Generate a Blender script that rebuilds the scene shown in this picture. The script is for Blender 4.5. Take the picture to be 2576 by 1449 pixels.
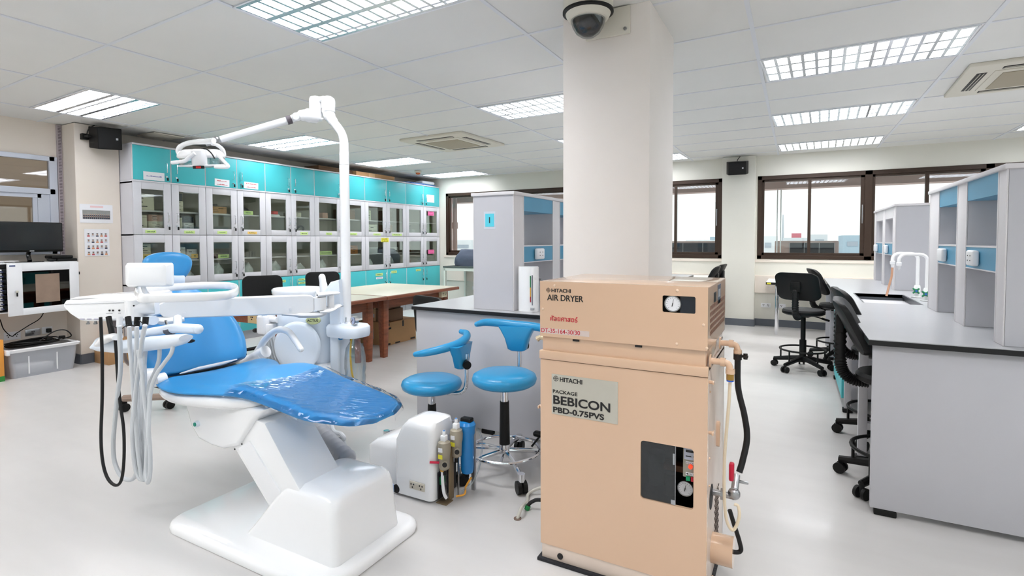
import bpy, bmesh, math, random
from mathutils import Vector, Matrix, Euler
random.seed(7)
for o in list(bpy.data.objects): bpy.data.objects.remove(o, do_unlink=True)
SC = bpy.context.scene
COL = SC.collection

# ------------------------------------------------------------------ camera, world, exposure
YAW, PIT, ROLL, FPX, CY, H = 0.49568, 0.034537, -0.003301, 1320.5, 650.5, 1.30
_cy, _sy = math.cos(YAW), math.sin(YAW)
FWD = Vector((-_sy*math.cos(PIT), _cy*math.cos(PIT), -math.sin(PIT)))
_r = Vector((_cy, _sy, 0)); _u = _r.cross(FWD)
RT = _r*math.cos(ROLL) + _u*math.sin(ROLL)
UP = -_r*math.sin(ROLL) + _u*math.cos(ROLL)
cam_d = bpy.data.cameras.new('camera'); cam = bpy.data.objects.new('camera', cam_d); COL.objects.link(cam)
cam.matrix_world = Matrix(((RT.x, UP.x, -FWD.x, 0), (RT.y, UP.y, -FWD.y, 0), (RT.z, UP.z, -FWD.z, H), (0, 0, 0, 1)))
cam_d.sensor_fit = 'HORIZONTAL'; cam_d.sensor_width = 36.0
cam_d.lens = FPX/2576*36; cam_d.shift_x = 0.0; cam_d.shift_y = -(724.5-CY)/2576
cam_d.clip_start = 0.05; cam_d.clip_end = 600
SC.camera = cam
vs = SC.view_settings
vs.view_transform = 'Standard'; vs.look = 'None'; vs.gamma = 1.0; vs.use_curve_mapping = False
vs.exposure = 0.12
W = bpy.data.worlds.new('overcast'); SC.world = W; W.use_nodes = True
_bg = W.node_tree.nodes['Background']; _bg.inputs[0].default_value = (1.0, 0.985, 0.96, 1); _bg.inputs[1].default_value = 1.3
LAMP_W = 27.0        # watts of each lit ceiling fixture

# ------------------------------------------------------------------ measuring helpers
def ray(x, y): return FWD + RT*((x-1288)/FPX) + UP*(-(y-CY)/FPX)
def py(x, y, Y): d = ray(x, y); return Vector((0, 0, H)) + d*(Y/d.y)      # sight line meets plane Y
def px(x, y, X): d = ray(x, y); return Vector((0, 0, H)) + d*(X/d.x)      # ... plane X
def pz(x, y, Z): d = ray(x, y); return Vector((0, 0, H)) + d*((Z-H)/d.z)  # ... height Z

# ------------------------------------------------------------------ materials
def lin(c): c /= 255.0; return c/12.92 if c <= 0.04045 else ((c+0.055)/1.055)**2.4
def rgb(r, g, b): return (lin(r), lin(g), lin(b), 1)
MATS = {}
def mat(name, c, rough=0.5, metal=0.0, coat=0.0, var=0.0, vscale=6.0, bump=0.0, bscale=60.0, emit=0.0, spec=0.5, stretch=(1,1,1), c2=None, alpha=1.0, trans=0.0):
    if name in MATS: return MATS[name]
    m = bpy.data.materials.new(name); m.use_nodes = True; nt = m.node_tree; b = nt.nodes['Principled BSDF']
    col = rgb(*c); b.inputs['Base Color'].default_value = col
    b.inputs['Roughness'].default_value = rough; b.inputs['Metallic'].default_value = metal
    b.inputs['Coat Weight'].default_value = coat; b.inputs['Coat Roughness'].default_value = 0.08
    b.inputs['Specular IOR Level'].default_value = spec
    if alpha < 1: b.inputs['Alpha'].default_value = alpha
    if trans: b.inputs['Transmission Weight'].default_value = trans
    tc = nt.nodes.new('ShaderNodeTexCoord'); mp = nt.nodes.new('ShaderNodeMapping'); mp.inputs['Scale'].default_value = stretch
    nt.links.new(tc.outputs['Object'], mp.inputs[0])
    if var > 0:
        n = nt.nodes.new('ShaderNodeTexNoise'); n.inputs['Scale'].default_value = vscale; n.inputs['Detail'].default_value = 6
        nt.links.new(mp.outputs[0], n.inputs[0])
        mx = nt.nodes.new('ShaderNodeMix'); mx.data_type = 'RGBA'
        mx.inputs[6].default_value = tuple(max(0, v*(1-var)) for v in col[:3])+(1,) if c2 is None else rgb(*c2)
        mx.inputs[7].default_value = tuple(min(1, v*(1+var)) for v in col[:3])+(1,) if c2 is None else col
        rp = nt.nodes.new('ShaderNodeMapRange'); rp.inputs[1].default_value = 0.3; rp.inputs[2].default_value = 0.7
        nt.links.new(n.outputs[0], rp.inputs[0]); nt.links.new(rp.outputs[0], mx.inputs[0]); nt.links.new(mx.outputs[2], b.inputs['Base Color'])
    if bump > 0:
        n2 = nt.nodes.new('ShaderNodeTexNoise'); n2.inputs['Scale'].default_value = bscale; n2.inputs['Detail'].default_value = 4
        nt.links.new(mp.outputs[0], n2.inputs[0])
        bp = nt.nodes.new('ShaderNodeBump'); bp.inputs['Strength'].default_value = bump; bp.inputs['Distance'].default_value = 0.01
        nt.links.new(n2.outputs[0], bp.inputs['Height']); nt.links.new(bp.outputs[0], b.inputs['Normal'])
    if emit: b.inputs['Emission Color'].default_value = col; b.inputs['Emission Strength'].default_value = emit
    MATS[name] = m; return m
def glassy(name, tint=(235, 245, 245), gl=0.12, rough=0.02):
    if name in MATS: return MATS[name]
    m = bpy.data.materials.new(name); m.use_nodes = True; nt = m.node_tree
    for n in list(nt.nodes): nt.nodes.remove(n)
    out = nt.nodes.new('ShaderNodeOutputMaterial'); tr = nt.nodes.new('ShaderNodeBsdfTransparent'); g = nt.nodes.new('ShaderNodeBsdfGlossy')
    tr.inputs[0].default_value = rgb(*tint); g.inputs['Roughness'].default_value = rough
    fr = nt.nodes.new('ShaderNodeLayerWeight'); fr.inputs['Blend'].default_value = 0.25
    ad = nt.nodes.new('ShaderNodeMath'); ad.operation = 'MULTIPLY_ADD'; ad.inputs[1].default_value = 0.6; ad.inputs[2].default_value = gl
    mx = nt.nodes.new('ShaderNodeMixShader'); nt.links.new(fr.outputs['Fresnel'], ad.inputs[0]); nt.links.new(ad.outputs[0], mx.inputs[0])
    nt.links.new(tr.outputs[0], mx.inputs[1]); nt.links.new(g.outputs[0], mx.inputs[2]); nt.links.new(mx.outputs[0], out.inputs[0])
    MATS[name] = m; return m

M_WHITE = mat('white_enamel', (248, 249, 251), 0.22, coat=0.4)
M_WHITE2 = mat('white_plastic', (242, 243, 246), 0.35)
M_UNIT = mat('pale_blue_white_shell', (226, 236, 248), 0.3, coat=0.3)
M_BLUE = mat('blue_leatherette', (50, 146, 210), 0.33, bump=0.04, bscale=220, coat=0.15)
M_BLUE2 = mat('stool_blue_leatherette', (38, 150, 205), 0.32, bump=0.04, bscale=220, coat=0.15)
M_CHROME = mat('chrome', (225, 226, 230), 0.08, metal=1.0)
M_STEEL = mat('brushed_steel', (180, 181, 184), 0.3, metal=1.0)
M_ALU = mat('aluminium', (205, 206, 210), 0.35, metal=0.7)
M_BLACK = mat('black_plastic', (7, 7, 8), 0.5, spec=.35, bump=0.05, bscale=300)
M_BLACKV = mat('black_vinyl', (9, 10, 13), 0.5, spec=.35, bump=0.08, bscale=150)
M_RUBBER = mat('black_rubber', (10, 10, 13), 0.6)
M_GREYP = mat('grey_corrugated_plastic', (168, 171, 178), 0.5)
M_TUBE = mat('grey_hose', (205, 209, 214), 0.4)
M_WALL = mat('cream_wall_paint', (236, 226, 215), 0.85, var=0.015, vscale=2, bump=0.03, bscale=90)
M_WALLW = mat('white_wall_paint', (230, 228, 218), 0.85, var=0.015, vscale=2, bump=0.03, bscale=90)
M_COLUMN = mat('column_paint', (243, 236, 230), 0.75, var=0.012, vscale=3, bump=0.03, bscale=80)
M_SKIRT = mat('dark_grey_vinyl_skirting', (98, 103, 112), 0.5)
M_CEIL = mat('ceiling_tile', (232, 232, 230), 0.9, var=0.01, vscale=3, bump=0.05, bscale=120)
M_TBAR = mat('ceiling_t_bar', (226, 229, 235), 0.5)
M_TEAL = mat('teal_laminate', (74, 196, 204), 0.4, var=0.02, vscale=3)
M_TEALB = mat('blue_laminate', (78, 152, 188), 0.4, var=0.03, vscale=5)
M_LAM = mat('pale_grey_laminate', (214, 214, 220), 0.42, var=0.012, vscale=4)
M_LAM2 = mat('light_blue_grey_laminate', (197, 197, 203), 0.42, var=0.012, vscale=3)
M_EDGE = mat('white_edge_strip', (226, 223, 226), 0.45)
M_INNER = mat('cream_cabinet_interior', (232, 230, 214), 0.6)
M_TOP = mat('worktop_laminate', (181, 183, 187), 0.3, coat=0.15, var=0.01, vscale=9)
M_TOPEDGE = mat('black_worktop_edge', (16, 17, 21), 0.35)
M_BROWN = mat('bronze_window_frame', (58, 42, 31), 0.45, metal=0.2)
M_PEACH = mat('peach_painted_steel', (226, 190, 160), 0.25, coat=0.7, var=0.01, vscale=2)
M_WOOD = mat('red_brown_wood', (134, 74, 48), 0.4, var=0.3, vscale=5, stretch=(8, 1, 8))
M_CREAMTOP = mat('cream_table_laminate', (232, 229, 208), 0.35)
M_CARD = mat('brown_cardboard', (184, 142, 98), 0.8, var=0.05, vscale=6)
M_CARDD = mat('dark_cardboard', (122, 92, 68), 0.8, var=0.05, vscale=6)
M_PAPER = mat('white_paper', (240, 240, 244), 0.7)
M_INK = mat('black_ink', (30, 28, 30), 0.6)
M_RED = mat('red_ink', (205, 40, 60), 0.6)
M_GREEN = mat('green_sticker', (206, 232, 150), 0.6)
M_YEL = mat('yellow_sticker', (240, 232, 70), 0.6)
M_ORG = mat('orange_sticker', (246, 205, 120), 0.6)
M_PINK = mat('pink_sticker', (248, 120, 178), 0.6)
M_GLASS = glassy('window_glass', (244, 250, 250), 0.03)
M_CGLASS = glassy('cabinet_glass', (248, 252, 248), 0.05)
M_CLEAR = glassy('clear_plastic', (238, 242, 244), 0.10, 0.08)
M_DARKG = glassy('smoked_glass', (70, 74, 78), 0.06)
M_PEACHD = mat('dark_interior', (16, 17, 19), 0.5)
M_BRASS = mat('brass', (190, 150, 80), 0.3, metal=1.0)

def floor_mat():
    m = mat('vinyl_floor', (205, 203, 202), 0.34, coat=0.12, var=0.035, vscale=1.6, stretch=(1, 4, 1))
    nt = m.node_tree; b = nt.nodes['Principled BSDF']
    n = nt.nodes.new('ShaderNodeTexNoise'); n.inputs['Scale'].default_value = 9; n.inputs['Detail'].default_value = 5
    tc = nt.nodes.new('ShaderNodeTexCoord'); nt.links.new(tc.outputs['Object'], n.inputs[0])
    mr = nt.nodes.new('ShaderNodeMapRange'); mr.inputs[3].default_value = 0.25; mr.inputs[4].default_value = 0.42
    nt.links.new(n.outputs[0], mr.inputs[0]); nt.links.new(mr.outputs[0], b.inputs['Roughness'])
    return m
M_FLOOR = floor_mat()

# ------------------------------------------------------------------ geometry helpers
def cr(pts, n=8, closed=False):
    P = [Vector(p) for p in pts]; out = []; N = len(P)
    if N < 3 and not closed: return P
    seg = N if closed else N-1
    for i in range(seg):
        p0 = P[(i-1) % N] if (closed or i > 0) else P[0]*2-P[1]
        p1 = P[i]; p2 = P[(i+1) % N]
        p3 = P[(i+2) % N] if (closed or i+2 < N) else P[-1]*2-P[-2]
        for k in range(n):
            t = k/n
            out.append(0.5*((2*p1)+(p2-p0)*t+(2*p0-5*p1+4*p2-p3)*t*t+(3*p1-p0-3*p2+p3)*t**3))
    if not closed: out.append(P[-1])
    return out

class G:
    def __init__(s): s.bm = bmesh.new(); s.mark = 0
    def begin(s): s.old = set(s.bm.verts)
    def new(s): return [v for v in s.bm.verts if v not in s.old]
    def xf(s, M, vs=None):
        bmesh.ops.transform(s.bm, matrix=M, verts=vs if vs is not None else s.new()); return s
    def _m(s, faces, m):
        for f in faces: f.material_index = m
    def box(s, x, y, z, bev=0.0, m=0, seg=2):
        s.begin()
        sx, sy, sz = x[1]-x[0], y[1]-y[0], z[1]-z[0]
        r = bmesh.ops.create_cube(s.bm, size=1.0, matrix=Matrix.Translation(((x[0]+x[1])/2, (y[0]+y[1])/2, (z[0]+z[1])/2)) @ Matrix.Diagonal((abs(sx), abs(sy), abs(sz), 1)))
        vs = r['verts']; b = min(bev, abs(sx)*.49, abs(sy)*.49, abs(sz)*.49)
        if b > 0:
            es = list({e for v in vs for e in v.link_edges})
            bmesh.ops.bevel(s.bm, geom=es, offset=b, segments=seg, profile=0.5, affect='EDGES', clamp_overlap=True)
        s._m({f for v in s.new() for f in v.link_faces}, m); return s
    def quad(s, a, b, c, d, m=0):
        s.begin(); f = s.bm.faces.new([s.bm.verts.new(p) for p in (a, b, c, d)]); f.material_index = m; return s
    def rings(s, rings, m=0, cap=(True, True), closed=True):
        s.begin(); R = [[s.bm.verts.new(p) for p in r] for r in rings]; fs = []
        for a, b in zip(R, R[1:]):
            n = len(a)
            for i in range(n if closed else n-1):
                j = (i+1) % n
                try: fs.append(s.bm.faces.new((a[i], a[j], b[j], b[i])))
                except ValueError: pass
        if cap[0] and len(R[0]) > 2: fs.append(s.bm.faces.new(list(reversed(R[0]))))
        if cap[1] and len(R[-1]) > 2: fs.append(s.bm.faces.new(R[-1]))
        s._m(fs, m); return s
    def tube(s, pts, r, seg=8, m=0, cap=True, closed=False, flat=None):
        P = [Vector(p) for p in pts]; n = len(P)
        R = r if isinstance(r, (list, tuple)) else [r]*n
        if len(R) != n: R = [R[0]+(R[-1]-R[0])*i/(n-1) if len(R) == 2 else R[min(int(i*len(R)/n), len(R)-1)] for i in range(n)]
        rings = []; up = None
        for i in range(n):
            if closed: t = (P[(i+1) % n]-P[i-1])
            else: t = P[min(i+1, n-1)]-P[max(i-1, 0)]
            t.normalize()
            if up is None:
                up = Vector((0, 0, 1)) if abs(t.z) < 0.9 else Vector((0, 1, 0))
            sd = t.cross(up)
            if sd.length < 1e-5: up = Vector((1, 0, 0)); sd = t.cross(up)
            sd.normalize(); u2 = sd.cross(t).normalized(); up = u2
            k = flat or 1.0
            rings.append([P[i]+sd*math.cos(2*math.pi*j/seg)*R[i]+u2*math.sin(2*math.pi*j/seg)*R[i]*k for j in range(seg)])
        if closed: rings.append(rings[0]); return s.rings(rings, m, (False, False))
        return s.rings(rings, m, (cap, cap))
    def cyl(s, a, b, r, r2=None, seg=20, m=0): return s.tube([a, b], [r, r2 if r2 is not None else r], seg, m)
    def lathe(s, c, prof, seg=24, m=0, axis=None, ang=None, cap=(True, True)):
        c = Vector(c); rings = []
        ax = Vector(axis).normalized() if axis else Vector((0, 0, 1))
        q = Vector((0, 0, 1)).rotation_difference(ax)
        for r, z in prof:
            rings.append([c+q @ Vector((r*math.cos(2*math.pi*j/seg), r*math.sin(2*math.pi*j/seg), z)) for j in range(seg)])
        return s.rings(rings, m, cap)
    def sph(s, c, r, seg=16, m=0):
        s.begin(); rr = r if isinstance(r, (tuple, list)) else (r, r, r)
        bmesh.ops.create_uvsphere(s.bm, u_segments=seg, v_segments=max(6, seg//2), radius=1.0, matrix=Matrix.Translation(c) @ Matrix.Diagonal((*rr, 1)))
        s._m({f for v in s.new() for f in v.link_faces}, m); return s
    def prism(s, poly, z0, z1, plane='xy', bev=0.0, m=0, seg=2):
        """poly of 2D points extruded from z0 to z1 along the axis missing from plane"""
        def P(u, v, w): return {'xy': (u, v, w), 'xz': (u, w, v), 'yz': (w, u, v)}[plane]
        s.begin()
        a = [s.bm.verts.new(P(u, v, z0)) for u, v in poly]; b = [s.bm.verts.new(P(u, v, z1)) for u, v in poly]
        n = len(poly); fs = [s.bm.faces.new(a), s.bm.faces.new(list(reversed(b)))]
        for i in range(n): fs.append(s.bm.faces.new((a[(i+1) % n], a[i], b[i], b[(i+1) % n])))
        bmesh.ops.recalc_face_normals(s.bm, faces=fs)
        if bev > 0:
            es = list({e for f in fs[:2] for e in f.edges})
            bmesh.ops.bevel(s.bm, geom=es, offset=bev, segments=seg, profile=0.5, affect='EDGES', clamp_overlap=True)
        s._m({f for v in s.new() for f in v.link_faces}, m); return s

ORG = {}
def mesh_obj(name, g, mats, smooth=True, ang=35):
    bmesh.ops.recalc_face_normals(g.bm, faces=g.bm.faces)
    me = bpy.data.meshes.new(name); g.bm.to_mesh(me); g.bm.free()
    for m in (mats if isinstance(mats, (list, tuple)) else [mats]): me.materials.append(m)
    if smooth:
        for p in me.polygons: p.use_smooth = True
        me.set_sharp_from_angle(angle=math.radians(ang))
    o = bpy.data.objects.new(name, me); COL.objects.link(o); return o
def tag(o, label=None, cat=None, group=None, kind=None):
    if label: o['label'] = label
    if cat: o['category'] = cat
    if group: o['group'] = group
    if kind: o['kind'] = kind
    return o
def thing(name, label, cat, loc=(0, 0, 0), group=None):
    o = bpy.data.objects.new(name, None); COL.objects.link(o); o.location = loc; o.empty_display_size = 0.1
    ORG[o] = Vector(loc); return tag(o, label, cat, group)
def part(name, g, mats, parent, label=None, smooth=True, ang=35):
    o = mesh_obj(name, g, mats, smooth, ang); org = ORG[parent]
    o.data.transform(Matrix.Translation(-org)); o.parent = parent; ORG[o] = org
    if label: o['label'] = label
    return o
def solo(name, g, mats, label, cat, group=None, smooth=True, ang=35):
    o = mesh_obj(name, g, mats, smooth, ang); vs = [v.co for v in o.data.vertices]
    c = Vector(((min(v.x for v in vs)+max(v.x for v in vs))/2, (min(v.y for v in vs)+max(v.y for v in vs))/2, min(v.z for v in vs)))
    o.data.transform(Matrix.Translation(-c)); o.location = c; ORG[o] = c
    return tag(o, label, cat, group)
def struct(name, g, mats, parent=None, label=None, smooth=False):
    if parent:
        return part(name, g, mats, parent, label, smooth)
    o = mesh_obj(name, g, mats, smooth); ORG[o] = Vector((0, 0, 0)); o['kind'] = 'structure'
    if label: o['label'] = label
    return o
def copy_tree(o, loc=None, rz=None, label=None, group=None, parent=None):
    c = o.copy(); COL.objects.link(c); c.parent = parent
    if parent is None:
        if loc is not None: c.location = loc
        if rz is not None: c.rotation_euler = (0, 0, rz)
        if label: c['label'] = label
        if group: c['group'] = group
    for ch in list(o.children): copy_tree(ch, parent=c)
    return c
def text(name, body, size, origin, xdir, up, mtl, parent, ext=0.0006, sx=1.0, bold=0.0, align='LEFT', label=None):
    """real lettering standing on a surface, origin at the left end of the base line"""
    cu = bpy.data.curves.new(name, 'FONT'); cu.body = body; cu.size = size; cu.extrude = ext; cu.offset = bold*size; cu.align_x = align
    t = bpy.data.objects.new(name, cu); COL.objects.link(t)
    dg = bpy.context.evaluated_depsgraph_get(); me = bpy.data.meshes.new_from_object(t.evaluated_get(dg))
    bpy.data.objects.remove(t, do_unlink=True)
    X = Vector(xdir).normalized(); U = Vector(up).normalized(); N = X.cross(U)
    Mx = Matrix(((X.x*sx, U.x, N.x, origin[0]), (X.y*sx, U.y, N.y, origin[1]), (X.z*sx, U.z, N.z, origin[2]), (0, 0, 0, 1)))
    me.transform(Mx); me.materials.clear(); me.materials.append(mtl)
    o = bpy.data.objects.new(name, me); COL.objects.link(o)
    me.transform(Matrix.Translation(-ORG[parent])); o.parent = parent; ORG[o] = ORG[parent]
    if label: o['label'] = label
    return o
def rrect(cx, cy, w, h, r, n=5):
    out = []
    for sx, sy, a0 in ((1, 1, 0), (-1, 1, 90), (-1, -1, 180), (1, -1, 270)):
        for k in range(n+1):
            a = math.radians(a0+90*k/n)
            out.append((cx+sx*(w/2-r)+r*math.cos(a), cy+sy*(h/2-r)+r*math.sin(a)))
    return out
# ------------------------------------------------------------------ room shell
CZ = 2.548; YW = 8.744; XL = -6.95; XR = 5.6; YB = -4.2
struct('floor', G().box((XL-.3, XR+.2), (YB-.2, YW+.3), (-.12, 0)), M_FLOOR)
struct('ceiling', G().box((XL-.3, XR+.2), (YB-.2, YW+.3), (CZ+.006, CZ+.2)), M_CEIL)
# T-bar grid, long runs towards the windows and short cross runs
SK = -0.040
def gy(y, x): return y+SK*(x+1.5)
g = G()
XS = [-0.245+1.209*k for k in range(-5, 5)]
for x in XS: g.box((x-.012, x+.012), (YB, YW), (CZ, CZ+.007))
YS = [2.895+.6165*k for k in range(-11, 10)]
for y in YS:
    for x0, x1 in zip([XL]+XS, XS+[XR]):
        a = gy(y, x0); b = gy(y, x1)
        if max(a, b) > YW-.02 or min(a, b) < YB: continue
        g.begin(); g.prism([(x0, a-.009), (x1, b-.009), (x1, b+.009), (x0, a+.009)], CZ+.001, CZ+.007)
struct('trim_1', g, M_TBAR, label='pale grey T-bar grid of the suspended ceiling')
# walls: window wall with openings
wins = [(-6.24, -3.35), (-2.95, -1.01), (-.515, 4.4)]
WZ0, WZ1 = 1.01, 2.25
g = G(); e = [XL-.3]+[v for w in wins for v in w]+[XR+.2]
for a, b in zip(e[::2], e[1::2]): g.box((a, b), (YW, YW+.16), (0, CZ+.1))
for a, b in wins:
    g.box((a, b), (YW, YW+.16), (0, WZ0)); g.box((a, b), (YW, YW+.16), (WZ1, CZ+.1))
struct('wall_back', g, M_WALLW)
g = G().box((XL-.16, XL), (YB, 1.2), (0, CZ+.05)).box((XL-.16, XL), (2.62, YW), (0, CZ+.05)).box((XL-.16, XL), (1.2, 2.62), (0, 1.18)).box((XL-.16, XL), (1.2, 2.62), (2.19, CZ+.05))
struct('wall_left', g, M_WALL)
struct('wall_right', G().box((XR, XR+.16), (YB, YW), (0, .95)).box((XR, XR+.16), (YB, YW), (2.35, CZ+.05)).box((XR, XR+.16), (YB, -3.4), (.95, 2.35)).box((XR, XR+.16), (8.2, YW), (.95, 2.35)), M_WALLW)
g = G().box((XR-.01, XR+.05), (-3.4, 8.2), (.95, 1.0)).box((XR-.01, XR+.05), (-3.4, 8.2), (2.30, 2.35))
for k in range(9): g.box((XR-.01, XR+.05), (-3.4+k*11.6/8-.03, -3.4+k*11.6/8+.03), (.95, 2.35))
w6 = struct('window_6', g, M_BROWN); struct('pane', G().box((XR+.025, XR+.03), (-3.4, 8.2), (1.0, 2.3)), M_GLASS, w6)  # unseen window band, added so daylight brightens the right side
struct('wall_front', G().box((XL, XR), (YB-.16, YB), (0, .95)).box((XL, XR), (YB-.16, YB), (2.35, CZ+.05)).box((XL, -5.6), (YB-.16, YB), (.95, 2.35)).box((4.6, XR), (YB-.16, YB), (.95, 2.35)), M_WALLW)
g = G().box((-5.6, 4.6), (YB-.05, YB+.01), (.95, 1.0)).box((-5.6, 4.6), (YB-.05, YB+.01), (2.30, 2.35))
for k in range(8): g.box((-5.6+k*10.2/7-.03, -5.6+k*10.2/7+.03), (YB-.05, YB+.01), (.95, 2.35))
w5 = struct('window_5', g, M_BROWN); struct('pane', G().box((-5.6, 4.6), (YB-.03, YB-.025), (1.0, 2.3)), M_GLASS, w5)  # window band behind the camera, added for frontal fill light
def portal(x0, x1, y, z0, z1, s):
    l = bpy.data.lights.new('daylight_portal', 'AREA'); l.shape = 'RECTANGLE'; l.size = x1-x0; l.size_y = z1-z0; l.cycles.is_portal = True; l.energy = 1
    o = bpy.data.objects.new('daylight_portal', l); COL.objects.link(o); o.location = ((x0+x1)/2, y, (z0+z1)/2); o.rotation_euler = (math.radians(-90 if s < 0 else 90), 0, 0)
portal(-5.6, 4.6, YB-.10, .95, 2.35, 1)
l_ = bpy.data.lights.new('daylight_portal', 'AREA'); l_.shape = 'RECTANGLE'; l_.size = 1.4; l_.size_y = 11.6; l_.cycles.is_portal = True
o_ = bpy.data.objects.new('daylight_portal', l_); COL.objects.link(o_); o_.location = (XR+.10, 2.4, 1.65); o_.rotation_euler = (0, math.radians(90), 0)
for a_, b_ in wins: portal(a_, b_, YW+.12, WZ0, WZ1, -1)
struct('wall_pilaster_left', G().box((XL, -6.655), (2.69, 3.10), (0, CZ), .006), M_WALL, label='cream wall pilaster beside the tall cabinets')
struct('wall_pilaster_back', G().box((-1.0, -.54), (8.60, YW), (0, CZ), .004), M_WALLW, label='white wall pilaster between the two windows')
struct('wall_pilaster_rear', G().box((-3.35, -2.95), (8.60, YW), (0, CZ), .004), M_WALLW)
# free-standing column
struct('wall_column', G().box((-1.183, -.685), (2.80, 3.40), (0, CZ+.01), .012), M_COLUMN, label='square free-standing column behind the peach compressor', smooth=True)
# skirting
struct('baseboard_left', G().box((-6.655, -6.647), (2.69, 3.10), (0, .105)).box((XL, XL+.008), (YB, 2.69), (0, .105)).box((XL, -6.655), (2.682, 2.69), (0, .105)), M_SKIRT)
struct('baseboard_back', G().box((-.54, XR), (YW-.008, YW), (0, .105)).box((-1.0, -.54), (8.592, 8.60), (0, .105)).box((-.54, -.532), (8.592, YW), (0, .105)).box((-2.95, -1.0), (YW-.008, YW), (0, .105)).box((XL, -3.35), (YW-.008, YW), (0, .105)), M_SKIRT)
# stepped duct box and ledge under the windows
g = G()
for a, b in ((-6.3, -3.35), (-2.95, -1.0), (-.54, XR)):
    g.box((a, b), (YW-.035, YW), (.50, .765), .004); g.box((a, b), (YW-.012, YW), (.96, 1.0), .003)
struct('trim_2', g, M_WALL, label='cream cable duct running under the windows')
# window frames + glass
def window(n, x0, x1, mulls, posts):
    g = G(); z0, z1 = WZ0, WZ1
    for z in ((z0, z0+.055), (z1-.06, z1)): g.box((x0, x1), (YW-.012, YW+.07), z, .004)
    for x in [(x0, x0+.06), (x1-.06, x1)]+[(p-.045, p+.045) for p in posts]: g.box(x, (YW-.012, YW+.07), (z0, z1), .004)
    w = struct('window_%d' % n, g, M_BROWN)
    g = G()
    edges = [x0+.06]+[q for p in posts for q in (p-.045, p+.045)]+[x1-.06]
    for a, b in zip(edges[::2], edges[1::2]):
        for z in ((z0+.055, z0+.095), (z1-.09, z1-.06)): g.box((a, b), (YW+.01, YW+.05), z)
        for x in ((a, a+.03), (b-.045, b)): g.box(x, (YW+.01, YW+.05), (z0+.06, z1-.06))
    for p in mulls: g.box((p-.02, p+.02), (YW+.005, YW+.055), (z0+.06, z1-.06))
    struct('sash', g, M_BROWN, w)
    g = G()
    for a, b in zip(edges[::2], edges[1::2]): g.box((a+.03, b-.04), (YW+.028, YW+.033), (z0+.095, z1-.09))
    struct('pane', g, M_GLASS, w)
    g = G()
    for a, b in zip(edges[::2], edges[1::2]): g.box((b-.03, b-.018), (YW, YW+.012), (1.52, 1.78), .003)
    struct('latch', g, M_STEEL, w)
    return w
window(1, -6.24, -3.35, [-5.3, -4.35], [-4.82])
window(2, -2.95, -1.01, [-1.72], [])
window(3, -.515, 4.4, [.165, 1.52, 2.8, 3.9], [.875, 2.15, 3.4])
# observation window in the left wall
g = G(); X = XL
for z in ((2.15, 2.20), (1.80, 1.86), (1.17, 1.21)): g.box((X-.02, X+.03), (1.2, 2.62), z, .004)
for y in ((2.57, 2.64), (1.18, 1.24)): g.box((X-.02, X+.03), y, (1.17, 2.2), .004)
w4 = struct('window_4', g, mat('silver_grey_frame', (205, 210, 222), 0.4, metal=.2))
g = G(); g.box((X-.01, X+.015), (1.24, 2.50), (1.76, 1.80)).box((X-.01, X+.015), (2.47, 2.57), (1.21, 1.80)).box((X-.01, X+.012), (2.43, 2.47), (1.21, 1.76), .003)
struct('sash', g, MATS['silver_grey_frame'], w4)
struct('pane', G().box((X-.006, X-.002), (1.24, 2.57), (1.21, 2.16)), glassy('observation_glass', (200, 196, 188), 0.12), w4)
struct('wall_room_beyond', G().box((X-1.3, X-1.2), (0.4, 3.4), (0, CZ)).box((X-1.2, X-.16), (.4, .5), (0, CZ)).box((X-1.2, X-.16), (3.3, 3.4), (0, CZ)), M_WALL)
# perforated cable channel in the corner by the pilaster
g = G().box((XL, XL+.025), (2.645, 2.688), (1.0, CZ), .002)
for k in range(96): g.box((XL+.0245, XL+.0265), (2.655, 2.680), (1.03+k*.0157, 1.036+k*.0157), m=1)
struct('trim_3', g, [mat('grey_cable_channel', (178, 168, 172), .5), mat('slot_shadow', (92, 80, 88), .7)], label='slotted grey cable channel standing in the wall corner')

# ------------------------------------------------------------------ ceiling fixtures
M_LOUV = mat('polished_louvre', (222, 226, 234), 0.22, metal=0.8)
M_REFL = mat('white_reflector', (240, 242, 246), 0.4)
M_TUBEON = mat('lit_fluorescent_tube', (250, 252, 255), 0.4, emit=6.0)
M_TUBEOFF = mat('unlit_fluorescent_tube', (236, 238, 240), 0.4)
def make_fixture(label, lit):
    t = thing('ceiling_light', label, 'ceiling light', (0, 0, 0), 'recessed louvre ceiling lights')
    L, Wd = 1.175, .585
    part('housing', G().box((-L/2, L/2), (-Wd/2, Wd/2), (.075, .10)).box((-L/2, L/2), (-Wd/2, -Wd/2+.008), (0, .08)).box((-L/2, L/2), (Wd/2-.008, Wd/2), (0, .08))
         .box((-L/2, -L/2+.008), (-Wd/2, Wd/2), (0, .08)).box((L/2-.008, L/2), (-Wd/2, Wd/2), (0, .08)), M_REFL, t, smooth=False)
    g = G(); n = 14; cw = (Wd-.03)/3
    for j in range(4):
        y = -Wd/2+.015+cw*j
        g.prism([(y-.017, .002), (y+.017, .002), (y+.002, .05), (y-.002, .05)], -L/2+.01, L/2-.01, 'yz')
    for i in range(n+1):
        x = -L/2+.012+(L-.024)*i/n
        g.prism([(x-.010, .003), (x+.010, .003), (x+.0015, .045), (x-.0015, .045)], -Wd/2+.015, Wd/2-.015, 'xz')
    part('louvre', g, M_LOUV, t, smooth=False)
    g = G()
    for j in range(3):
        y = -Wd/2+.015+cw*(j+.5); g.cyl((-L/2+.03, y, .062), (L/2-.03, y, .062), .012, seg=10)
    for y in (-Wd/6+.0, Wd/6): pass
    part('tube', g, M_TUBEON if lit else M_TUBEOFF, t)
    return t
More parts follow.
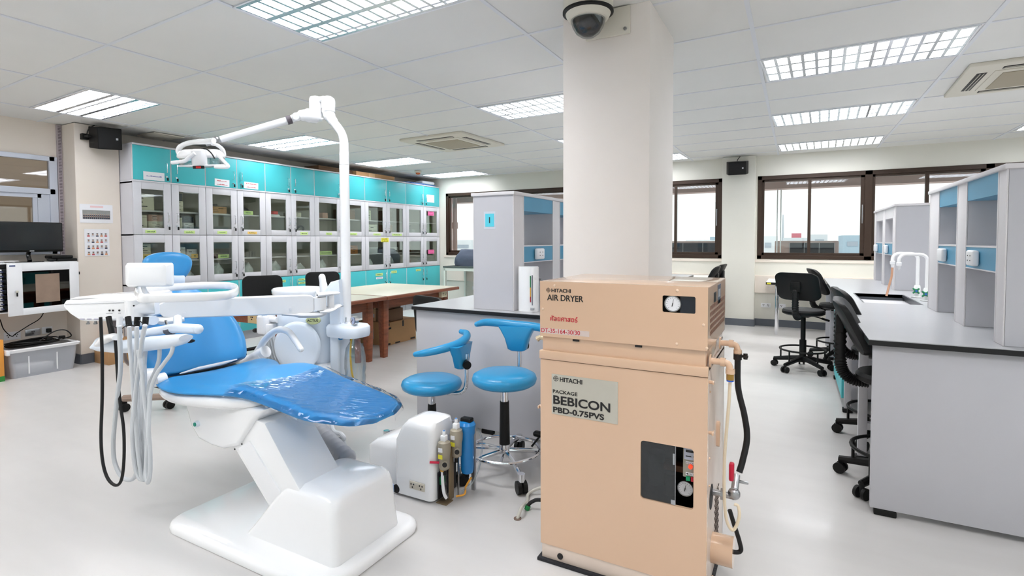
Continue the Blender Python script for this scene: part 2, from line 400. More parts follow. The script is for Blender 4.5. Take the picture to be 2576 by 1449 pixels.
fx_on = make_fixture('x', True); fx_off = fx_on
# (grid column x0, row y, lit, label)
FIX = [
 (-6.29, 2.30, 1, 'bright louvre ceiling light at the far left above the wall monitor'),
 (-2.663, 2.04, 1, 'large bright louvre ceiling light at the top, nearest above the dental chair'),
 (-6.29, 4.47, 1, 'bright louvre ceiling light right behind the overhead dental lamp arm'),
 (-6.29, 6.35, 1, 'bright louvre ceiling light just above the cartons on top of the cabinets'),
 (-6.29, 8.10, 1, 'bright louvre ceiling light in the corner where the cabinets meet the window wall'),
 (-2.663, 4.47, 1, 'bright louvre ceiling light touching the left side of the column'),
 (-2.663, 6.30, 1, 'louvre ceiling light peeking out mostly hidden behind the column'),
 (-2.663, 8.15, 1, 'small distant louvre ceiling light just right of the column'),
 (-.245, 4.42, 1, 'largest louvre ceiling light to the right of the column'),
 (-.245, 6.29, 1, 'louvre ceiling light in the middle of the row of three at right'),
 (-.245, 8.15, 1, 'louvre ceiling light closest to the right-hand window, end of the row of three'),
 (2.173, 8.02, 1, 'louvre ceiling light cut by the right edge of the photo'),
]
ADDED_UNSEEN = [(-6.29, .2), (-3.872, .1), (-2.663, -.45), (-.245, 1.0), (2.173, 2.0), (2.173, 6.3), (2.173, -1.8), (2.173, 4.42), (-6.29, -1.8)]  # lit fixtures out of view, added to brighten the room
BL = ['added unseen ceiling light, far left beside the camera', 'added unseen ceiling light, left of the camera before the tray', 'added unseen ceiling light, above left of the camera', 'added unseen ceiling light, right above the camera', 'added unseen ceiling light, above the near right bench', 'added unseen ceiling light, behind left of the camera',
      'added unseen ceiling light, straight behind the camera', 'added unseen ceiling light, behind right of the camera', 'added unseen ceiling light, right of the bench towers', 'added unseen ceiling light, rear left corner']
area = bpy.data.lights.new('fluorescent_light', 'AREA'); area.shape = 'RECTANGLE'; area.size = 1.1; area.size_y = .5; area.energy = LAMP_W; area.color = (1.0, 0.98, 0.95)
def place_fix(x0, y, lit, label, first):
    src = fx_on if lit else fx_off
    xc = x0+.6045; yy = gy(y, xc)
    c = src if first else copy_tree(src)
    c.location = (xc, yy, CZ-.004); c.rotation_euler = (0, 0, math.atan(SK)); c['label'] = label
    if lit:
        l = bpy.data.objects.new('lamp_glow', area); COL.objects.link(l); l.location = (0, 0, .058); l.parent = c
    return c
used = {0: False, 1: False}
for x0, y, lit, lab in FIX:
    place_fix(x0, y, lit, lab, not used[lit]); used[lit] = True
for x0, y in ADDED_UNSEEN:
    place_fix(x0, y, 1, BL[ADDED_UNSEEN.index((x0, y))], False)
# cut the ceiling around the fixtures and cassettes
cut = G()
for x0, y in [(f[0], f[1]) for f in FIX]+ADDED_UNSEEN:
    xc = x0+.6045; yy = gy(y, xc); cut.box((-.588, .588), (-.293, .293), (CZ-.05, CZ+.3)); cut.xf(Matrix.Translation((xc, yy, 0)) @ Matrix.Rotation(math.atan(SK), 4, 'Z'))
co = mesh_obj('cutter', cut, M_CEIL, False)
ceil = bpy.data.objects['ceiling']
md = ceil.modifiers.new('cut', 'BOOLEAN'); md.object = co; md.operation = 'DIFFERENCE'; md.solver = 'EXACT'
dg = bpy.context.evaluated_depsgraph_get(); me = bpy.data.meshes.new_from_object(ceil.evaluated_get(dg))
ceil.modifiers.clear(); ceil.data = me; bpy.data.objects.remove(co, do_unlink=True)
tb = bpy.data.objects['trim_1']

# cassette air conditioners
M_ACB = mat('cream_ac_panel', (222, 217, 204), .5); M_ACG = mat('beige_ac_grille', (176, 166, 146), .7, bump=.3, bscale=400); M_SLOT = mat('dark_slot', (40, 38, 38), .6)
def cassette(cx, cy, label):
    t = thing('ceiling_air_conditioner', label, 'air conditioner', (0, 0, 0), 'ceiling cassette air conditioners')
    w = .475
    part('face_panel', G().box((-w, w), (-w, w), (-.022, .01), .012).box((-.30, .30), (-.30, .30), (-.03, -.02), .006), M_ACB, t)
    part('intake_grille', G().box((-.245, .245), (-.245, .245), (-.036, -.028), .003), M_ACG, t)
    g = G()
    for a in range(4):
        g.box((-.27, .27), (.335, .395), (-.0245, -.02), .002); g.xf(Matrix.Rotation(a*math.pi/2, 4, 'Z'))
    part('air_slot', g, M_SLOT, t)
    g = G()
    for a in range(4):
        g.box((-.26, .26), (.350, .354), (-.027, -.022)); g.xf(Matrix.Rotation(a*math.pi/2, 4, 'Z'))
        g.box((-.26, .26), (.372, .376), (-.027, -.022)); g.xf(Matrix.Rotation(a*math.pi/2, 4, 'Z'))
    part('vane', g, M_ACB, t)
    t.location = (cx, cy, CZ-.002); t.rotation_euler = (0, 0, math.atan(SK)); return t
cassette(-3.83, 5.53, 'square cream ceiling cassette air conditioner left of the column')
cassette(1.57, 5.36, 'square cream ceiling cassette air conditioner at the right edge of the photo')
# smoke detector, air diffuser
sd = thing('smoke_detector', 'small cream smoke detector with orange band on the ceiling above the cabinets', 'smoke detector', (-5.96, 7.5, CZ))
part('base', G().lathe((-5.96, 7.5, CZ-.035), [(.052, .0), (.062, .012), (.062, .035)]), M_ACB, sd)
part('sensor_cap', G().lathe((-5.96, 7.5, CZ-.065), [(.02, 0), (.036, .008), (.042, .03)]), mat('orange_band', (214, 110, 60), .5), sd)
solo('air_diffuser', G().lathe((-6.66, 3.52, CZ-.03), [(.02, .012), (.05, .0), (.12, .004), (.17, .02), (.18, .03)], 32).box((-6.8, -6.44), (3.36, 3.70), (CZ-.012, CZ), .004), M_ACB, 'flat cream ceiling air diffuser above the left end of the cabinets', 'air diffuser')

# wall speakers
def speaker(name, cen, size, rot, label, brk):
    t = thing(name, label, 'speaker', cen)
    w, d, h = size
    g = G(); g.prism([(-w/2, d/2), (w/2, d/2), (w/2-.03, -d/2), (-w/2+.03, -d/2)], -h/2, h/2, 'xy', .008)
    g.xf(Matrix.Translation(cen) @ rot, list(g.bm.verts)); part('cabinet', g, M_BLACK, t)
    g = G().box((-w/2+.035, w/2-.035), (-d/2-.006, -d/2), (-h/2+.012, h/2-.012), .003); g.xf(Matrix.Translation(cen) @ rot, list(g.bm.verts)); part('grille', g, mat('speaker_grille', (24, 24, 26), .8, bump=.5, bscale=500), t)
    g = G().box((w/2-.085, w/2-.065), (-d/2-.0075, -d/2-.005), (-.01, .012)); g.xf(Matrix.Translation(cen) @ rot, list(g.bm.verts)); part('badge', g, M_ALU, t)
    part('bracket', brk, M_BLACK, t)
    return t
c = Vector((-6.50, 2.92, 2.405))
rotL = Matrix.Rotation(math.radians(84), 4, 'Z') @ Matrix.Rotation(math.radians(10), 4, 'X') @ Matrix.Rotation(math.radians(-4), 4, 'Y')
speaker('wall_speaker', c, (.275, .15, .225), rotL, 'black wall speaker on the cream pilaster left of the cabinets', G().box((-6.655, -6.60), (2.74, 2.80), (2.38, 2.44)).tube(cr([(-6.62, 2.78, 2.41), (-6.60, 2.80, 2.5), (-6.62, 2.86, 2.547)], 5), .005, 6).box((-6.60, -6.52), (2.755, 2.785), (2.40, 2.42)))
rotR = Matrix.Rotation(math.radians(4), 4, 'Z') @ Matrix.Rotation(math.radians(12), 4, 'X')
speaker('wall_speaker', Vector((-.778, 8.46, 2.36)), (.30, .13, .19), rotR, 'black wall speaker high on the white pilaster between the windows', G().box((-.83, -.73), (8.53, 8.60), (2.33, 2.39)).tube(cr([(-.77, 8.57, 2.38), (-.79, 8.57, 2.48), (-.75, 8.57, 2.545)], 5), .005, 6))

# dome camera on the column
dc = Vector((-.964, 2.62, 2.45))
t = thing('dome_security_camera', 'black dome security camera with cream collar on the column', 'security camera', (-.964, 2.8, 2.45))
part('mount_plate', G().box((-1.04, -.79), (2.785, 2.80), (2.40, 2.548), .006).box((-1.02, -.90), (2.60, 2.79), (2.50, 2.548), .02).cyl((-.815, 2.785, 2.425), (-.815, 2.776, 2.425), .009, m=1), [M_ACB, M_STEEL], t)
part('collar', G().lathe(dc+Vector((0, 0, .0)), [(.085, -.012), (.102, -.008), (.112, .01), (.122, .035), (.128, .06), (.128, .098)], 40), M_ACB, t)
part('trim_ring', G().lathe(dc+Vector((0, 0, .02)), [(.118, .0), (.131, .004), (.131, .014), (.118, .018)], 40), M_BLACK, t)
part('lens_housing', G().lathe(dc, [(.001, -.088), (.032, -.084), (.056, -.066), (.074, -.036), (.084, 0)], 32), mat('glossy_black', (14, 15, 20), .08, coat=.6), t)
part('clear_dome', G().lathe(dc, [(.002, -.098), (.035, -.094), (.062, -.075), (.080, -.045), (.090, -.01)], 32, cap=(False, False)), glassy('dome_plastic', (235, 238, 240), .03), t)

# ------------------------------------------------------------------ outside
struct('trim_4', G().box((-9, 9), (9.45, 9.75), (2.115, 2.75)).box((-9, 9), (YW+.16, 9.6), (2.6, 2.75)), mat('pink_render', (214, 186, 180), .8), label='pinkish concrete beam outside above the windows')
struct('trim_5', G().box((-9, 9), (9.2, 10.6), (.4, .55)), mat('pale_concrete', (214, 208, 204), .8), label='concrete ledge outside the windows')
g = G().box((-6.95, -6.50), (9.0, 9.35), (.5, 2.7), .01).cyl((-6.27, 9.1, .5), (-6.27, 9.1, 2.7), .045).cyl((-6.27, 9.1, 1.55), (-6.27, 9.1, 1.68), .06)
solo('drain_pipe', g, mat('pink_pipe_paint', (190, 160, 152), .7), 'pinkish drain pipe and pier outside the left window', 'pipe')
def condenser(x0, x1, label, y=9.8, z1=1.278):
    t = thing('outdoor_condenser', label, 'air conditioner', ((x0+x1)/2, y+.17, .55), 'outdoor condensers on the ledge')
    part('casing', G().box((x0, x1), (y, y+.34), (.55, z1), .015), mat('pinkish_grey_casing', (190, 166, 160), .6), t)
    g = G().box((x0+.22, x1-.06), (y-.012, y), (.6, z1-.035))
    part('coil_guard', g, mat('dark_coil', (52, 52, 60), .6, bump=.6, bscale=200), t)
    g = G()
    for k in range(4): xx = x0+.22+(x1-x0-.28)*k/3; g.box((xx-.004, xx+.004), (y-.016, y-.011), (.6, z1-.035))
    part('guard_bar', g, M_STEEL, t)
    return t
condenser(-.31, .60, 'outdoor condenser with dark coil behind the large right window')
condenser(-2.35, -1.05, 'outdoor condenser with dark coil seen right of the column')
condenser(.98, 1.9, 'outdoor condenser mostly hidden by the far right shelf tower')
for a, b in ((1955, 'left-hand thin white vertical pipe outside the right window'), (1964, 'right-hand thin white vertical pipe outside the right window')):
    p = py(a, 560, 9.55); solo('outdoor_pipe', G().cyl((p.x, 9.55, .5), (p.x, 9.55, 2.13), .009), M_WHITE2, b, 'pipe', 'thin pipes outside the window')
# low skyline far away
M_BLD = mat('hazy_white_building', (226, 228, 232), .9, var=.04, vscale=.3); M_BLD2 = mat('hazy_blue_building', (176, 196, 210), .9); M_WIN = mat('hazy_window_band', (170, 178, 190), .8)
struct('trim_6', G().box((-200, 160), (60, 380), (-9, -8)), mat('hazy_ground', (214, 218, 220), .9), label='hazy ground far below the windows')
def bld(px0, px1, pyt, Y, label, mt=None, rows=3, mat2=None):
    a = py(px0, pyt, Y); b = py(px1, pyt, Y); zt = a.z
    t = thing('distant_building', label, 'building', ((a.x+b.x)/2, Y+4, -8))
    part('facade', G().box((a.x, b.x), (Y, Y+8), (-8, zt)), mt or M_BLD, t, smooth=False)
    g = G(); h = zt-(-2)
    for k in range(rows):
        z = zt-.8-k*1.7; g.box((a.x+.5, b.x-.5), (Y-.08, Y), (z-.6, z))
    part('window_band', g, mat2 or M_WIN, t, smooth=False)
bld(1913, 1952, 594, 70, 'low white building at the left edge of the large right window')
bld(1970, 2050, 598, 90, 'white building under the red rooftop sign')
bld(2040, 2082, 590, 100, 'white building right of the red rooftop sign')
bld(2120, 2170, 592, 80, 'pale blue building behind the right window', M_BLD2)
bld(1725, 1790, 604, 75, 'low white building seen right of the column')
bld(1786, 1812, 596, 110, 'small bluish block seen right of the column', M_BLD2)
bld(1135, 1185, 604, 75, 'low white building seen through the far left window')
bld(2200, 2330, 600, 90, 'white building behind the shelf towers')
a = py(1991, 597, 92); b = py(2016, 590, 92)
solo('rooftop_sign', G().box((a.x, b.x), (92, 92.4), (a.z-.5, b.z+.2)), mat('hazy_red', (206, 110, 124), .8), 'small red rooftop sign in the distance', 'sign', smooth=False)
a = py(1970, 540, 120)
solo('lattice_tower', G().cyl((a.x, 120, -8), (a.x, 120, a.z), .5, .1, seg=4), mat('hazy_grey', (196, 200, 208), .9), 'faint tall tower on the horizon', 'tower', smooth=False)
# ------------------------------------------------------------------ tall cabinets along the left wall
CX = -6.40; CB = -6.86; SEAM = [3.105, 3.914, 4.741, 5.575, 6.63, 7.69, 8.735]
ORD = ['first', 'second', 'third', 'fourth', 'fifth', 'sixth']
ORD12 = ['first', 'second', 'third', 'fourth', 'fifth', 'sixth', 'seventh', 'eighth', 'ninth', 'tenth', 'eleventh', 'twelfth']
def handle(g, y, z0, z1, x=None):
    x = CX if x is None else x
    g.tube([(x, y, z0), (x+.028, y, z0), (x+.030, y, z0+.006), (x+.030, y, z1-.006), (x+.028, y, z1), (x, y, z1)], .0045, 8)
def lockset(door, y, z, key=True):
    g = G().cyl((CX, y, z), (CX+.012, y, z), .010, seg=12)
    if key: g.box((CX+.012, CX+.024), (y-.003, y+.003), (z-.006, z+.006)).box((CX+.018, CX+.026), (y-.014+.012, y+.018), (z-.045, z-.008), .004, m=1)
    part('lock', g, [M_CHROME, M_BLACK], door)
def sticker(door, y0, y1, z0, z1, m, ink=None, lines=1, tilt=0.0, name='sticky_label', x=None, ln=None):
    """paper label with pen strokes on it"""
    x = (CX if x is None else x)+.001; g = G().box((x, x+.0012), (y0, y1), (z0, z1))
    if ink is not None:
        for k in range(lines):
            zc = z1-(z1-z0)*(k+.5)/lines if lines > 1 else (z0+z1)/2
            hh = min(.012, (z1-z0)/lines*.35); y = y0+(y1-y0)*.15
            while y < y1-(y1-y0)*.18:
                wv = random.uniform(.006, .014); a = random.uniform(-.3, .3)*hh
                g.box((x+.001, x+.0018), (y, y+wv*.75), (zc-hh*.5+a*.3, zc-hh*.5+a*.3+hh*random.uniform(.35, 1.0)), m=1); y += wv
    if tilt: g.xf(Matrix.Translation((x, (y0+y1)/2, (z0+z1)/2)) @ Matrix.Rotation(tilt, 4, 'X') @ Matrix.Translation((-x, -(y0+y1)/2, -(z0+z1)/2)), list(g.bm.verts))
    part(name, g, [m, ink or M_INK], door, smooth=False, label=ln)
M_BINK = mat('blue_pen', (70, 80, 170), .6); M_GINK = mat('green_pen', (60, 110, 60), .6)
def solid_door(root, y0, y1, z0, z1, hy, hz, lz, notes):
    d = part('door', G().box((CX-.018, CX), (y0+.004, y1-.004), (z0, z1), .0015), M_TEAL, root)
    for e0_, e1_ in ((y0+.002, y0+.0055), (y1-.0055, y1-.002)): part('edge_band', G().box((CX-.018, CX+.0004), (e0_, e1_), (z0, z1)), M_EDGE, d, smooth=False)
    g = G(); handle(g, hy, *hz); part('handle', g, M_CHROME, d)
    if lz: lockset(d, hy, lz)
    for n in notes: sticker(d, *n)
    return d
def glass_door(root, y0, y1, z0, z1, hy, hz, lz, notes):
    a, b, lo, hi = y0+.085, y1-.085, z0+.085, z1-.085
    if z0 > 1.3: lo = z0+.075; hi = z1-.08
    g = G()
    g.box((CX-.02, CX), (y0+.003, a), (z0, z1), .002).box((CX-.02, CX), (b, y1-.003), (z0, z1), .002)
    g.box((CX-.02, CX-.0006), (a, b), (z0, lo), .002).box((CX-.02, CX-.0006), (a, b), (hi, z1), .002)
    d = part('door', g, M_LAM, root)
    part('pane', G().box((CX-.013, CX-.009), (a-.003, b+.003), (lo-.003, hi+.003)), M_CGLASS, d, smooth=False)
    g = G(); handle(g, hy, *hz); part('handle', g, M_CHROME, d)
    lockset(d, hy, lz)
    for n in notes: sticker(d, *n)
    return d
Z = dict(base=(.115, .795), low=(.803, 1.374), up=(1.380, 1.968), top=(1.985, 2.368))
MID = [(a+b)/2 for a, b in zip(SEAM, SEAM[1:])]
DE = []                                     # door edges, twelve doors
for a, m, b in zip(SEAM, MID, SEAM[1:]): DE += [(a, m), (m, b)]
def st(d, f0, f1, z0, z1, m, ink, lines=1, tilt=0.0):
    a, b = DE[d]; return (a+(b-a)*f0, a+(b-a)*f1, z0, z1, m, ink, lines, tilt)
TOPN = {0: [st(0, .27, .82, 1.992, 2.085, M_PAPER, M_BINK, 1, .0)], 2: [st(2, .28, .75, 1.998, 2.085, M_PAPER, M_RED, 2, -.03)], 3: [st(3, .24, .74, 1.998, 2.085, M_PAPER, M_RED, 2, -.02)],
        11: [st(11, .22, .66, 2.06, 2.21, M_PAPER, None)]}
UPN = {0: [st(0, .28, .56, 1.396, 1.430, M_GREEN, M_GINK)], 1: [st(1, .33, .64, 1.396, 1.430, M_GREEN, M_GINK)], 2: [st(2, .33, .64, 1.396, 1.430, M_GREEN, M_GINK)],
       3: [st(3, .33, .66, 1.396, 1.430, M_ORG, M_GINK), ], 5: [st(5, .36, .68, 1.393, 1.435, M_GREEN, M_INK)], 6: [st(6, .40, .62, 1.395, 1.430, M_GREEN, M_GINK)],
       7: [st(7, .26, .64, 1.396, 1.432, M_GREEN, M_GINK)], 8: [st(8, .36, .70, 1.396, 1.428, M_GREEN, M_GINK)], 9: [st(9, .26, .76, 1.393, 1.430, M_GREEN, M_INK)], 11: []}
LOWN = {8: [], 9: []}
BASN = {2: [st(2, .45, .8, .735, .765, M_GREEN, M_GINK)], 4: [st(4, .38, .72, .715, .75, M_GREEN, M_INK)], 5: [st(5, .24, .52, .72, .75, M_GREEN, M_INK), st(5, .24, .56, .67, .70, M_GREEN, M_INK)],
        8: [st(8, .44, .78, .69, .735, M_GREEN, M_GINK), st(8, .46, .78, .635, .67, M_PAPER, M_BINK)], 9: [st(9, .20, .48, .715, .76, M_GREEN, M_GINK)], 10: [st(10, .52, .8, .715, .755, M_GREEN, M_GINK)]}
WIDTH = ['narrow', 'narrow', 'narrow', 'wide', 'wide', 'wide']
for k in range(6):
    a, m, b = SEAM[k], MID[k], SEAM[k+1]; n = ORD[k]
    # top unit
    t = thing('wall_cabinet', 'teal double-door top cabinet, %s from the left under the ceiling' % n, 'cabinet', (CX-.23, m, 1.968), 'teal cabinets along the top')
    part('carcass', G().box((CB, CX-.018), (a, b), (1.985, 2.368)).box((CB, CX+.006), (a, b), (1.966, 1.984), .002).box((CB, CX+.008), (a, b), (2.368, 2.387), .002), M_EDGE if 0 else M_LAM, t)
    for j, (y0, y1) in enumerate(((a, m), (m, b))):
        hy = y1-.055 if j == 0 else y0+.055; d = 2*k+j
        solid_door(t, y0, y1, 1.987, 2.365, hy, (2.095, 2.195), 2.045, TOPN.get(d, []))
    # glass unit
    t = thing('display_cabinet', 'pale grey cabinet with four glass doors, %s from the left' % n, 'cabinet', (CX-.23, m, .80), 'glass-door cabinets')
    g = G()
    for y in ((a, a+.016), (b-.016, b)): g.box((CB, CX-.021), y, (.80, 1.968))
    g.box((CB, CB+.01), (a, b), (.80, 1.968), m=1)
    for z in ((.798, .816), (1.368, 1.384), (1.95, 1.966)): g.box((CB, CX-.021), (a, b), z)
    g.box((CB+.01, CX-.05), (a+.0165, a+.018), (.816, 1.95), m=1).box((CB+.01, CX-.05), (b-.018, b-.0165), (.816, 1.95), m=1)
    part('carcass', g, [M_LAM, M_INNER], t, smooth=False)
    for z in (1.085, 1.655):
        part('shelf', G().box((CB+.02, CX-.045), (a+.018, b-.018), (z-.018, z), .002), M_EDGE, t)
    for (z0, z1), N, hz, lz in ((Z['up'], UPN, (1.525, 1.63), 1.48), (Z['low'], LOWN, (.935, 1.04), .885)):
        for j, (y0, y1) in enumerate(((a, m), (m, b))):
            hy = y1-.05 if j == 0 else y0+.05; d = 2*k+j
            glass_door(t, y0, y1, z0, z1, hy, hz, lz, N.get(d, []))
    # base unit
    t = thing('base_cabinet', 'teal two-door base cabinet, %s from the left under the glass cabinets' % n, 'cabinet', (CX-.23, m, 0), 'teal base cabinets')
    part('carcass', G().box((CB, CX-.019), (a, b), (.112, .797)).box((CB, CX-.03), (a+.005, b-.005), (0.0, .112), m=1), [M_LAM, mat('grey_plinth', (176, 178, 184), .5)], t, smooth=False)
    for j, (y0, y1) in enumerate(((a, m), (m, b))):
        hy = y1-.055 if j == 0 else y0+.055; d = 2*k+j
        solid_door(t, y0, y1, .118, .793, hy, (.635, .745), .575, BASN.get(d, []))
# yellow and pink notes taped to the glass doors
def note(d, row, f0, f1, z0, z1, m, ink, lines, label):
    s = st(d, f0, f1, z0, z1, m, ink, lines); x = CX+.001; a = s[0]; b = s[1]
    g = G().box((x, x+.0015), (a, b), (z0, z1))
    for k in range(lines):
        zc = z1-(z1-z0)*(k+.5)/lines; y = a+(b-a)*.12
        while y < b-(b-a)*.15:
            wv = random.uniform(.008, .018); g.box((x+.0014, x+.0022), (y, y+wv*.7), (zc-.006, zc+random.uniform(0, .008)), m=1); y += wv
    solo('paper_note', g, [m, ink], label, 'note', 'notes taped to the cabinet doors', smooth=False)
note(8, 0, .73, 1.08, 1.278, 1.352, M_YEL, M_INK, 2, 'bright yellow note across two lower glass doors of the fifth cabinet')
note(11, 0, .26, .63, 1.80, 1.88, M_PINK, mat('magenta_ink', (205, 40, 120), .6), 2, 'pink note on the upper glass door at the far right')
note(11, 0, .26, .63, 1.04, 1.12, M_PINK, MATS['magenta_ink'], 2, 'pink note on the lower glass door at the far right')
# shelf-edge stickers behind the glass
def edge_note(d, f0, f1, z0, z1, m, label):
    s = st(d, f0, f1, z0, z1, m, M_INK); x = CX-.04
    g = G().box((x, x+.002), (s[0], s[1]), (z0, z1)); y = s[0]+.03
    while y < s[1]-.03: g.box((x+.0018, x+.0026), (y, y+.008), ((z0+z1)/2-.007, (z0+z1)/2+.006), m=1); y += .013
    solo('shelf_label', g, [m, M_GINK], label, 'label', 'labels standing on the shelf edges', smooth=False)
edge_note(3, .28, .60, 1.656, 1.705, M_GREEN, 'green shelf label in the upper half of the fourth glass door')
edge_note(2, .40, .75, 1.087, 1.135, M_GREEN, 'green shelf label in the lower glass door third from left')
edge_note(6, .22, .68, 1.087, 1.145, M_GREEN, 'wide green shelf label in the seventh lower glass door')
edge_note(0, .22, .5, 1.11, 1.16, M_ORG, 'orange shelf label behind the headrest in the first lower door')
edge_note(1, .58, .78, 1.10, 1.15, M_ORG, 'orange shelf label behind the headrest in the second lower door')
# cupboard contents
LEV = {'ut': 1.655, 'ub': 1.384, 'lt': 1.085, 'lb': .816}
LVN = {'ut': 'upper shelf behind the upper', 'ub': 'bottom behind the upper', 'lt': 'upper shelf behind the lower', 'lb': 'bottom behind the lower'}
M_CREAMBOX = mat('cream_carton', (222, 216, 196), .8); M_DARKBOX = mat('dark_blue_carton', (60, 68, 84), .7); M_PINKBOX = mat('pinkish_carton', (198, 160, 146), .8); M_WBOX = mat('white_carton', (226, 228, 232), .7)
def cbox(d, lv, f0, f1, h, m, what, z=0, dep=.22, inset=.07, ink=True):
    a, b = DE[d]; y0 = a+(b-a)*f0; y1 = a+(b-a)*f1; z0 = LEV[lv]+z+.001
    g = G().box((CX-inset-dep, CX-inset), (y0, y1), (z0, z0+h), .003)
    if ink:
        for q in range(3):
            yy = y0+(y1-y0)*random.uniform(.1, .5); zz = z0+h*(.2+.25*q); g.box((CX-inset, CX-inset+.001), (yy, yy+(y1-y0)*.3), (zz, zz+h*.06), m=1)
    g.box((CX-inset-dep, CX-inset+.0008), (y0, y1), (z0+h*.80, z0+h*.815), m=1)
    return solo('carton', g, [m, M_INK], what+' '+LVN[lv]+' '+ORD12[d]+' glass door', 'box', 'boxes in the glass cabinets')
cbox(0, 'ut', .10, .62, .185, M_CREAMBOX, 'large cream box on the')
cbox(0, 'ub', .12, .42, .155, M_CREAMBOX, 'cream box at left on the', z=.06)
cbox(0, 'ub', .12, .42, .058, M_CREAMBOX, 'flat cream box lowest at left on the')
cbox(0, 'ub', .46, .84, .075, M_PINKBOX, 'uppermost tan box at right on the', z=.148)
cbox(0, 'ub', .46, .84, .075, M_CREAMBOX, 'middle cream box at right on the', z=.072)
cbox(0, 'ub', .44, .82, .07, M_WBOX, 'lowest white box at right on the')
cbox(1, 'ut', .12, .42, .062, M_CREAMBOX, 'lower cream box on the')
cbox(1, 'ut', .12, .42, .062, M_CREAMBOX, 'second cream box from below on the', z=.063)
cbox(1, 'ut', .14, .40, .085, M_DARKBOX, 'dark-edged box topmost on the', z=.13)
cbox(1, 'ub', .12, .38, .14, M_CREAMBOX, 'cream box at left on the', z=.06)
cbox(1, 'ub', .12, .38, .058, M_CREAMBOX, 'lowest cream box at left on the')
cbox(1, 'ub', .42, .72, .07, M_DARKBOX, 'dark box topmost at right on the', z=.145)
cbox(1, 'ub', .42, .72, .07, M_WBOX, 'middle white box at right on the', z=.072)
cbox(1, 'ub', .42, .72, .07, M_WBOX, 'lowest white box at right on the')
cbox(2, 'ut', .24, .76, .085, mat('tan_carton', (196, 156, 116), .8), 'tan box on the')
cbox(2, 'ut', .20, .46, .03, M_BLACK, 'small black case over tan box on the', z=.087, ink=False)
cbox(0, 'lt', .12, .50, .09, M_CREAMBOX, 'lower cream box on the')
cbox(0, 'lt', .12, .50, .09, M_CREAMBOX, 'upper cream box on the', z=.092)
cbox(1, 'lt', .50, .80, .12, M_WBOX, 'pale box on the')
cbox(1, 'lt', .15, .45, .15, M_WBOX, 'taller white box on the')
cbox(2, 'lt', .42, .74, .05, mat('dark_red_case', (74, 30, 34), .6), 'dark red case on the', z=0, inset=.09, ink=False)
cbox(4, 'ub', .28, .70, .055, M_WBOX, 'small white box on the', z=.018)
cbox(4, 'ub', .22, .80, .016, M_CARD, 'thin brown tray lying on the', ink=False)
cbox(4, 'ut', .22, .66, .022, M_WBOX, 'flat white tray on the', ink=False)
cbox(4, 'ut', .42, .60, .045, mat('red_plastic', (220, 60, 60), .5), 'small red container on the', z=.023, ink=False)
cbox(5, 'ut', .22, .55, .065, M_CREAMBOX, 'cream multi-socket box on the')
cbox(6, 'ut', .40, .60, .085, M_PINKBOX, 'small tan packet on the', ink=False)
cbox(7, 'ut', .2, .70, .16, M_CARDD, 'brown box on the')
cbox(7, 'lt', .40, .80, .14, mat('orange_brown_carton', (170, 110, 60), .8), 'orange-brown box on the')
cbox(8, 'ut', .22, .40, .17, mat('pale_green_carton', (206, 214, 180), .7), 'tall pale green box on the')
cbox(8, 'ub', .22, .68, .20, mat('cream_green_carton', (226, 228, 208), .7), 'cream carton on the')
cbox(8, 'lt', .20, .70, .10, M_WBOX, 'white instrument box on the', ink=False)
cbox(9, 'ut', .20, .44, .19, M_CARDD, 'narrow brown box on the')
cbox(9, 'ub', .20, .44, .20, M_CARD, 'brown carton on the')
cbox(9, 'lt', .20, .72, .10, M_WBOX, 'white instrument case on the', ink=False)
cbox(10, 'ub', .20, .42, .22, M_DARKBOX, 'black narrow box on the', ink=False)
cbox(10, 'ub', .46, .64, .13, M_WBOX, 'small white box on the')
cbox(10, 'lt', .20, .42, .19, M_CARDD, 'dark brown box on the')
cbox(11, 'ub', .22, .55, .07, mat('lime_box', (170, 214, 90), .7), 'lime green box on the', ink=False)
cbox(10, 'lb', .25, .42, .12, M_PINKBOX, 'small pinkish dispenser on the')
def plastic_bag(d, f0, f1, h, label, m=None):
    a, b = DE[d]; y0 = a+(b-a)*f0; y1 = a+(b-a)*f1; z0 = LEV['lb']+.001; g = G(); rings = []
    yc = (y0+y1)/2; hw = (y1-y0)/2
    for i in range(8):
        t = i/7; w = hw*(1.0-.08*t) if t < .55 else hw*(0.96-(t-.55)*1.6); dd = .13*(1-.5*t)
        rings.append([(CX-.17+dd*.8*math.cos(q)*(1+.12*math.sin(5*q+i)), yc+max(w, .02)*math.sin(q)*(1+.08*math.sin(7*q+2*i))+.02*t, z0+h*t+.012*math.sin(3*q+i)*t) for q in [2*math.pi*j/20 for j in range(20)]])
    g.rings(rings)
    return solo('wrapped_instrument', g, m or M_BAG, label, 'plastic bag', 'bagged instruments in the cabinets', ang=60)
M_BAG = mat('milky_plastic_bag', (232, 238, 238), .25, coat=.4, var=.12, vscale=14, bump=.5, bscale=18)
for d, f0, f1, h in ((1, .35, .78, .13), (2, .22, .72, .20), (3, .2, .76, .19), (4, .2, .8, .20), (5, .2, .82, .15), (6, .2, .62, .19), (7, .2, .52, .16), (8, .2, .58, .17), (9, .22, .62, .19)):
    plastic_bag(d, f0, f1, h, 'milky plastic bag over an instrument behind the %s lower glass door' % ORD12[d])
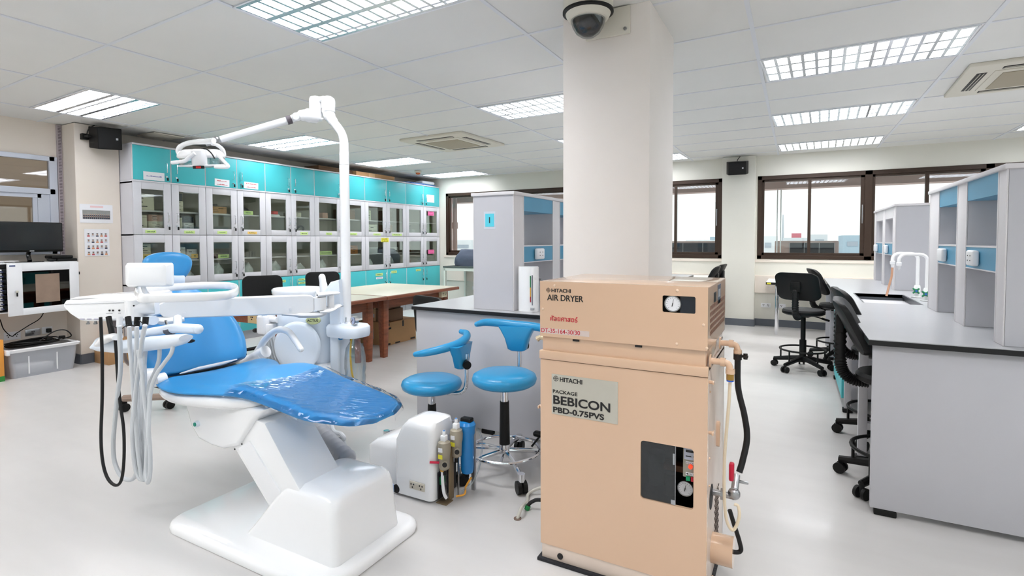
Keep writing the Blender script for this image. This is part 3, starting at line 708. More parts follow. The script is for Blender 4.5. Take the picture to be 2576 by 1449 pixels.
# dark coiled cable, flasks, folder, small machine
a, b = DE[5]; yc = (a+b)/2
g = G()
for k in range(3): g.tube(cr([(CX-.12+.03*math.sin(t), yc+.03+(.075-k*.012)*math.cos(t), 1.385+.075+(.07-k*.01)*math.sin(t)) for t in [i*2*math.pi/8 for i in range(8)]], 4, True), .006, 6, closed=True)
g.box((CX-.18, CX-.13), (yc-.02, yc+.05), (1.385, 1.44), .01)
solo('coiled_cable', g, M_BLACK, 'black coiled cable behind the sixth upper glass door', 'cable')
a, b = DE[3]; y = a+(b-a)*.35
solo('stand_instrument', G().lathe((CX-.15, y, 1.087), [(.05, 0), (.05, .012), (.012, .02), (.01, .13), (.035, .135), (.035, .15)]), mat('dark_teal_metal', (50, 90, 96), .4, metal=.4), 'small dark stand instrument behind the fourth lower glass door', 'instrument')
for q, f in enumerate((.55, .66, .76)):
    y = a+(b-a)*f
    solo('glass_beaker', G().lathe((CX-.14, y, 1.087), [(.022, 0), (.022, .075)], 16, cap=(True, False)), M_CLEAR, ['left', 'middle', 'right'][q]+' glass beaker on the shelf behind the fourth lower glass door', 'beaker', 'glass beakers')
a, b = DE[3]
solo('cloth_bundle', G().sph((CX-.17, a+(b-a)*.42, 1.705), (.09, .11, .05)), mat('dark_bag', (36, 38, 44), .7, bump=.6, bscale=30), 'dark bag lying behind the fourth upper glass door', 'bag')
a, b = DE[11]
solo('ring_binder', G().box((CX-.3, CX-.1), (a+(b-a)*.60, a+(b-a)*.72), (1.386, 1.64), .004), mat('green_binder', (110, 168, 70), .6), 'upright green binder behind the far right upper glass door', 'binder')
solo('desk_scale', G().box((CX-.28, CX-.08), (a+(b-a)*.2, a+(b-a)*.6), (.817, .90), .02).box((CX-.26, CX-.18), (a+(b-a)*.25, a+(b-a)*.55), (.90, .95), .015), M_WBOX, 'small white machine behind the far right lower glass door', 'instrument')
# on top of the cabinets
ZT = 2.388
solo('flat_carton', G().box((-6.82, -6.50), (5.75, 6.45), (ZT, ZT+.085), .003).box((-6.5, -6.499), (5.8, 6.4), (ZT+.06, ZT+.063), m=1), [M_CARDD, M_INK], 'darker flat carton at the back left on top of the cabinets', 'box')
solo('long_carton', G().box((-6.72, -6.42), (6.46, 7.40), (ZT, ZT+.072), .003).box((-6.42, -6.4195), (6.75, 6.9), (ZT, ZT+.072), m=1), [M_CARD, mat('carton_tape', (206, 168, 124), .5)], 'long flat tan carton lying on top of the cabinets', 'box')
def roll(y0, y1, z, m, label, sq=.03):
    g = G()
    n = 14
    g.box((-6.62, -6.42), (y0, y1), (z, z+sq), .012)
    for k in range(n): yy = y0+(y1-y0)*(k+.5)/n; g.cyl((-6.415, yy, z+sq*.5), (-6.41, yy, z+sq*.5), sq*.3, seg=8, m=1)
    solo('folded_sheet', g, [m, mat('blue_print', (70, 110, 190), .6)], label, 'sheet', 'folded plastic sheets on the cabinets')
roll(7.75, 8.30, ZT, mat('blue_bubble_sheet', (130, 165, 215), .4), 'blue patterned folded sheet on top of the last cabinet')
roll(8.30, 8.62, ZT, mat('teal_bubble_sheet', (150, 200, 205), .4), 'greenish folded sheet at the end of the cabinet top')
solo('white_pillow', G().box((-6.62, -6.42), (8.22, 8.62), (ZT+.032, ZT+.09), .028, seg=3), M_PAPER, 'white folded padding lying on the patterned sheets', 'padding')

# ------------------------------------------------------------------ left corner: rack cabinet, monitor, bin
t = thing('rack_cabinet', 'white wall-mounted network cabinet with open glazed door', 'cabinet', (-6.72, 2.2, .6))
x0, x1, y0, y1, z0, z1 = XL+.002, -6.60, 1.78, 2.66, .62, 1.10
part('case', G().box((x0, x1), (y0, y1), (z1-.012, z1), .003).box((x0, x1), (y0, y1), (z0, z0+.012), .003).box((x0, x1), (y1-.012, y1), (z0, z1), .003).box((x0, x1), (y0, y0+.012), (z0, z1), .003).box((x0, x0+.01), (y0, y1), (z0, z1))
     .box((x1-.02, x1+.012), (1.80, 2.0), (z0, z1), .003), M_WHITE2, t)
g = G()
for k in range(8): g.box((-6.75, -6.615), (2.01, 2.62), (.66+k*.05, .695+k*.05), .002, m=k % 2)
part('rack_unit', g, [M_BLACK, mat('dark_rack_metal', (44, 46, 50), .4, metal=.5)], t)
g = G()
for k in range(9): g.box((-6.60, -6.585), (2.015, 2.06), (.655+k*.044, .69+k*.044), .003, m=0); g.cyl((-6.585, 2.05, .67+k*.044), (-6.56, 2.06, .665+k*.044), .006, seg=8, m=1)
part('patch_panel', g, [M_WHITE2, mat('navy_plug', (30, 40, 90), .5)], t)
# door standing slightly open, hinged at the right
hy, hx = 2.655, -6.585; ang = math.radians(-9)
MD = Matrix.Translation((hx, hy, 0)) @ Matrix.Rotation(ang*-1, 4, 'Z') @ Matrix.Translation((-hx, -hy, 0))
g = G(); w = .60
for yy in ((hy-w, hy-w+.115), (hy-.085, hy)): g.box((hx, hx+.018), yy, (.60, 1.095), .004)
for zz in ((.60, .665), (1.02, 1.095)): g.box((hx+.0005, hx+.0175), (hy-w+.1, hy-.08), zz, .003)
g.xf(MD, list(g.bm.verts)); door = part('door', g, M_WHITE2, t)
g = G().box((hx+.006, hx+.010), (hy-w+.11, hy-.08), (.66, 1.025)); g.xf(MD, list(g.bm.verts)); part('pane', g, glassy('dark_rack_glass', (70, 72, 74), .05), door, smooth=False)
g = G().box((hx+.011, hx+.0125), (hy-.38, hy-.175), (.705, .985)); g.xf(MD, list(g.bm.verts)); part('taped_sheet', g, mat('brown_sheet', (150, 128, 112), .7, var=.08, vscale=12), door, smooth=False)
g = G().cyl((hx+.018, hy-w+.06, .83), (hx+.034, hy-w+.06, .83), .013, seg=14).box((hx+.03, hx+.036), (hy-w+.055, hy-w+.068), (.785, .82), .002, m=1); g.xf(MD, list(g.bm.verts)); part('lock', g, [M_CHROME, M_BLACK], door)
g = G().box((hx+.018, hx+.0195), (hy-w+.015, hy-w+.06), (1.068, 1.082)); g.xf(MD, list(g.bm.verts)); part('badge', g, mat('blue_grey_badge', (90, 100, 140), .5), door, smooth=False)
part('blue_lamp', G().cyl((-6.61, 2.17, .735), (-6.604, 2.17, .735), .008, seg=10), mat('blue_led', (90, 170, 255), .4, emit=3), t)
part('hinge', G().box((-6.602, -6.57), (2.655, 2.668), (.96, .99)).box((-6.602, -6.57), (2.655, 2.668), (.68, .71)), M_BLACK, t)
# monitor on the rack
zt = 1.10
t = thing('computer_monitor', 'black widescreen monitor standing on the white network cabinet', 'monitor', (-6.72, 2.25, zt))
part('screen_housing', G().box((-6.74, -6.70), (1.86, 2.585), (1.20, 1.50), .012), M_BLACK, t)
part('screen', G().box((-6.701, -6.698), (1.872, 2.573), (1.222, 1.488)), mat('dark_screen', (16, 17, 19), .18, coat=.3), t, smooth=False)
part('stand', G().tube(cr([(-6.73, 2.315, 1.21), (-6.75, 2.315, 1.17), (-6.72, 2.315, 1.112)], 5), .018, 10).lathe((-6.72, 2.315, zt), [(.11, 0), (.11, .006), (.03, .012)], 24), mat('glossy_black_stand', (14, 14, 16), .12, coat=.5), t)
part('maker_badge', G().box((-6.6985, -6.697), (2.31, 2.345), (1.206, 1.216)), M_ALU, t, smooth=False)
solo('computer_mouse', G().sph((-6.66, 2.475, zt+.018), (.028, .05, .018)), M_BLACK, 'small black mouse on the network cabinet', 'mouse')
solo('recorder_box', G().box((-6.82, -6.62), (2.50, 2.67), (zt, zt+.03), .008).box((-6.80, -6.63), (2.46, 2.64), (zt+.03, zt+.062), .01), M_BLACK, 'black recorder box with cables on the right end of the network cabinet', 'recorder')
solo('paper_pile', G().box((-6.80, -6.64), (1.85, 2.10), (zt, zt+.012), .003).box((-6.78, -6.62), (1.83, 2.2), (zt+.012, zt+.018), .002), M_PAPER, 'white papers under the monitor on the network cabinet', 'paper')
# sockets & cables on the wall below
def socket(name, x, y0, y1, z0, z1, face, label, m=M_WHITE2, cat='power socket', holes=2, group='wall sockets'):
    t = thing(name, label, cat, ((x if face == 'x' else (y0+y1)/2), (y0+y1)/2 if face == 'x' else x, z0), group)
    g = G(); h = G(); n = holes
    for k in range(n):
        c = y0+(y1-y0)*(k+.5)/n; zc = (z0+z1)/2; r = min((z1-z0)*.12, .006)
        for dy, dz in ((-.008, .008), (.008, .008), (0, -.009)):
            if face == 'x': h.box((x+.008, x+.0096), (c+dy-r*.6, c+dy+r*.6), (zc+dz-r, zc+dz+r))
            else: h.box((c+dy-r*.6, c+dy+r*.6), (x-.0096, x-.008), (zc+dz-r, zc+dz+r))
    if face == 'x': g.box((x, x+.009), (y0, y1), (z0, z1), .003)
    else: g.box((y0, y1), (x-.009, x), (z0, z1), .003)
    part('plate', g, m, t); part('socket_hole', h, M_INK, t, smooth=False); return t
socket('power_socket', XL, 2.17, 2.30, .315, .395, 'x', 'white double socket on the wall left of the grey plate')
socket('power_socket', XL, 2.335, 2.46, .33, .40, 'x', 'grey metal switch plate on the wall behind the storage bin', M_STEEL, holes=1)
socket('power_socket', XL, 2.47, 2.56, .335, .405, 'x', 'white socket with a black plug above the storage bin', holes=1)
solo('power_plug', G().box((XL+.01, XL+.05), (2.50, 2.54), (.345, .39), .008), M_BLACK, 'black plug in the wall socket above the bin', 'plug')
g = G().tube(cr([(-6.70, 2.42, .625), (-6.78, 2.40, .52), (-6.85, 2.33, .45), (-6.90, 2.25, .38), (-6.92, 2.22, .355), (-6.88, 2.15, .44), (-6.82, 2.10, .56), (-6.8, 2.02, .62)], 6), .0045, 6)
solo('thin_cable', g, M_BLACK, 'thin black cable looping down from the network cabinet to the socket', 'cable')
# clear storage bin with coiled cable
bx0, bx1, by0, by1 = -6.90, -6.49, 2.06, 2.60
t = thing('storage_bin', 'translucent plastic storage bin with white rim on the floor below the network cabinet', 'storage bin', (-6.70, 2.33, 0))
def bring(e, z): return [(x, y, z) for x, y in rrect((bx0+bx1)/2, (by0+by1)/2, bx1-bx0+e, by1-by0+e, .04)]
part('tub', G().rings([bring(-.07, .012), bring(-.05, .0), bring(-.02, .12), bring(0, .255)], cap=(True, False)), mat('translucent_tub', (206, 210, 218), .3, alpha=.62), t)
part('rim', G().rings([bring(0, .25), bring(.035, .25), bring(.045, .275), bring(.01, .282), bring(-.01, .268)], cap=(False, False)), M_WHITE2, t)
part('rib', G().box((bx1-.012, bx1-.004), (2.2, 2.21), (.03, .25)).box((bx1-.012, bx1-.004), (2.42, 2.43), (.03, .25)), M_WHITE2, t)
part('latch', G().box((bx1-.03, bx1+.035), (2.03, 2.06), (.235, .285), .008), M_WHITE2, t)
solo('folded_paper', G().box((-6.75, -6.56), (2.15, 2.42), (.016, .10), .01), M_PAPER, 'white papers lying inside the translucent bin', 'paper')
g = G()
for k in range(9):
    rr = .155-.010*(k % 4); zz = .285+.011*(k//3)+.003*(k % 3)
    g.tube(cr([(-6.70+rr*.95*math.cos(q+.3*k)*(1+.05*math.sin(3*q+k)), 2.31+rr*1.35*math.sin(q+.3*k), zz+.008*math.sin(2*q+k)) for q in [i*2*math.pi/9 for i in range(9)]], 4, True), .0055, 6, closed=True)
g.tube(cr([(-6.56, 2.30, .31), (-6.54, 2.42, .40), (-6.55, 2.52, .40), (-6.58, 2.58, .33), (-6.62, 2.52, .305)], 6), .006, 6)
g.box((-6.60, -6.56), (2.37, 2.42), (.315, .35), .006).box((-6.63, -6.60), (2.49, 2.54), (.31, .34), .006)
solo('coiled_cable', g, M_BLACK, 'big coil of black cable resting on top of the storage bin', 'cable')
# orange crate at the frame edge
solo('orange_crate', G().box((-6.93, -6.49), (1.60, 2.025), (0, .39), .006).box((-6.491, -6.488), (1.975, 2.025), (.0, .05), m=1), [mat('orange_box_paint', (236, 160, 66), .5), mat('green_patch', (50, 140, 60), .5)], 'orange box cut by the left edge of the photo', 'box')
# carton by the pilaster
g = G().box((-6.635, -6.34), (2.80, 3.10), (.0, .235), .003).box((-6.34, -6.339), (2.93, 2.95), (0, .235), m=1)
solo('carton', g, [M_CARD, mat('carton_tape', (206, 168, 124), .5)], 'brown cardboard box on the floor against the cream pilaster', 'box')
# posters on the pilaster
XP = -6.653
t = thing('poster', 'white poster with a group photograph taped to the pilaster', 'poster', (XP, 2.86, 1.5), 'posters on the pilaster')
part('sheet', G().box((XP, XP+.0012), (2.715, 3.02), (1.503, 1.703)), M_PAPER, t, smooth=False)
part('photograph', G().box((XP+.001, XP+.002), (2.74, 2.995), (1.545, 1.64)), mat('photo_backdrop', (150, 152, 150), .6, var=.1, vscale=20), t, smooth=False)
part('heading', G().box((XP+.001, XP+.002), (2.81, 2.93), (1.668, 1.688)), mat('pale_pink_print', (240, 206, 208), .6), t, smooth=False)
g = G()
for k in range(26):
    y = 2.745+.0098*(k % 13)*1.95; z = 1.565+.022*(k//13)
    g.box((XP+.0018, XP+.0026), (y, y+.014), (z-.02, z), m=0).box((XP+.0018, XP+.0028), (y+.003, y+.010), (z, z+.011), m=1)
part('printed_people', g, [mat('dark_clothes_print', (52, 54, 70), .7), mat('skin_print', (196, 164, 146), .7)], t, smooth=False)
t = thing('poster', 'white poster with twenty small portrait photos below the group picture', 'poster', (XP, 2.87, 1.15), 'posters on the pilaster')
part('sheet', G().box((XP, XP+.0012), (2.75, 2.98), (1.147, 1.437)), M_PAPER, t, smooth=False)
hair = mat('dark_hair_print', (46, 36, 38), .7); tops = [mat('print_a', (196, 80, 90), .7), mat('print_b', (210, 214, 226), .7), mat('print_c', (60, 66, 90), .7), mat('print_d', (220, 150, 110), .7)]
for r in range(4):
    g = G()
    for c_ in range(5):
        y = 2.772+c_*.040; z = 1.395-r*.066
        g.box((XP+.0011, XP+.0018), (y, y+.03), (z-.04, z), m=0).box((XP+.0017, XP+.0024), (y+.003, y+.027), (z-.04, z-.026), m=3+((r*5+c_) % 4))
        g.box((XP+.0017, XP+.0026), (y+.009, y+.021), (z-.026, z-.010), m=2).box((XP+.0017, XP+.0028), (y+.008, y+.022), (z-.012, z-.004), m=1)
    part('portrait_row', g, [mat('print_bg', (222, 224, 228), .7), hair, MATS['skin_print']]+tops, t, smooth=False)
# ------------------------------------------------------------------ lab benches
ZB = .835
def bench(name, label, x0, x1, y0, y1, sink=None, teal=(), legs=(), closed=None):
    t = thing(name, label, 'lab bench', ((x0+x1)/2, (y0+y1)/2, 0), 'lab benches')
    def slab(bm_, z0, z1, m, e=0.0):
        if sink is None: bm_.box((x0-e, x1+e), (y0-e, y1+e), (z0, z1), .003, m)
        else:
            sx0, sx1, sy0, sy1 = sink
            bm_.box((x0, sx0), (y0, y1), (z0, z1), 0, m).box((sx1, x1), (y0, y1), (z0, z1), 0, m).box((sx0, sx1), (y0, sy0), (z0, z1), 0, m).box((sx0, sx1), (sy1, y1), (z0, z1), 0, m)
    g = G(); slab(g, ZB-.004, ZB, 0); slab(g, ZB-.028, ZB-.004, 1)
    part('worktop', g, [M_TOP, M_TOPEDGE], t, smooth=False)
    if sink:
        sx0, sx1, sy0, sy1 = sink; g = G(); d = .25; w = .006
        g.box((sx0, sx1), (sy0, sy1), (ZB-d-w, ZB-d)).box((sx0-w, sx0), (sy0, sy1), (ZB-d, ZB-.001)).box((sx1, sx1+w), (sy0, sy1), (ZB-d, ZB-.001)).box((sx0, sx1), (sy0-w, sy0), (ZB-d, ZB-.001)).box((sx0, sx1), (sy1, sy1+w), (ZB-d, ZB-.001))
        g.box((sx0, sx0+.012), (sy0, sy1), (ZB-.02, ZB-.001)).box((sx1-.012, sx1), (sy0, sy1), (ZB-.02, ZB-.001))
        sk = part('sink_bowl', g, mat('dark_grey_sink', (66, 70, 76), .35), t)
        part('strainer', G().lathe(((sx0+sx1)/2, (sy0+sy1)/2, ZB-d), [(.045, 0), (.045, .004), (.02, .006)]), M_STEEL, sk)
    part('end_panel', G().box((x0+.02, x1-.02), (y0+.03, y0+.055), (.03, ZB-.028), .002), M_LAM2, t)
    part('end_panel', G().box((x0+.02, x1-.02), (y1-.055, y1-.03), (.03, ZB-.028), .002), M_LAM2, t)
    part('centre_panel', G().box(((x0+x1)/2-.01, (x0+x1)/2+.01), (y0+.06, y1-.06), (.06, ZB-.03)), M_LAM, t, smooth=False)
    g = G()
    for y in (y0+.043, y1-.043):
        for x in (x0+.08, (x0+x1)/2, x1-.08): g.box((x-.045, x+.045), (y-.018, y+.018), (0, .03), .006)
    part('foot', g, M_BLACK, t)
    for s, xs in ((1, x0), (-1, x1)):
        for y in legs:
            g = G(); a, b = sorted((xs+s*.03, xs+s*.075))
            g.box((a, b), (y-.02, y+.02), (.03, ZB-.028), .002)
            a2, b2 = sorted((xs+s*.075, (x0+x1)/2-s*.01)); g.box((a2, b2), (y-.02, y+.02), (.19, .23)).box((a2, b2), (y-.02, y+.02), (ZB-.075, ZB-.03))
            part('leg_frame', g, M_LAM, t)
            part('leveling_foot', G().box((min(a, b)-.01, max(a, b)+.01), (y-.03, y+.03), (0, .03), .006), M_BLACK, t)
        for (ya, yb, notes) in teal:
            a, b = sorted((xs+s*.035, (x0+x1)/2-s*.012))
            cb = part('cupboard', G().box((a, b), (ya, yb), (.08, ZB-.05)), M_LAM, t, smooth=False)
            ym = (ya+yb)/2; da, db = sorted((xs+s*.018, xs+s*.035))
            for c0, c1, hy in ((ya, ym, ym-.05), (ym, yb, ym+.05)):
                part('cupboard_door', G().box((da, db), (c0+.003, c1-.003), (.08, ZB-.055), .002), M_TEAL, t)
            g = G()
            for hy in (ym-.05, ym+.05):
                xx = xs+s*.018; g.tube([(xx, hy, .60), (xx-s*.026, hy, .60), (xx-s*.028, hy, .70), (xx, hy, .70)], .0045, 8)
            part('handle', g, M_CHROME, t)
            if notes and s == 1:
                g = G()
                for q, (na, nb, nz0, nz1) in enumerate(notes): g.box((da-.0015, da-.0003), (na, nb), (nz0, nz1))
                part('taped_sheet', g, M_PAPER, t, smooth=False)
    return t
bench('lab_bench', 'long pale grey lab bench with black edge and sink at the right', .305, 1.61, 2.93, 7.32, sink=(.44, .80, 4.62, 5.40),
      teal=((4.72, 5.64, [(4.80, 5.02, .35, .62), (5.2, 5.36, .40, .60)]),), legs=(3.66, 4.64, 5.70, 6.6))
bench('lab_bench', 'lab bench in the middle behind the blue stools with numbered shelf tower', -2.42, -1.195, 2.955, 7.30, teal=((4.72, 5.64, []),), legs=(3.66, 4.64, 5.70, 6.6))

def shelf_tower(x0, x1, y0, y1, cells, label, front, sockets, endp=.11, blank=()):
    """double-sided reagent tower: cells = openings along Y; front = X of the sides"""
    t = thing('shelf_tower', label, 'shelf tower', ((x0+x1)/2, (y0+y1)/2, ZB), 'reagent shelf towers')
    z0, z1 = ZB+.001, 1.60
    part('top_board', G().box((x0-.012, x1+.012), (y0-.012, y1+.012), (z1, z1+.022), .003), M_EDGE, t)
    prev = y0
    for a, b in cells+[(y1, y1)]:
        g = G()
        if a-prev > .005: g.box((x0+.004, x1-.004), (prev, a), (z0, z1), 0, 0)
        for x in (x0, x1-.004) if a-prev > .005 else ():
            g.box((x, x+.004), (prev+.004, a-.004), (z0, z1), .001, 1)
            g.box((x-.002, x+.006), (prev, prev+.012), (z0, z1), .001, 1).box((x-.002, x+.006), (a-.012, a), (z0, z1), .001, 1)
        prev = b
        part('upright', g, [M_LAM2, M_EDGE], t)
    g = G(); h = G(); sock = []
    for k, (a, b) in enumerate(cells):
        m1 = 1 if k in blank else 0
        g.box((x0+.002, x1-.002), (a, b), (1.50, z1), 0, m1)
        h.box((x0+.002, x1-.002), (a, b), (1.152, 1.258), 0)
        h.box((x0, x1), (a, b), (1.258, 1.266), 0, 1).box((x0, x1), (a, b), (1.146, 1.152), 0, 1)
    part('upper_panel', g, [M_TEALB, M_EDGE], t, smooth=False)
    part('socket_rail', h, [M_TEALB, M_EDGE], t, smooth=False)
    for f, yc, holes in sockets:
        s = -1 if abs(f-x0) < .01 else 1
        g = G(); X0, X1 = sorted((f, f+s*.028)); g.box((X0, X1), (yc-.060, yc+.060), (1.165, 1.243), .010, 0, 3)
        so = part('socket', g, M_WHITE2, t, label='white power socket')
        g = G(); X0, X1 = sorted((f+s*.0275, f+s*.029))
        for dy in (-.022, .022):
            for dz in (-.012, .012): g.box((X0, X1), (yc+dy-.004, yc+dy+.004), (1.204+dz-.003, 1.204+dz+.003))
        if holes: part('socket_hole', g, M_INK, so, smooth=False)
    return t
shelf_tower(.795, 1.115, 3.0, 4.47, [(3.115, 3.60), (3.79, 4.215)], 'big shelf tower nearest the right edge with blue panels', .795, [(.795, 3.42, 1), (.795, 4.05, 0)])
shelf_tower(.795, 1.115, 5.87, 7.30, [(6.01, 6.50), (6.66, 7.17)], 'smaller white shelf tower behind the faucets at the far end of the right bench', .795, [(.795, 6.32, 0), (.795, 7.06, 0)], blank=(0, 1))
tw = shelf_tower(-1.937, -1.627, 3.03, 4.50, [(3.18, 3.66), (3.80, 4.28)], 'shelf tower with the number 1 sign on the middle bench', -1.627, [(-1.627, 3.40, 1), (-1.627, 4.02, 1)])
shelf_tower(-1.937, -1.627, 5.85, 7.28, [(6.0, 6.48), (6.64, 7.15)], 'shelf tower mostly hidden further along the middle bench', -1.627, [])
# number sign
t = thing('number_sign', 'turquoise paper sign with a black 1 on the shelf tower', 'sign', (-1.78, 3.028, 1.3))
a = py(1221, 538, 3.029); b = py(1243, 570, 3.029)
part('sheet', G().box((a.x-.03+.03, b.x), (3.0265, 3.0285), (b.z, a.z)), mat('turquoise_paper', (88, 206, 226), .6), t, smooth=False)
text('numeral', '1', .055, ((a.x+b.x)/2, 3.026, (a.z+b.z)/2-.018), (1, 0, 0), (0, 0, 1), M_INK, t, bold=.02, align='CENTER')
part('plastic_sleeve', G().box((a.x-.012, b.x+.012), (3.0285, 3.0298), (b.z-.015, a.z+.015)), mat('milky_sleeve', (206, 212, 222), .3), t, smooth=False)
# black object on the second socket rail, small steel fitting
solo('plug_adapter', G().box((-1.627+.03, -1.627+.075), (4.0, 4.05), (1.20, 1.27), .008), M_BLACK, 'black plug adapter on the socket rail at the edge of the column', 'plug')
solo('rail_fitting', G().cyl((-1.627, 3.36, 1.02), (-1.58, 3.36, 1.02), .012, seg=12), M_STEEL, 'small steel fitting beside the white towel dispenser', 'fitting')
# cup dispenser
cx, cy = -1.54, 3.075
t = thing('cup_dispenser', 'white oval column dispenser with coloured level gauge on the middle bench', 'dispenser', (cx, cy, ZB))
def oval(z, k=1.0): return [(cx+.072*k*math.cos(q), cy+.045*k*math.sin(q), z) for q in [2*math.pi*j/28 for j in range(28)]]
part('body', G().rings([oval(ZB+.001), oval(ZB+.28), oval(ZB+.292, .985), oval(ZB+.294, .93)]), M_WHITE, t)
# place gauge strips on the front towards the camera
def on_oval(q): return Vector((cx+.0725*math.cos(q), cy+.0455*math.sin(q), 0))
p = on_oval(math.radians(-52)); p2 = on_oval(math.radians(-62))
g = G()
for k, (a_, b_) in enumerate(((.16, .235), (.10, .16), (.065, .10))): g.cyl(p2+Vector((0, 0, ZB+a_)), p2+Vector((0, 0, ZB+b_)), .004, seg=6, m=k)
part('gauge', g, [mat('gauge_green', (40, 130, 80), .5), mat('gauge_amber', (226, 170, 60), .5), mat('gauge_red', (180, 40, 50), .5)], t)
part('slot', G().cyl(p+Vector((0, 0, ZB+.045)), p+Vector((0, 0, ZB+.24)), .003, seg=6), mat('slate_slot', (74, 88, 108), .5), t)
part('badge', G().box((p.x-.012, p.x+.014), (p.y-.006, p.y+.004), (ZB+.014, ZB+.03), .001), mat('silver_badge', (170, 172, 178), .4), t)

# faucets
def faucet(xb, yb, xt, lab, hose):
    t = thing('lab_faucet', lab, 'faucet', (xb, yb, ZB), 'white gooseneck lab faucets')
    part('base', G().lathe((xb, yb, ZB), [(.034, 0), (.034, .006), (.022, .01), (.022, .085), (.017, .10)], 24), M_WHITE, t)
    part('base_plate', G().lathe((xb, yb, ZB), [(.04, 0), (.04, .003), (.036, .004)], 24), M_STEEL, t)
    ztop = 1.185; r = .045
    pts = [(xb, yb, ZB+.09), (xb, yb, 1.05), (xb, yb, ztop-r)]+[(xb-r+r*math.cos(q), yb, ztop-r+r*math.sin(q)) for q in [math.radians(a) for a in (20, 45, 70, 90)]]+[(xt+r, yb, ztop)]+[(xt+r-r*math.sin(q), yb, ztop-r+r*math.cos(q)) for q in [math.radians(a) for a in (20, 45, 70, 90)]]+[(xt, yb, 1.105)]
    part('spout', G().tube(pts, .0125, 14), M_WHITE, t)
    part('nozzle', G().lathe((xt, yb, 1.065), [(.004, 0), (.009, .012), (.010, .028), (.017, .034), (.018, .055), (.013, .06)], 16), M_WHITE2, t)
    g = G()
    hx, hz = xb-.012, ZB+.055
    for k in range(4):
        q = math.radians(45+90*k); g.tube([(hx, yb-.028, hz), (hx+.030*math.cos(q), yb-.030, hz+.028*math.sin(q))], [.009, .006], 8)
    g.cyl((hx, yb-.018, hz), (hx, yb-.040, hz), .014, seg=14)
    part('cross_handle', g, mat('green_tap_handle', (20, 130, 84), .35, coat=.3), t)
    part('handle_cap', G().cyl((hx, yb-.040, hz), (hx, yb-.044, hz), .008, seg=12), mat('blue_cap', (60, 110, 200), .4), t)
    return t
f1 = faucet(.855, 5.20, .69, 'left-hand white gooseneck lab faucet with brown rubber hose, farther from camera', 1)
faucet(.868, 4.93, .695, 'right-hand white gooseneck lab faucet with green cross handle, nearer the camera', 0)
part('rubber_hose', G().tube(cr([(.69, 5.20, 1.07), (.685, 5.19, 1.0), (.668, 5.17, .93), (.648, 5.14, .845)], 6), .008, 10), mat('brown_rubber_hose', (196, 150, 122), .5), f1)
solo('soap_bottle', G().lathe((.905, 4.80, ZB+.001), [(.03, 0), (.032, .005), (.032, .15), (.02, .175), (.012, .19)]), mat('cream_bottle', (232, 228, 214), .4), 'cream bottle half hidden behind the near shelf tower by the faucets', 'bottle')

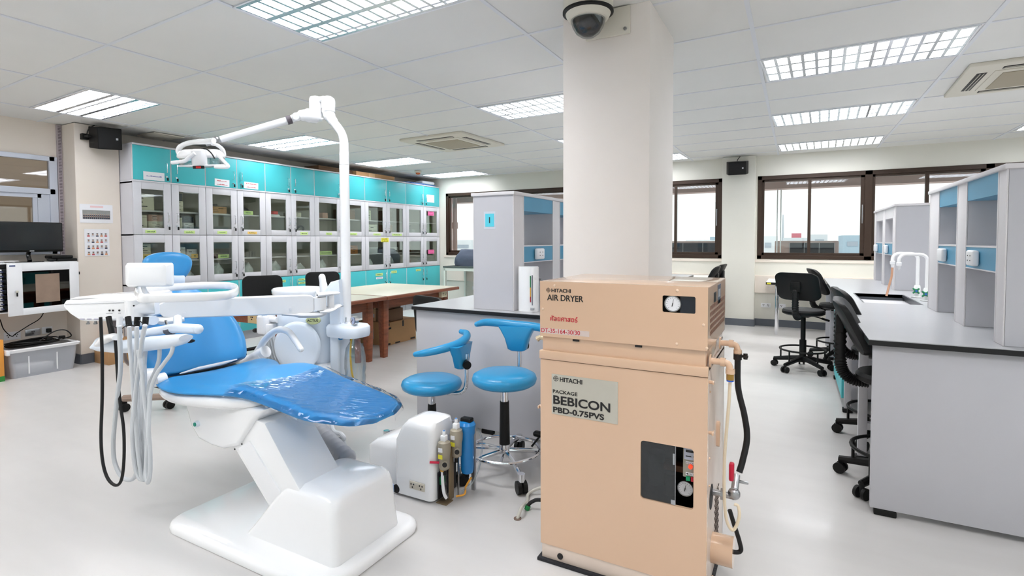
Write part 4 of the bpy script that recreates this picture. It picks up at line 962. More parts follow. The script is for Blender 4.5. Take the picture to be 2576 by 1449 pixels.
# ------------------------------------------------------------------ black lab stools
def make_stool(label):
    t = thing('lab_stool', label, 'stool', (0, 0, 0), 'black lab stools')
    for k in range(5):
        q = 2*math.pi*k/5+.3; c, s = math.cos(q), math.sin(q)
        part('base_leg', G().tube([(0, 0, .115), (.10*c, .10*s, .105), (.27*c, .27*s, .075)], [.028, .022, .017], 8, flat=1.1), M_BLACK, t)
        w = G().cyl((.265*c-.012*s, .265*s+.012*c, .03), (.265*c-.028*s, .265*s+.028*c, .03), .03, seg=16).cyl((.265*c+.012*s, .265*s-.012*c, .03), (.265*c+.028*s, .265*s-.028*c, .03), .03, seg=16).box((.265*c-.012, .265*c+.012), (.265*s-.012, .265*s+.012), (.03, .08), .004)
        part('caster', w, M_BLACK, t)
    part('gas_column', G().cyl((0, 0, .10), (0, 0, .30), .031, seg=20).cyl((0, 0, .30), (0, 0, .56), .022, seg=20).cyl((0, 0, .08), (0, 0, .14), .038, seg=20), M_BLACK, t)
    g = G().tube([(.205*math.cos(q), .205*math.sin(q), .205) for q in [2*math.pi*j/32 for j in range(32)]], .0095, 8, closed=True)
    for k in range(5):
        q = 2*math.pi*k/5+.3; c, s = math.cos(q), math.sin(q)
        g.tube([(.205*c, .205*s, .20), (.205*c, .205*s, .09)], .008, 8)
    part('foot_ring', g, M_BLACK, t)
    part('seat', G().lathe((0, 0, .555), [(.05, 0), (.17, .0), (.19, .012), (.192, .035), (.18, .052), (.12, .060), (.001, .061)], 36), M_BLACKV, t)
    part('seat_plate', G().box((-.09, .09), (-.07, .07), (.535, .556), .006), M_BLACK, t)
    part('lever', G().tube([(.03, -.05, .55), (.12, -.10, .52), (.17, -.15, .50)], .006, 6).tube([(.15, -.13, .508), (.20, -.18, .485)], .011, 8), M_BLACK, t)
    # back bar with bellows (behind = -x)
    pts = cr([(-.08, 0, .545), (-.19, 0, .545), (-.245, 0, .58), (-.262, 0, .66), (-.262, 0, .80), (-.258, 0, .86)], 8)
    part('back_bar', G().tube(pts, .018, 10, flat=.7), M_BLACK, t)
    n = 46; P = cr([(-.13, 0, .545), (-.20, 0, .548), (-.245, 0, .585), (-.262, 0, .66), (-.262, 0, .82)], 12)
    part('bellows', G().tube(P, [.032 if k % 2 else .025 for k in range(len(P))], 14), M_RUBBER, t, ang=70)
    # back pad: curved plate
    g = G(); ring = []
    W_, H_ = .195, .138; zc = .845
    for side in (0, 1):
        ring.append([])
    def P3(u, v, d):       # u,v in -1..1 ; d depth
        k = (abs(u)**4+abs(v)**4)
        x = -.235+.040*u*u - .066*v - d
        return Vector((x, u*W_, zc+v*H_))
    pr = rrect(0, 0, 2, 2, .42, 6)
    R = []
    for s_, d_ in ((.90, -.030), (.985, -.018), (1.0, 0.0), (.985, .012), (.86, .018)):
        R.append([P3(u*s_, v*s_, d_) for u, v in pr])
    g.rings([[P3(u*.45, v*.45, -.034) for u, v in pr]]+R+[[P3(u*.4, v*.4, .018) for u, v in pr]])
    part('backrest', g, M_BLACKV, t)
    part('back_bracket', G().box((-.285, -.245), (-.045, .045), (.80, .90), .01).box((-.287, -.26), (-.024, .024), (.62, .82), .008), M_BLACK, t)
    return t
st0 = make_stool('black lab stool standing alone beside the aisle, back turned to the camera')
st0.location = (.075, 5.96, 0); st0.rotation_euler = (0, 0, math.radians(74))
for x, y, rz, lab in ((.48, 3.31, -4, 'nearest black stool pushed under the front corner of the right bench'),
                      (.52, 4.06, 4, 'second black stool from the camera pushed under the right bench'),
                      (.42, 6.62, 10, 'black stool behind the one standing alone, by the right bench'),
                      (-1.10, 6.75, 182, 'black stool whose backrest shows just above the compressor, nearer of two'),
                      (-1.10, 7.35, 176, 'black stool whose backrest shows just above the compressor, farther of two')):
    copy_tree(st0, (x, y, 0), math.radians(rz), lab)

# ------------------------------------------------------------------ wooden tables, chairs, cartons
def wood_table(y0, y1, label, outlets=()):
    x0, x1 = -5.10, -3.87; t = thing('wooden_table', label, 'table', ((x0+x1)/2, (y0+y1)/2, 0), 'red-brown wooden tables')
    part('tabletop', G().box((x0+.02, x1-.02), (y0+.02, y1-.02), (.690, .702), .002, 0), M_CREAMTOP, t)
    part('edge_frame', G().box((x0, x1), (y0, y1), (.660, .6995), .012, 0, 3), M_WOOD, t)
    part('apron', G().box((x0+.14, x0+.165), (y0+.1, y1-.1), (.55, .66)).box((x1-.165, x1-.14), (y0+.1, y1-.1), (.55, .66)).box((x0+.14, x1-.14), (y0+.09, y0+.115), (.55, .66)).box((x0+.14, x1-.14), (y1-.115, y1-.09), (.55, .66)), M_WOOD, t, smooth=False)
    for x in (x0+.17, x1-.17):
        for y in (y0+.12, y1-.12): part('leg', G().rings([[(x+a*k, y+b*k, z) for a, b in rrect(0, 0, .085, .085, .01, 2)] for k, z in ((.75, 0), (1.0, .35), (1.0, .66))]), M_WOOD, t)
    for i, (ox, oy, f) in enumerate(outlets):
        w = .06
        if f == 'x': part('outlet_box', G().box((ox, ox+.05), (oy-w, oy+w), (.575, .655), .004), mat('cream_outlet', (232, 222, 190), .4), t)
        else: part('outlet_box', G().box((ox-.10, ox+.10), (oy-.04, oy), (.56, .65), .004), mat('tan_outlet', (216, 190, 140), .5), t)
        g = G()
        for k in (-1, 1):
            for dy, dz in ((-.010, .010), (.010, .010), (0, -.010)):
                if f == 'x': g.box((ox+.05, ox+.0515), (oy+k*.025+dy-.004, oy+k*.025+dy+.004), (.615+dz-.005, .615+dz+.005))
                else: g.box((ox+k*.04+dy-.006, ox+k*.04+dy+.006), (oy-.0415, oy-.04), (.605+dz-.006, .605+dz+.006))
        part('socket_hole', g, M_INK, t, smooth=False)
    return t
wood_table(4.33, 5.71, 'cream-topped wooden table right of the lamp pole, cartons underneath', [(-4.01, 5.50, 'x')])
wood_table(2.98, 4.325, 'cream-topped wooden table mostly hidden behind the dental unit', [(-4.27, 3.07, 'y')])
def make_chair(label):
    t = thing('side_chair', label, 'chair', (0, 0, 0), 'black side chairs')
    part('seat', G().box((-.22, .22), (-.22, .22), (.42, .47), .022, 0, 3), M_BLACKV, t)
    g = G(); pr = rrect(0, 0, .43, .40, .07, 6)
    g.rings([[(-.235-.03*k-(v+.2)*.10, u*s, .70+v*s) for u, v in pr] for s, k in ((.85, -.6), (1.0, 0), (1.0, .8), (.85, 1.2))])
    part('backrest', g, M_BLACKV, t)
    for k in range(5):
        q = 2*math.pi*k/5+.5; c, s = math.cos(q), math.sin(q)
        part('base_leg', G().tube([(0, 0, .12), (.26*c, .26*s, .08)], [.026, .016], 8), M_BLACK, t)
        part('caster', G().cyl((.26*c-.024*s, .26*s+.024*c, .03), (.26*c-.006*s, .26*s+.006*c, .03), .029, seg=14).cyl((.26*c+.006*s, .26*s-.006*c, .03), (.26*c+.024*s, .26*s-.024*c, .03), .029, seg=14).cyl((.26*c, .26*s, .03), (.26*c, .26*s, .08), .008, seg=8), M_BLACK, t)
    part('column', G().cyl((0, 0, .09), (0, 0, .43), .027, seg=16), M_BLACK, t)
    part('back_support', G().tube([(-.20, -.12, .44), (-.26, -.12, .60)], .011, 8).tube([(-.20, .12, .44), (-.26, .12, .60)], .011, 8), M_BLACK, t)
    return t
ch = make_chair('black chair back left of the lamp pole, left one of the pair behind the table')
ch.location = (-5.22, 3.86, 0); ch.rotation_euler = (0, 0, math.radians(-28))
c = copy_tree(ch, (-2.66, 3.84, 0), math.radians(72), 'black chair peeking out left of the middle bench by the table'); c.scale = (1, 1, .92)
copy_tree(ch, (-5.17, 4.70, 0), math.radians(-28), 'black chair back partly hidden behind the white cup filler, right one of the pair')
def carton(x, y, z, label, m=M_CARD, marks=()):
    g = G().box(x, y, z, .004); X1 = x[1]; Y0 = y[0]
    g.box((x[0]+(x[1]-x[0])*.45, x[0]+(x[1]-x[0])*.55), (Y0-.001, Y0), z, 0, 2)
    for (f, a, b, c_, d_) in marks:
        if f == 'x': g.box((X1, X1+.0015), (y[0]+(y[1]-y[0])*a, y[0]+(y[1]-y[0])*b), (z[0]+(z[1]-z[0])*c_, z[0]+(z[1]-z[0])*d_), 0, 1)
        else: g.box((x[0]+(x[1]-x[0])*a, x[0]+(x[1]-x[0])*b), (Y0-.0015, Y0), (z[0]+(z[1]-z[0])*c_, z[0]+(z[1]-z[0])*d_), 0, 3)
    return solo('carton', g, [m, M_INK, mat('carton_tape', (206, 168, 124), .5), mat('pale_label', (206, 204, 200), .6)], label, 'box', 'cartons under the table')
carton((-4.90, -4.43), (4.93, 5.50), (0, .285), 'widest tan carton on the floor under the wooden table', M_CARD, [('x', .02, .12, .02, .10), ('x', .28, .44, .02, .08), ('x', .80, .96, .04, .11), ('x', .52, .57, .72, .98), ('x', .02, .10, .86, .97), ('x', .05, .15, .70, .78), ('y', .3, .55, .25, .7)])
carton((-4.86, -4.46), (4.97, 5.28), (.287, .44), 'dark brown carton standing on the widest carton under the table', M_CARDD, [('x', .1, .2, .1, .15), ('y', .15, .5, .3, .6)])
carton((-4.84, -4.48), (4.98, 5.26), (.442, .545), 'topmost dark brown carton of the stack under the table', M_CARDD, [('x', .15, .25, .5, .8), ('y', .4, .6, .4, .7)])

# desk with covered instrument in the far corner
t = thing('steel_desk', 'white metal-framed desk by the window in the far left corner', 'desk', (-5.3, 8.2, 0))
part('desktop', G().box((-5.76, -4.7), (7.95, 8.69), (.80, .83), .004), mat('dark_green_top', (86, 96, 94), .4), t)
for x in (-5.73, -4.73):
    for y in (7.98, 8.66): part('leg', G().box((x-.02, x+.02), (y-.02, y+.02), (0, .80), .003), mat('pale_green_paint', (222, 230, 220), .5), t)
part('frame_rail', G().box((-5.75, -4.71), (7.96, 8.0), (.745, .80)).box((-5.75, -5.71), (7.96, 8.68), (.745, .80)).box((-4.75, -4.71), (7.96, 8.68), (.745, .80)), MATS['pale_green_paint'], t, smooth=False)
g = G(); R = []
for i in range(7):
    k = i/6; s = 1.0+.03*math.sin(6*k)-(.28*max(0, k-.6)/.4)
    R.append([(-5.28+.36*s*math.copysign(abs(math.cos(q))**.6, math.cos(q))*(1+.03*math.sin(9*q+i)), 8.30+.24*s*math.copysign(abs(math.sin(q))**.6, math.sin(q))*(1+.03*math.sin(7*q+2*i)), .832+.30*k+.01*math.sin(5*q+i)) for q in [2*math.pi*j/32 for j in range(32)]])
g.rings(R)
solo('covered_instrument', g, mat('slate_blue_cover', (88, 98, 118), .7, bump=.4, bscale=14), 'instrument under a slate grey dust cover on the corner desk', 'covered instrument', ang=60)
socket('power_socket', YW, -5.62, -5.50, .33, .40, 'y', 'white wall outlet below the corner desk', holes=1)
socket('power_socket', YW, -.45, -.32, .28, .345, 'y', 'white double socket on the wall left of the folding table leg')
socket('power_socket', YW, -.235, -.12, .28, .345, 'y', 'white wall outlet with a dark hole right of the folding table leg', holes=1)
# folding table by the right window
t = thing('folding_table', 'white folding table with steel legs behind the lone black stool', 'table', (.3, 8.2, 0), 'tables below the windows')
part('tabletop', G().box((-.35, 1.2), (7.9, 8.68), (.70, .722), .003), mat('white_folding_top', (232, 232, 228), .4), t)
part('edge_strip', G().box((-.352, 1.2), (7.895, 7.902), (.690, .722), 0, 0).box((-.340, -.29), (7.893, 7.896), (.695, .718), 0, 1), [M_TOPEDGE, M_YEL], t, smooth=False)
for y in (8.0, 8.55):
    part('leg', G().box((-.24, -.205), (y-.018, y+.018), (0, .70), .005), M_CHROME, t)
    part('leg', G().box((1.06, 1.095), (y-.018, y+.018), (0, .70), .005), M_CHROME, t)
    part('brace', G().tube([(-.22, y, .52), (-.05, y, .69)], .008, 8), M_STEEL, t)
part('cross_bar', G().tube([(-.222, 8.0, .50), (-.222, 8.55, .50)], .01, 8), M_STEEL, t)
t = thing('folding_table', 'pale table below the window seen just above the compressor', 'table', (-1.6, 8.2, 0), 'tables below the windows')
part('tabletop', G().box((-2.5, -1.03), (8.0, 8.58), (.728, .752), .003), MATS['white_folding_top'], t)
part('edge_strip', G().box((-1.035, -1.028), (8.0, 8.58), (.72, .753)), M_TOPEDGE, t, smooth=False)
for x in (-2.4, -1.13):
    for y in (8.06, 8.5): part('leg', G().box((x-.016, x+.016), (y-.016, y+.016), (0, .728), .004), M_CHROME, t)

# ------------------------------------------------------------------ air dryer standing on the package compressor
SX = .977
FY = 1.900; X0, X1 = -.898, -.262; YD = 2.385
def zc(z): return H-(H-z)*SX
comp = thing('air_compressor', 'tall peach package compressor cabinet with glazed window, below the air dryer', 'compressor', ((X0+X1)/2, (FY+YD)/2, 0))
zt = .860; zb = .036
g = G()
wx0, wx1, wz0, wz1 = -.492, -.305, zc(.326), zc(.548)
# front door plate with rounded window opening, built as ring strips
hole = rrect((wx0+wx1)/2, (wz0+wz1)/2, wx1-wx0, wz1-wz0, .012, 5)
def plate_with_hole(g, x0, x1, z0, z1, hole, ya, yb, m=0):
    n = len(hole); cx_ = sum(p[0] for p in hole)/n; cz_ = sum(p[1] for p in hole)/n; outer = []
    corners = [(x1, z1), (x0, z1), (x0, z0), (x1, z0)]
    for k, (hx_, hz_) in enumerate(hole): outer.append(corners[k*4//n])
    g.begin(); rows = []
    for y in (ya, yb): rows.append(([g.bm.verts.new((p[0], y, p[1])) for p in hole], [g.bm.verts.new((p[0], y, p[1])) for p in corners]))
    q = n//4
    for (hv, cv), flip in ((rows[0], 0), (rows[1], 1)):
        for c_ in range(4):
            idx = [c_*q+i for i in range(q)]
            for a_, b_ in zip(idx, idx[1:]): g.bm.faces.new((hv[a_], hv[b_], cv[c_]))
            g.bm.faces.new((hv[idx[-1]], hv[(idx[-1]+1) % n], cv[(c_+1) % 4], cv[c_]))
    for k in range(n): g.bm.faces.new((rows[0][0][k], rows[0][0][(k+1) % n], rows[1][0][(k+1) % n], rows[1][0][k]))
    for k in range(4): g.bm.faces.new((rows[0][1][k], rows[0][1][(k+1) % 4], rows[1][1][(k+1) % 4], rows[1][1][k]))
    g._m({f for v in g.new() for f in v.link_faces}, m)
plate_with_hole(g, X0, X1+.002, zb+.035, zc(.812), hole, FY-.001, FY+.012)
part('front_door', g, M_PEACH, comp, ang=30)
part('top_rail', G().box((X0-.004, X1+.003), (FY-.006, FY+.02), (zc(.814), zc(.850)), .004), M_PEACH, comp)
g = G().box((X0+.002, X0+.014), (FY+.012, YD), (zb, zt-.01), .002).box((X1-.012, X1), (FY+.012, YD), (zb, zt-.01), .002).box((X0, X1), (YD-.012, YD), (zb, zt-.01), .002).box((X0, X1), (FY+.0, YD), (zt-.022, zt-.01), .002)
g.box((X0+.004, X1-.002), (FY+.002, FY+.014), (.012, zb+.034), .002)
part('side_panel', g, mat('peach_side_enamel', (226, 208, 194), .35, coat=.3, var=.05, vscale=7), comp)
part('base_skid', G().box((X0-.012, X1+.006), (FY-.012, YD+.015), (0, .013), .003), mat('black_skid', (26, 26, 34), .6, bump=.8, bscale=60), comp)
part('drain_hole', G().cyl((X0+.085, FY+.004, .036), (X0+.085, FY-.0025, .036), .012, seg=20), M_INK, comp)
part('interior_wall', G().box((X0+.02, X1-.02), (FY+.16, FY+.165), (.15, .80)).box((wx0-.06, wx1+.04), (FY+.013, FY+.16), (wz0-.05, wz0-.045)).box((wx0-.06, wx1+.04), (FY+.013, FY+.16), (wz1+.04, wz1+.045)), M_PEACHD, comp, smooth=False)
part('interior_motor', G().cyl((-.46, FY+.11, wz0+.02), (-.46, FY+.11, wz0+.14), .032, seg=16, m=0).box((-.43, -.35), (FY+.09, FY+.14), (wz0+.085, wz0+.11), .004, m=1).cyl((-.40, FY+.08, wz0+.0), (-.40, FY+.08, wz0+.08), .018, seg=12, m=2), [mat('dim_grey_cylinder', (80, 92, 94), .5), mat('rust_bracket', (110, 66, 40), .6), mat('dim_metal', (60, 60, 62), .4)], comp)
part('window_pane', G().box((wx0-.005, -.368), (FY+.006, FY+.009), (wz0-.005, wz1+.005)), mat('scuffed_dark_glass', (58, 62, 66), .15, alpha=.55, coat=.3), comp, smooth=False)
part('pane_edge', G().box((-.369, -.3675), (FY+.003, FY+.009), (wz0, wz1)).box((-.383, -.369), (FY+.003, FY+.0055), (wz0+.002, wz0+.018)).box((-.377, -.371), (FY+.003, FY+.0055), (wz1-.07, wz1-.03)), mat('scratched_edge', (170, 172, 178), .4), comp, smooth=False)
# control panel
cpx0, cpx1 = -.347, -.295
part('control_panel', G().box((cpx0, cpx1), (FY+.03, FY+.05), (wz0+.10, wz1+.01), .002), mat('beige_grey_panel', (170, 166, 152), .5), comp)
part('hour_meter', G().box((cpx0+.004, cpx1), (FY+.022, FY+.031), (wz1-.05, wz1+.01), .002, 0).box((cpx0+.011, cpx1), (FY+.0205, FY+.0225), (wz1-.022, wz1-.014), 0, 1).box((cpx0+.011, cpx0+.03), (FY+.0205, FY+.0225), (wz1-.038, wz1-.035), 0, 1).cyl((cpx1-.012, FY+.0225, wz1-.035), (cpx1-.012, FY+.02, wz1-.035), .003, seg=10, m=1), [mat('pale_meter_face', (186, 190, 206), .4), M_INK], comp)
part('indicator_lamp', G().cyl((cpx0+.027, FY+.031, wz1-.075), (cpx0+.027, FY+.022, wz1-.075), .007, seg=14), mat('red_lamp', (240, 60, 30), .3, emit=1.2), comp)
part('label_strip', G().box((cpx0+.010, cpx1), (FY+.028, FY+.0305), (wz1-.066, wz1-.058)).box((cpx0+.010, cpx1), (FY+.028, FY+.0305), (wz1-.108, wz1-.098)), M_PAPER, comp, smooth=False)
text('lettering', '◄ON OFF', .0085, (cpx0+.011, FY+.0278, wz1-.106), (1, 0, 0), (0, 0, 1), M_INK, comp, ext=.0002)
text('lettering', 'INDICATE', .0075, (cpx0+.011, FY+.0278, wz1-.065), (1, 0, 0), (0, 0, 1), M_INK, comp, ext=.0002)
part('on_button', G().box((cpx0+.012, cpx0+.027), (FY+.020, FY+.03), (wz1-.126, wz1-.111), .002), mat('green_button', (0, 150, 100), .4), comp)
part('off_button', G().box((cpx0+.029, cpx0+.044), (FY+.020, FY+.03), (wz1-.126, wz1-.111), .002), mat('red_button', (200, 20, 50), .4), comp)
def gauge(parent, c, r, face=M_PAPER, nm='pressure_gauge'):
    """round dial facing -Y"""
    c = Vector(c)
    gg = part(nm, G().cyl(c+Vector((0, .02, 0)), c, r, seg=32).tube([c+Vector((r*math.cos(q), -.001, r*math.sin(q))) for q in [2*math.pi*j/32 for j in range(32)]], r*.09, 6, closed=True), M_STEEL, parent)
    part('dial', G().cyl(c, c+Vector((0, -.0015, 0)), r*.93, seg=32), face, gg)
    g = G()
    for k in range(13):
        q = math.radians(225-270*k/12); a_, b_ = r*.70, r*.84
        p1 = c+Vector((a_*math.cos(q), -.002, a_*math.sin(q))); p2 = c+Vector((b_*math.cos(q), -.002, b_*math.sin(q))); g.tube([p1, p2], r*.018, 4)
    g.tube([c+Vector((-r*.08, -.0025, -r*.35)), c+Vector((r*.12, -.0025, r*.62))], [r*.05, r*.015], 4)
    g.cyl(c+Vector((0, -.001, 0)), c+Vector((0, -.004, 0)), r*.07, seg=10)
    part('needle', g, M_INK, gg, smooth=False); return gg
gauge(comp, (-.342, FY+.05, wz0+.048), .026)
# name plate with lettering
px0, px1, pz0, pz1 = -.848, -.578, zc(.593), zc(.757)
part('name_plate', G().box((px0, px1), (FY-.0028, FY-.0008), (pz0, pz1)), mat('silver_name_plate', (200, 196, 184), .4, metal=.2, var=.02, vscale=10), comp, smooth=False)
def logo(parent, c, r):
    c = Vector(c); g = G()
    for rr in (.95, .45):
        g.tube([c+Vector((r*rr*math.cos(q), 0, r*rr*math.sin(q))) for q in [2*math.pi*j/28 for j in range(28)]], r*.08, 4, closed=True)
    g.box((c.x-r*.16, c.x+r*.16), (c.y-.0008, c.y+.0008), (c.z-r*.16, c.z+r*.16))
    for k in range(4):
        q = math.radians(90*k); d_ = Vector((math.cos(q), 0, math.sin(q))); n_ = Vector((-math.sin(q), 0, math.cos(q)))
        g.tube([c+d_*r*.95, c+d_*r*1.12], r*.10, 4).tube([c+d_*r*.66+n_*r*.22, c+d_*r*.66-n_*r*.22], r*.07, 4)
    part('emblem', g, M_INK, parent, smooth=False)
yl = FY-.0034; XD = (1, 0, 0); ZD = (0, 0, 1)
logo(comp, (px0+.018, yl+.0004, pz1-.017), .0105)
text('lettering', 'HITACHI', .024, (px0+.034, yl, pz1-.0265), XD, ZD, M_INK, comp, sx=1.02, bold=.02)
text('lettering', 'PACKAGE', .0185, (px0+.004, yl, pz1-.075), XD, ZD, M_INK, comp, sx=1.28, bold=.015)
text('lettering', 'BEBICON', .047, (px0+.004, yl, pz1-.118), XD, ZD, M_INK, comp, sx=1.22, bold=.022)
text('lettering', 'PBD-0.75PVS', .030, (px0+.005, yl, pz1-.152), XD, ZD, M_INK, comp, sx=1.30, bold=.03)
# right side: drum, vents, hole, wing bolts, handle cut-out
g = G()
for r in range(22):
    for c_ in range(5):
        zz = .045+r*.0125; yy = 2.12+c_*.024+(.012 if r % 2 else 0); g.box((X1+.0, X1+.0015), (yy, yy+.012), (zz, zz+.006))
part('vent_slots', g, mat('brown_black_vent', (60, 46, 40), .7), comp, smooth=False)
part('motor_drum', G().cyl((X1, 2.06, .145), (X1+.075, 2.06, .145), .054, seg=32), M_PEACH, comp)
part('side_hole', G().cyl((X1, 2.02, .355), (X1+.0015, 2.02, .355), .045, seg=24), M_INK, comp)
g = G()
for yy, zz in ((FY+.04, .62), (FY+.05, .09), (FY+.04, .80)):
    g.cyl((X1, yy, zz), (X1+.018, yy, zz), .006, seg=10).box((X1+.012, X1+.018), (yy-.016, yy+.016), (zz-.005, zz+.005), .002)
for zz in (.76, .52, .42): g.sph((X1+.001, FY+.06, zz), .004, 8)
g.cyl((X0, FY+.03, .62), (X0-.02, FY+.03, .62), .006, seg=10).box((X0-.02, X0-.014), (FY+.012, FY+.048), (.614, .626), .002)
part('wing_bolt', g, M_PEACH, comp)
part('grip_handle', G().rings([[(X1+d_, 2.16+u, .545+v) for u, v in rrect(0, 0, .03*s_, .10*s_, .014*s_, 4)] for d_, s_ in ((0, 1.0), (.012, 1.0), (.014, .8))]), M_PEACH, comp)
part('valve', G().cyl((X1+.0, 2.05, .36), (X1+.07, 2.05, .36), .012, seg=14).cyl((X1+.03, 2.05, .36), (X1+.045, 2.05, .36), .022, seg=8).sph((X1+.075, 2.05, .37), .022, 14).cyl((X1+.075, 2.05, .37), (X1+.078, 2.10, .42), .013, seg=12).box((X1+.07, X1+.12), (2.09, 2.10), (.395, .405), .002), M_STEEL, comp)
part('valve_handle', G().box((X1+.058, X1+.075), (2.03, 2.06), (.42, .485), .006), mat('red_valve_handle', (205, 20, 60), .4), comp)
# dryer
dr = thing('air_dryer', 'peach air dryer box with round dial on top of the tall compressor', 'air dryer', ((X0+X1)/2, (FY+YD)/2, zt))
z0, z1 = zc(.908), zc(1.134)
wx0b, wx1b, wa, wb = -.416, -.303, zc(1.037), zc(1.098)
g = G(); hole = rrect((wx0b+wx1b)/2, (wa+wb)/2, wx1b-wx0b, wb-wa, .006, 5)
plate_with_hole(g, X0, X1, z0, z1, hole, FY-.004, FY+.004)
part('front_panel', g, M_PEACH, dr, ang=30)
g = G().box((X0, X1), (FY+.004, YD+.01), (z1-.006, z1), .003).box((X0, X0+.004), (FY+.004, YD), (z0, z1-.004)).box((X1-.004, X1), (FY+.004, YD), (z0, z1-.004)).box((X0, X1), (YD, YD+.01), (z0, z1-.002))
part('housing', g, M_PEACH, dr)
part('skirt', G().box((X0+.006, X1-.008), (FY+.006, YD), (zt-.008, z0), .003), M_PEACH, dr)
part('interior', G().box((wx0b-.03, wx1b+.03), (FY+.03, FY+.034), (wa-.03, wb+.02)), M_PEACHD, dr, smooth=False)
gauge(dr, (wx0b+.035, FY+.002, (wa+wb)/2+.001), .0272)
part('smoked_panel', G().box((wx0b+.06, wx1b+.004), (FY+.005, FY+.008), (wa-.004, wb+.004)), mat('dark_slate_panel', (38, 44, 54), .2, coat=.3), dr, smooth=False)
g = G()
for xx, zz in ((-.835, z1-.016), (-.365, z1-.016), (X0+.012, zc(1.02)), (X1-.014, zc(1.0)), (-.365, z0+.016), (X1-.003, z0+.01)): g.sph((xx, FY-.004, zz), (.0055, .003, .0055), 10)
part('screw', g, mat('peach_screw_head', (240, 210, 184), .3, coat=.5), dr)
yl = FY-.0046
logo(dr, (-.862, yl+.0004, zc(1.098)), .0085)
text('lettering', 'HITACHI', .0195, (-.849, yl, zc(1.091)), XD, ZD, M_INK, dr, sx=1.1, bold=.02)
text('lettering', 'AIR DRYER', .033, (-.866, yl, zc(1.057)), XD, ZD, M_INK, dr, sx=.94, bold=.012)
text('lettering', 'ศัลยศาสตร์', .026, (-.855, yl, zc(.975)), XD, ZD, M_RED, dr, sx=1.0, bold=.012)
g = G().box((-.895, -.690), (FY-.0048, FY-.0042), (zc(.921), zc(.943)))
part('printed_strip', g, mat('faded_strip', (222, 204, 196), .5), dr, smooth=False)
text('lettering', 'DT-35-164-30/30', .0235, (-.894, FY-.0052, zc(.925)), XD, ZD, M_RED, dr, sx=1.0, bold=.005, ext=.0003)
part('shadow_gap', G().box((-.76, -.735), (FY-.0005, FY+.006), (z0-.010, z0-.003)).box((-.515, -.49), (FY-.0005, FY+.006), (z0-.010, z0-.003)).box((X0+.05, X1-.06), (FY+.001, FY+.008), (zt-.008, zt-.003)), M_INK, dr, smooth=False)
g = G()
for k in range(5):
    zz = z0+.045+k*.0225
    for j in range(14): yy = FY+.05+j*.030; g.box((X1, X1+.0012), (yy, yy+.024), (zz, zz+.014))
part('louvre_slots', g, mat('brown_louvre_shadow', (122, 88, 70), .7), dr, smooth=False)
part('hand_slot', G().box((X1, X1+.0014), (FY+.14, FY+.20), (z1-.068, z1-.032), 0), M_INK, dr, smooth=False)
part('rating_plate', G().box((X1, X1+.0012), (FY+.245, FY+.33), (z1-.085, z1-.012), 0).box((X1+.001, X1+.0018), (FY+.26, FY+.315), (z1-.06, z1-.03), 0, 1), [mat('slate_rating_plate', (72, 82, 100), .4), M_ALU], dr, smooth=False)
for yy, xx, nm in ((FY+.055, X1+.055, 'front'), (FY+.32, X1+.055, 'rear')):
    zz = zt+.012+(.018 if nm == 'rear' else 0)
    g = G().cyl((X1-.0, yy, zz), (X1+.006, yy, zz), .024, seg=20).tube(cr([(X1, yy, zz), (xx-.012, yy, zz), (xx+.006, yy, zz-.006), (xx+.012, yy, zz-.030)], 5), .0115, 12).cyl((xx-.02, yy, zz), (xx-.004, yy, zz), .0155, seg=14).cyl((xx+.012, yy, zz-.022), (xx+.012, yy, zz-.038), .0155, seg=14)
    part('pipe_elbow', g, M_PEACH, dr)
part('brass_nut', G().cyl((X1+.067, FY+.055, zt-.026), (X1+.067, FY+.055, zt-.048), .0125, seg=6).cyl((X1+.067, FY+.055, zt-.048), (X1+.067, FY+.055, zt-.053), .012, seg=12, m=1), [M_BRASS, mat('blue_collar', (40, 100, 210), .4)], dr)
part('hose_clamp', G().cyl((X1+.067, FY+.32, zt-.005), (X1+.067, FY+.32, zt-.03), .0155, seg=14).box((X1+.075, X1+.105), (FY+.312, FY+.328), (zt-.02, zt-.01), .003).cyl((X1+.095, FY+.32, zt-.026), (X1+.095, FY+.32, zt-.004), .008, seg=10), mat('dark_clamp', (50, 46, 44), .4, metal=.6), dr)
a = X1+.067
solo('air_hose', G().tube(cr([(a, FY+.32, zt-.02), (a+.003, FY+.32, .72), (a+.028, FY+.30, .62), (a+.04, FY+.28, .54), (a+.028, FY+.25, .46), (X1+.085, 2.13, .42)], 8), .0115, 12), M_RUBBER, 'thick black air hose bowing down the right side of the compressor', 'hose')
solo('clear_tube', G().tube(cr([(a, FY+.055, zt-.05), (a-.004, FY+.057, .72), (a-.016, FY+.07, .55), (a-.018, FY+.08, .40), (a-.010, FY+.085, .30), (a+.012, FY+.09, .265), (a+.030, FY+.10, .31), (a+.026, FY+.11, .345), (a+.012, FY+.11, .35)], 8), .0055, 10), mat('ivory_tube', (232, 214, 186), .3, coat=.4), 'thin ivory tube hanging down the right side of the compressor with a loop', 'tube')
solo('drain_hose', G().tube(cr([(X1+.062, FY+.14, .31), (X1+.075, FY+.15, .26), (X1+.095, FY+.16, .19), (X1+.098, FY+.165, .155), (X1+.075, FY+.16, .147), (X1+.05, FY+.16, .155)], 8), .008, 10), M_RUBBER, 'short black hose curving to the drum at the lower right of the compressor', 'hose')
g = G().cyl((X0, FY+.07, .895), (X0-.03, FY+.07, .895), .010, seg=10).tube([(X0-.03, FY+.07, .90), (X0-.048, FY+.07, .888)], [.008, .012], 8)
part('drain_tap', g, mat('cream_brass', (206, 190, 160), .4, metal=.4), dr)
part('side_filter', G().cyl((X0-.02, FY+.20, .60), (X0-.02, FY+.20, .80), .012, seg=12).cyl((X0-.02, FY+.20, .72), (X0-.02, FY+.20, .76), .017, seg=12, m=1), [M_BLACK, M_STEEL], comp)
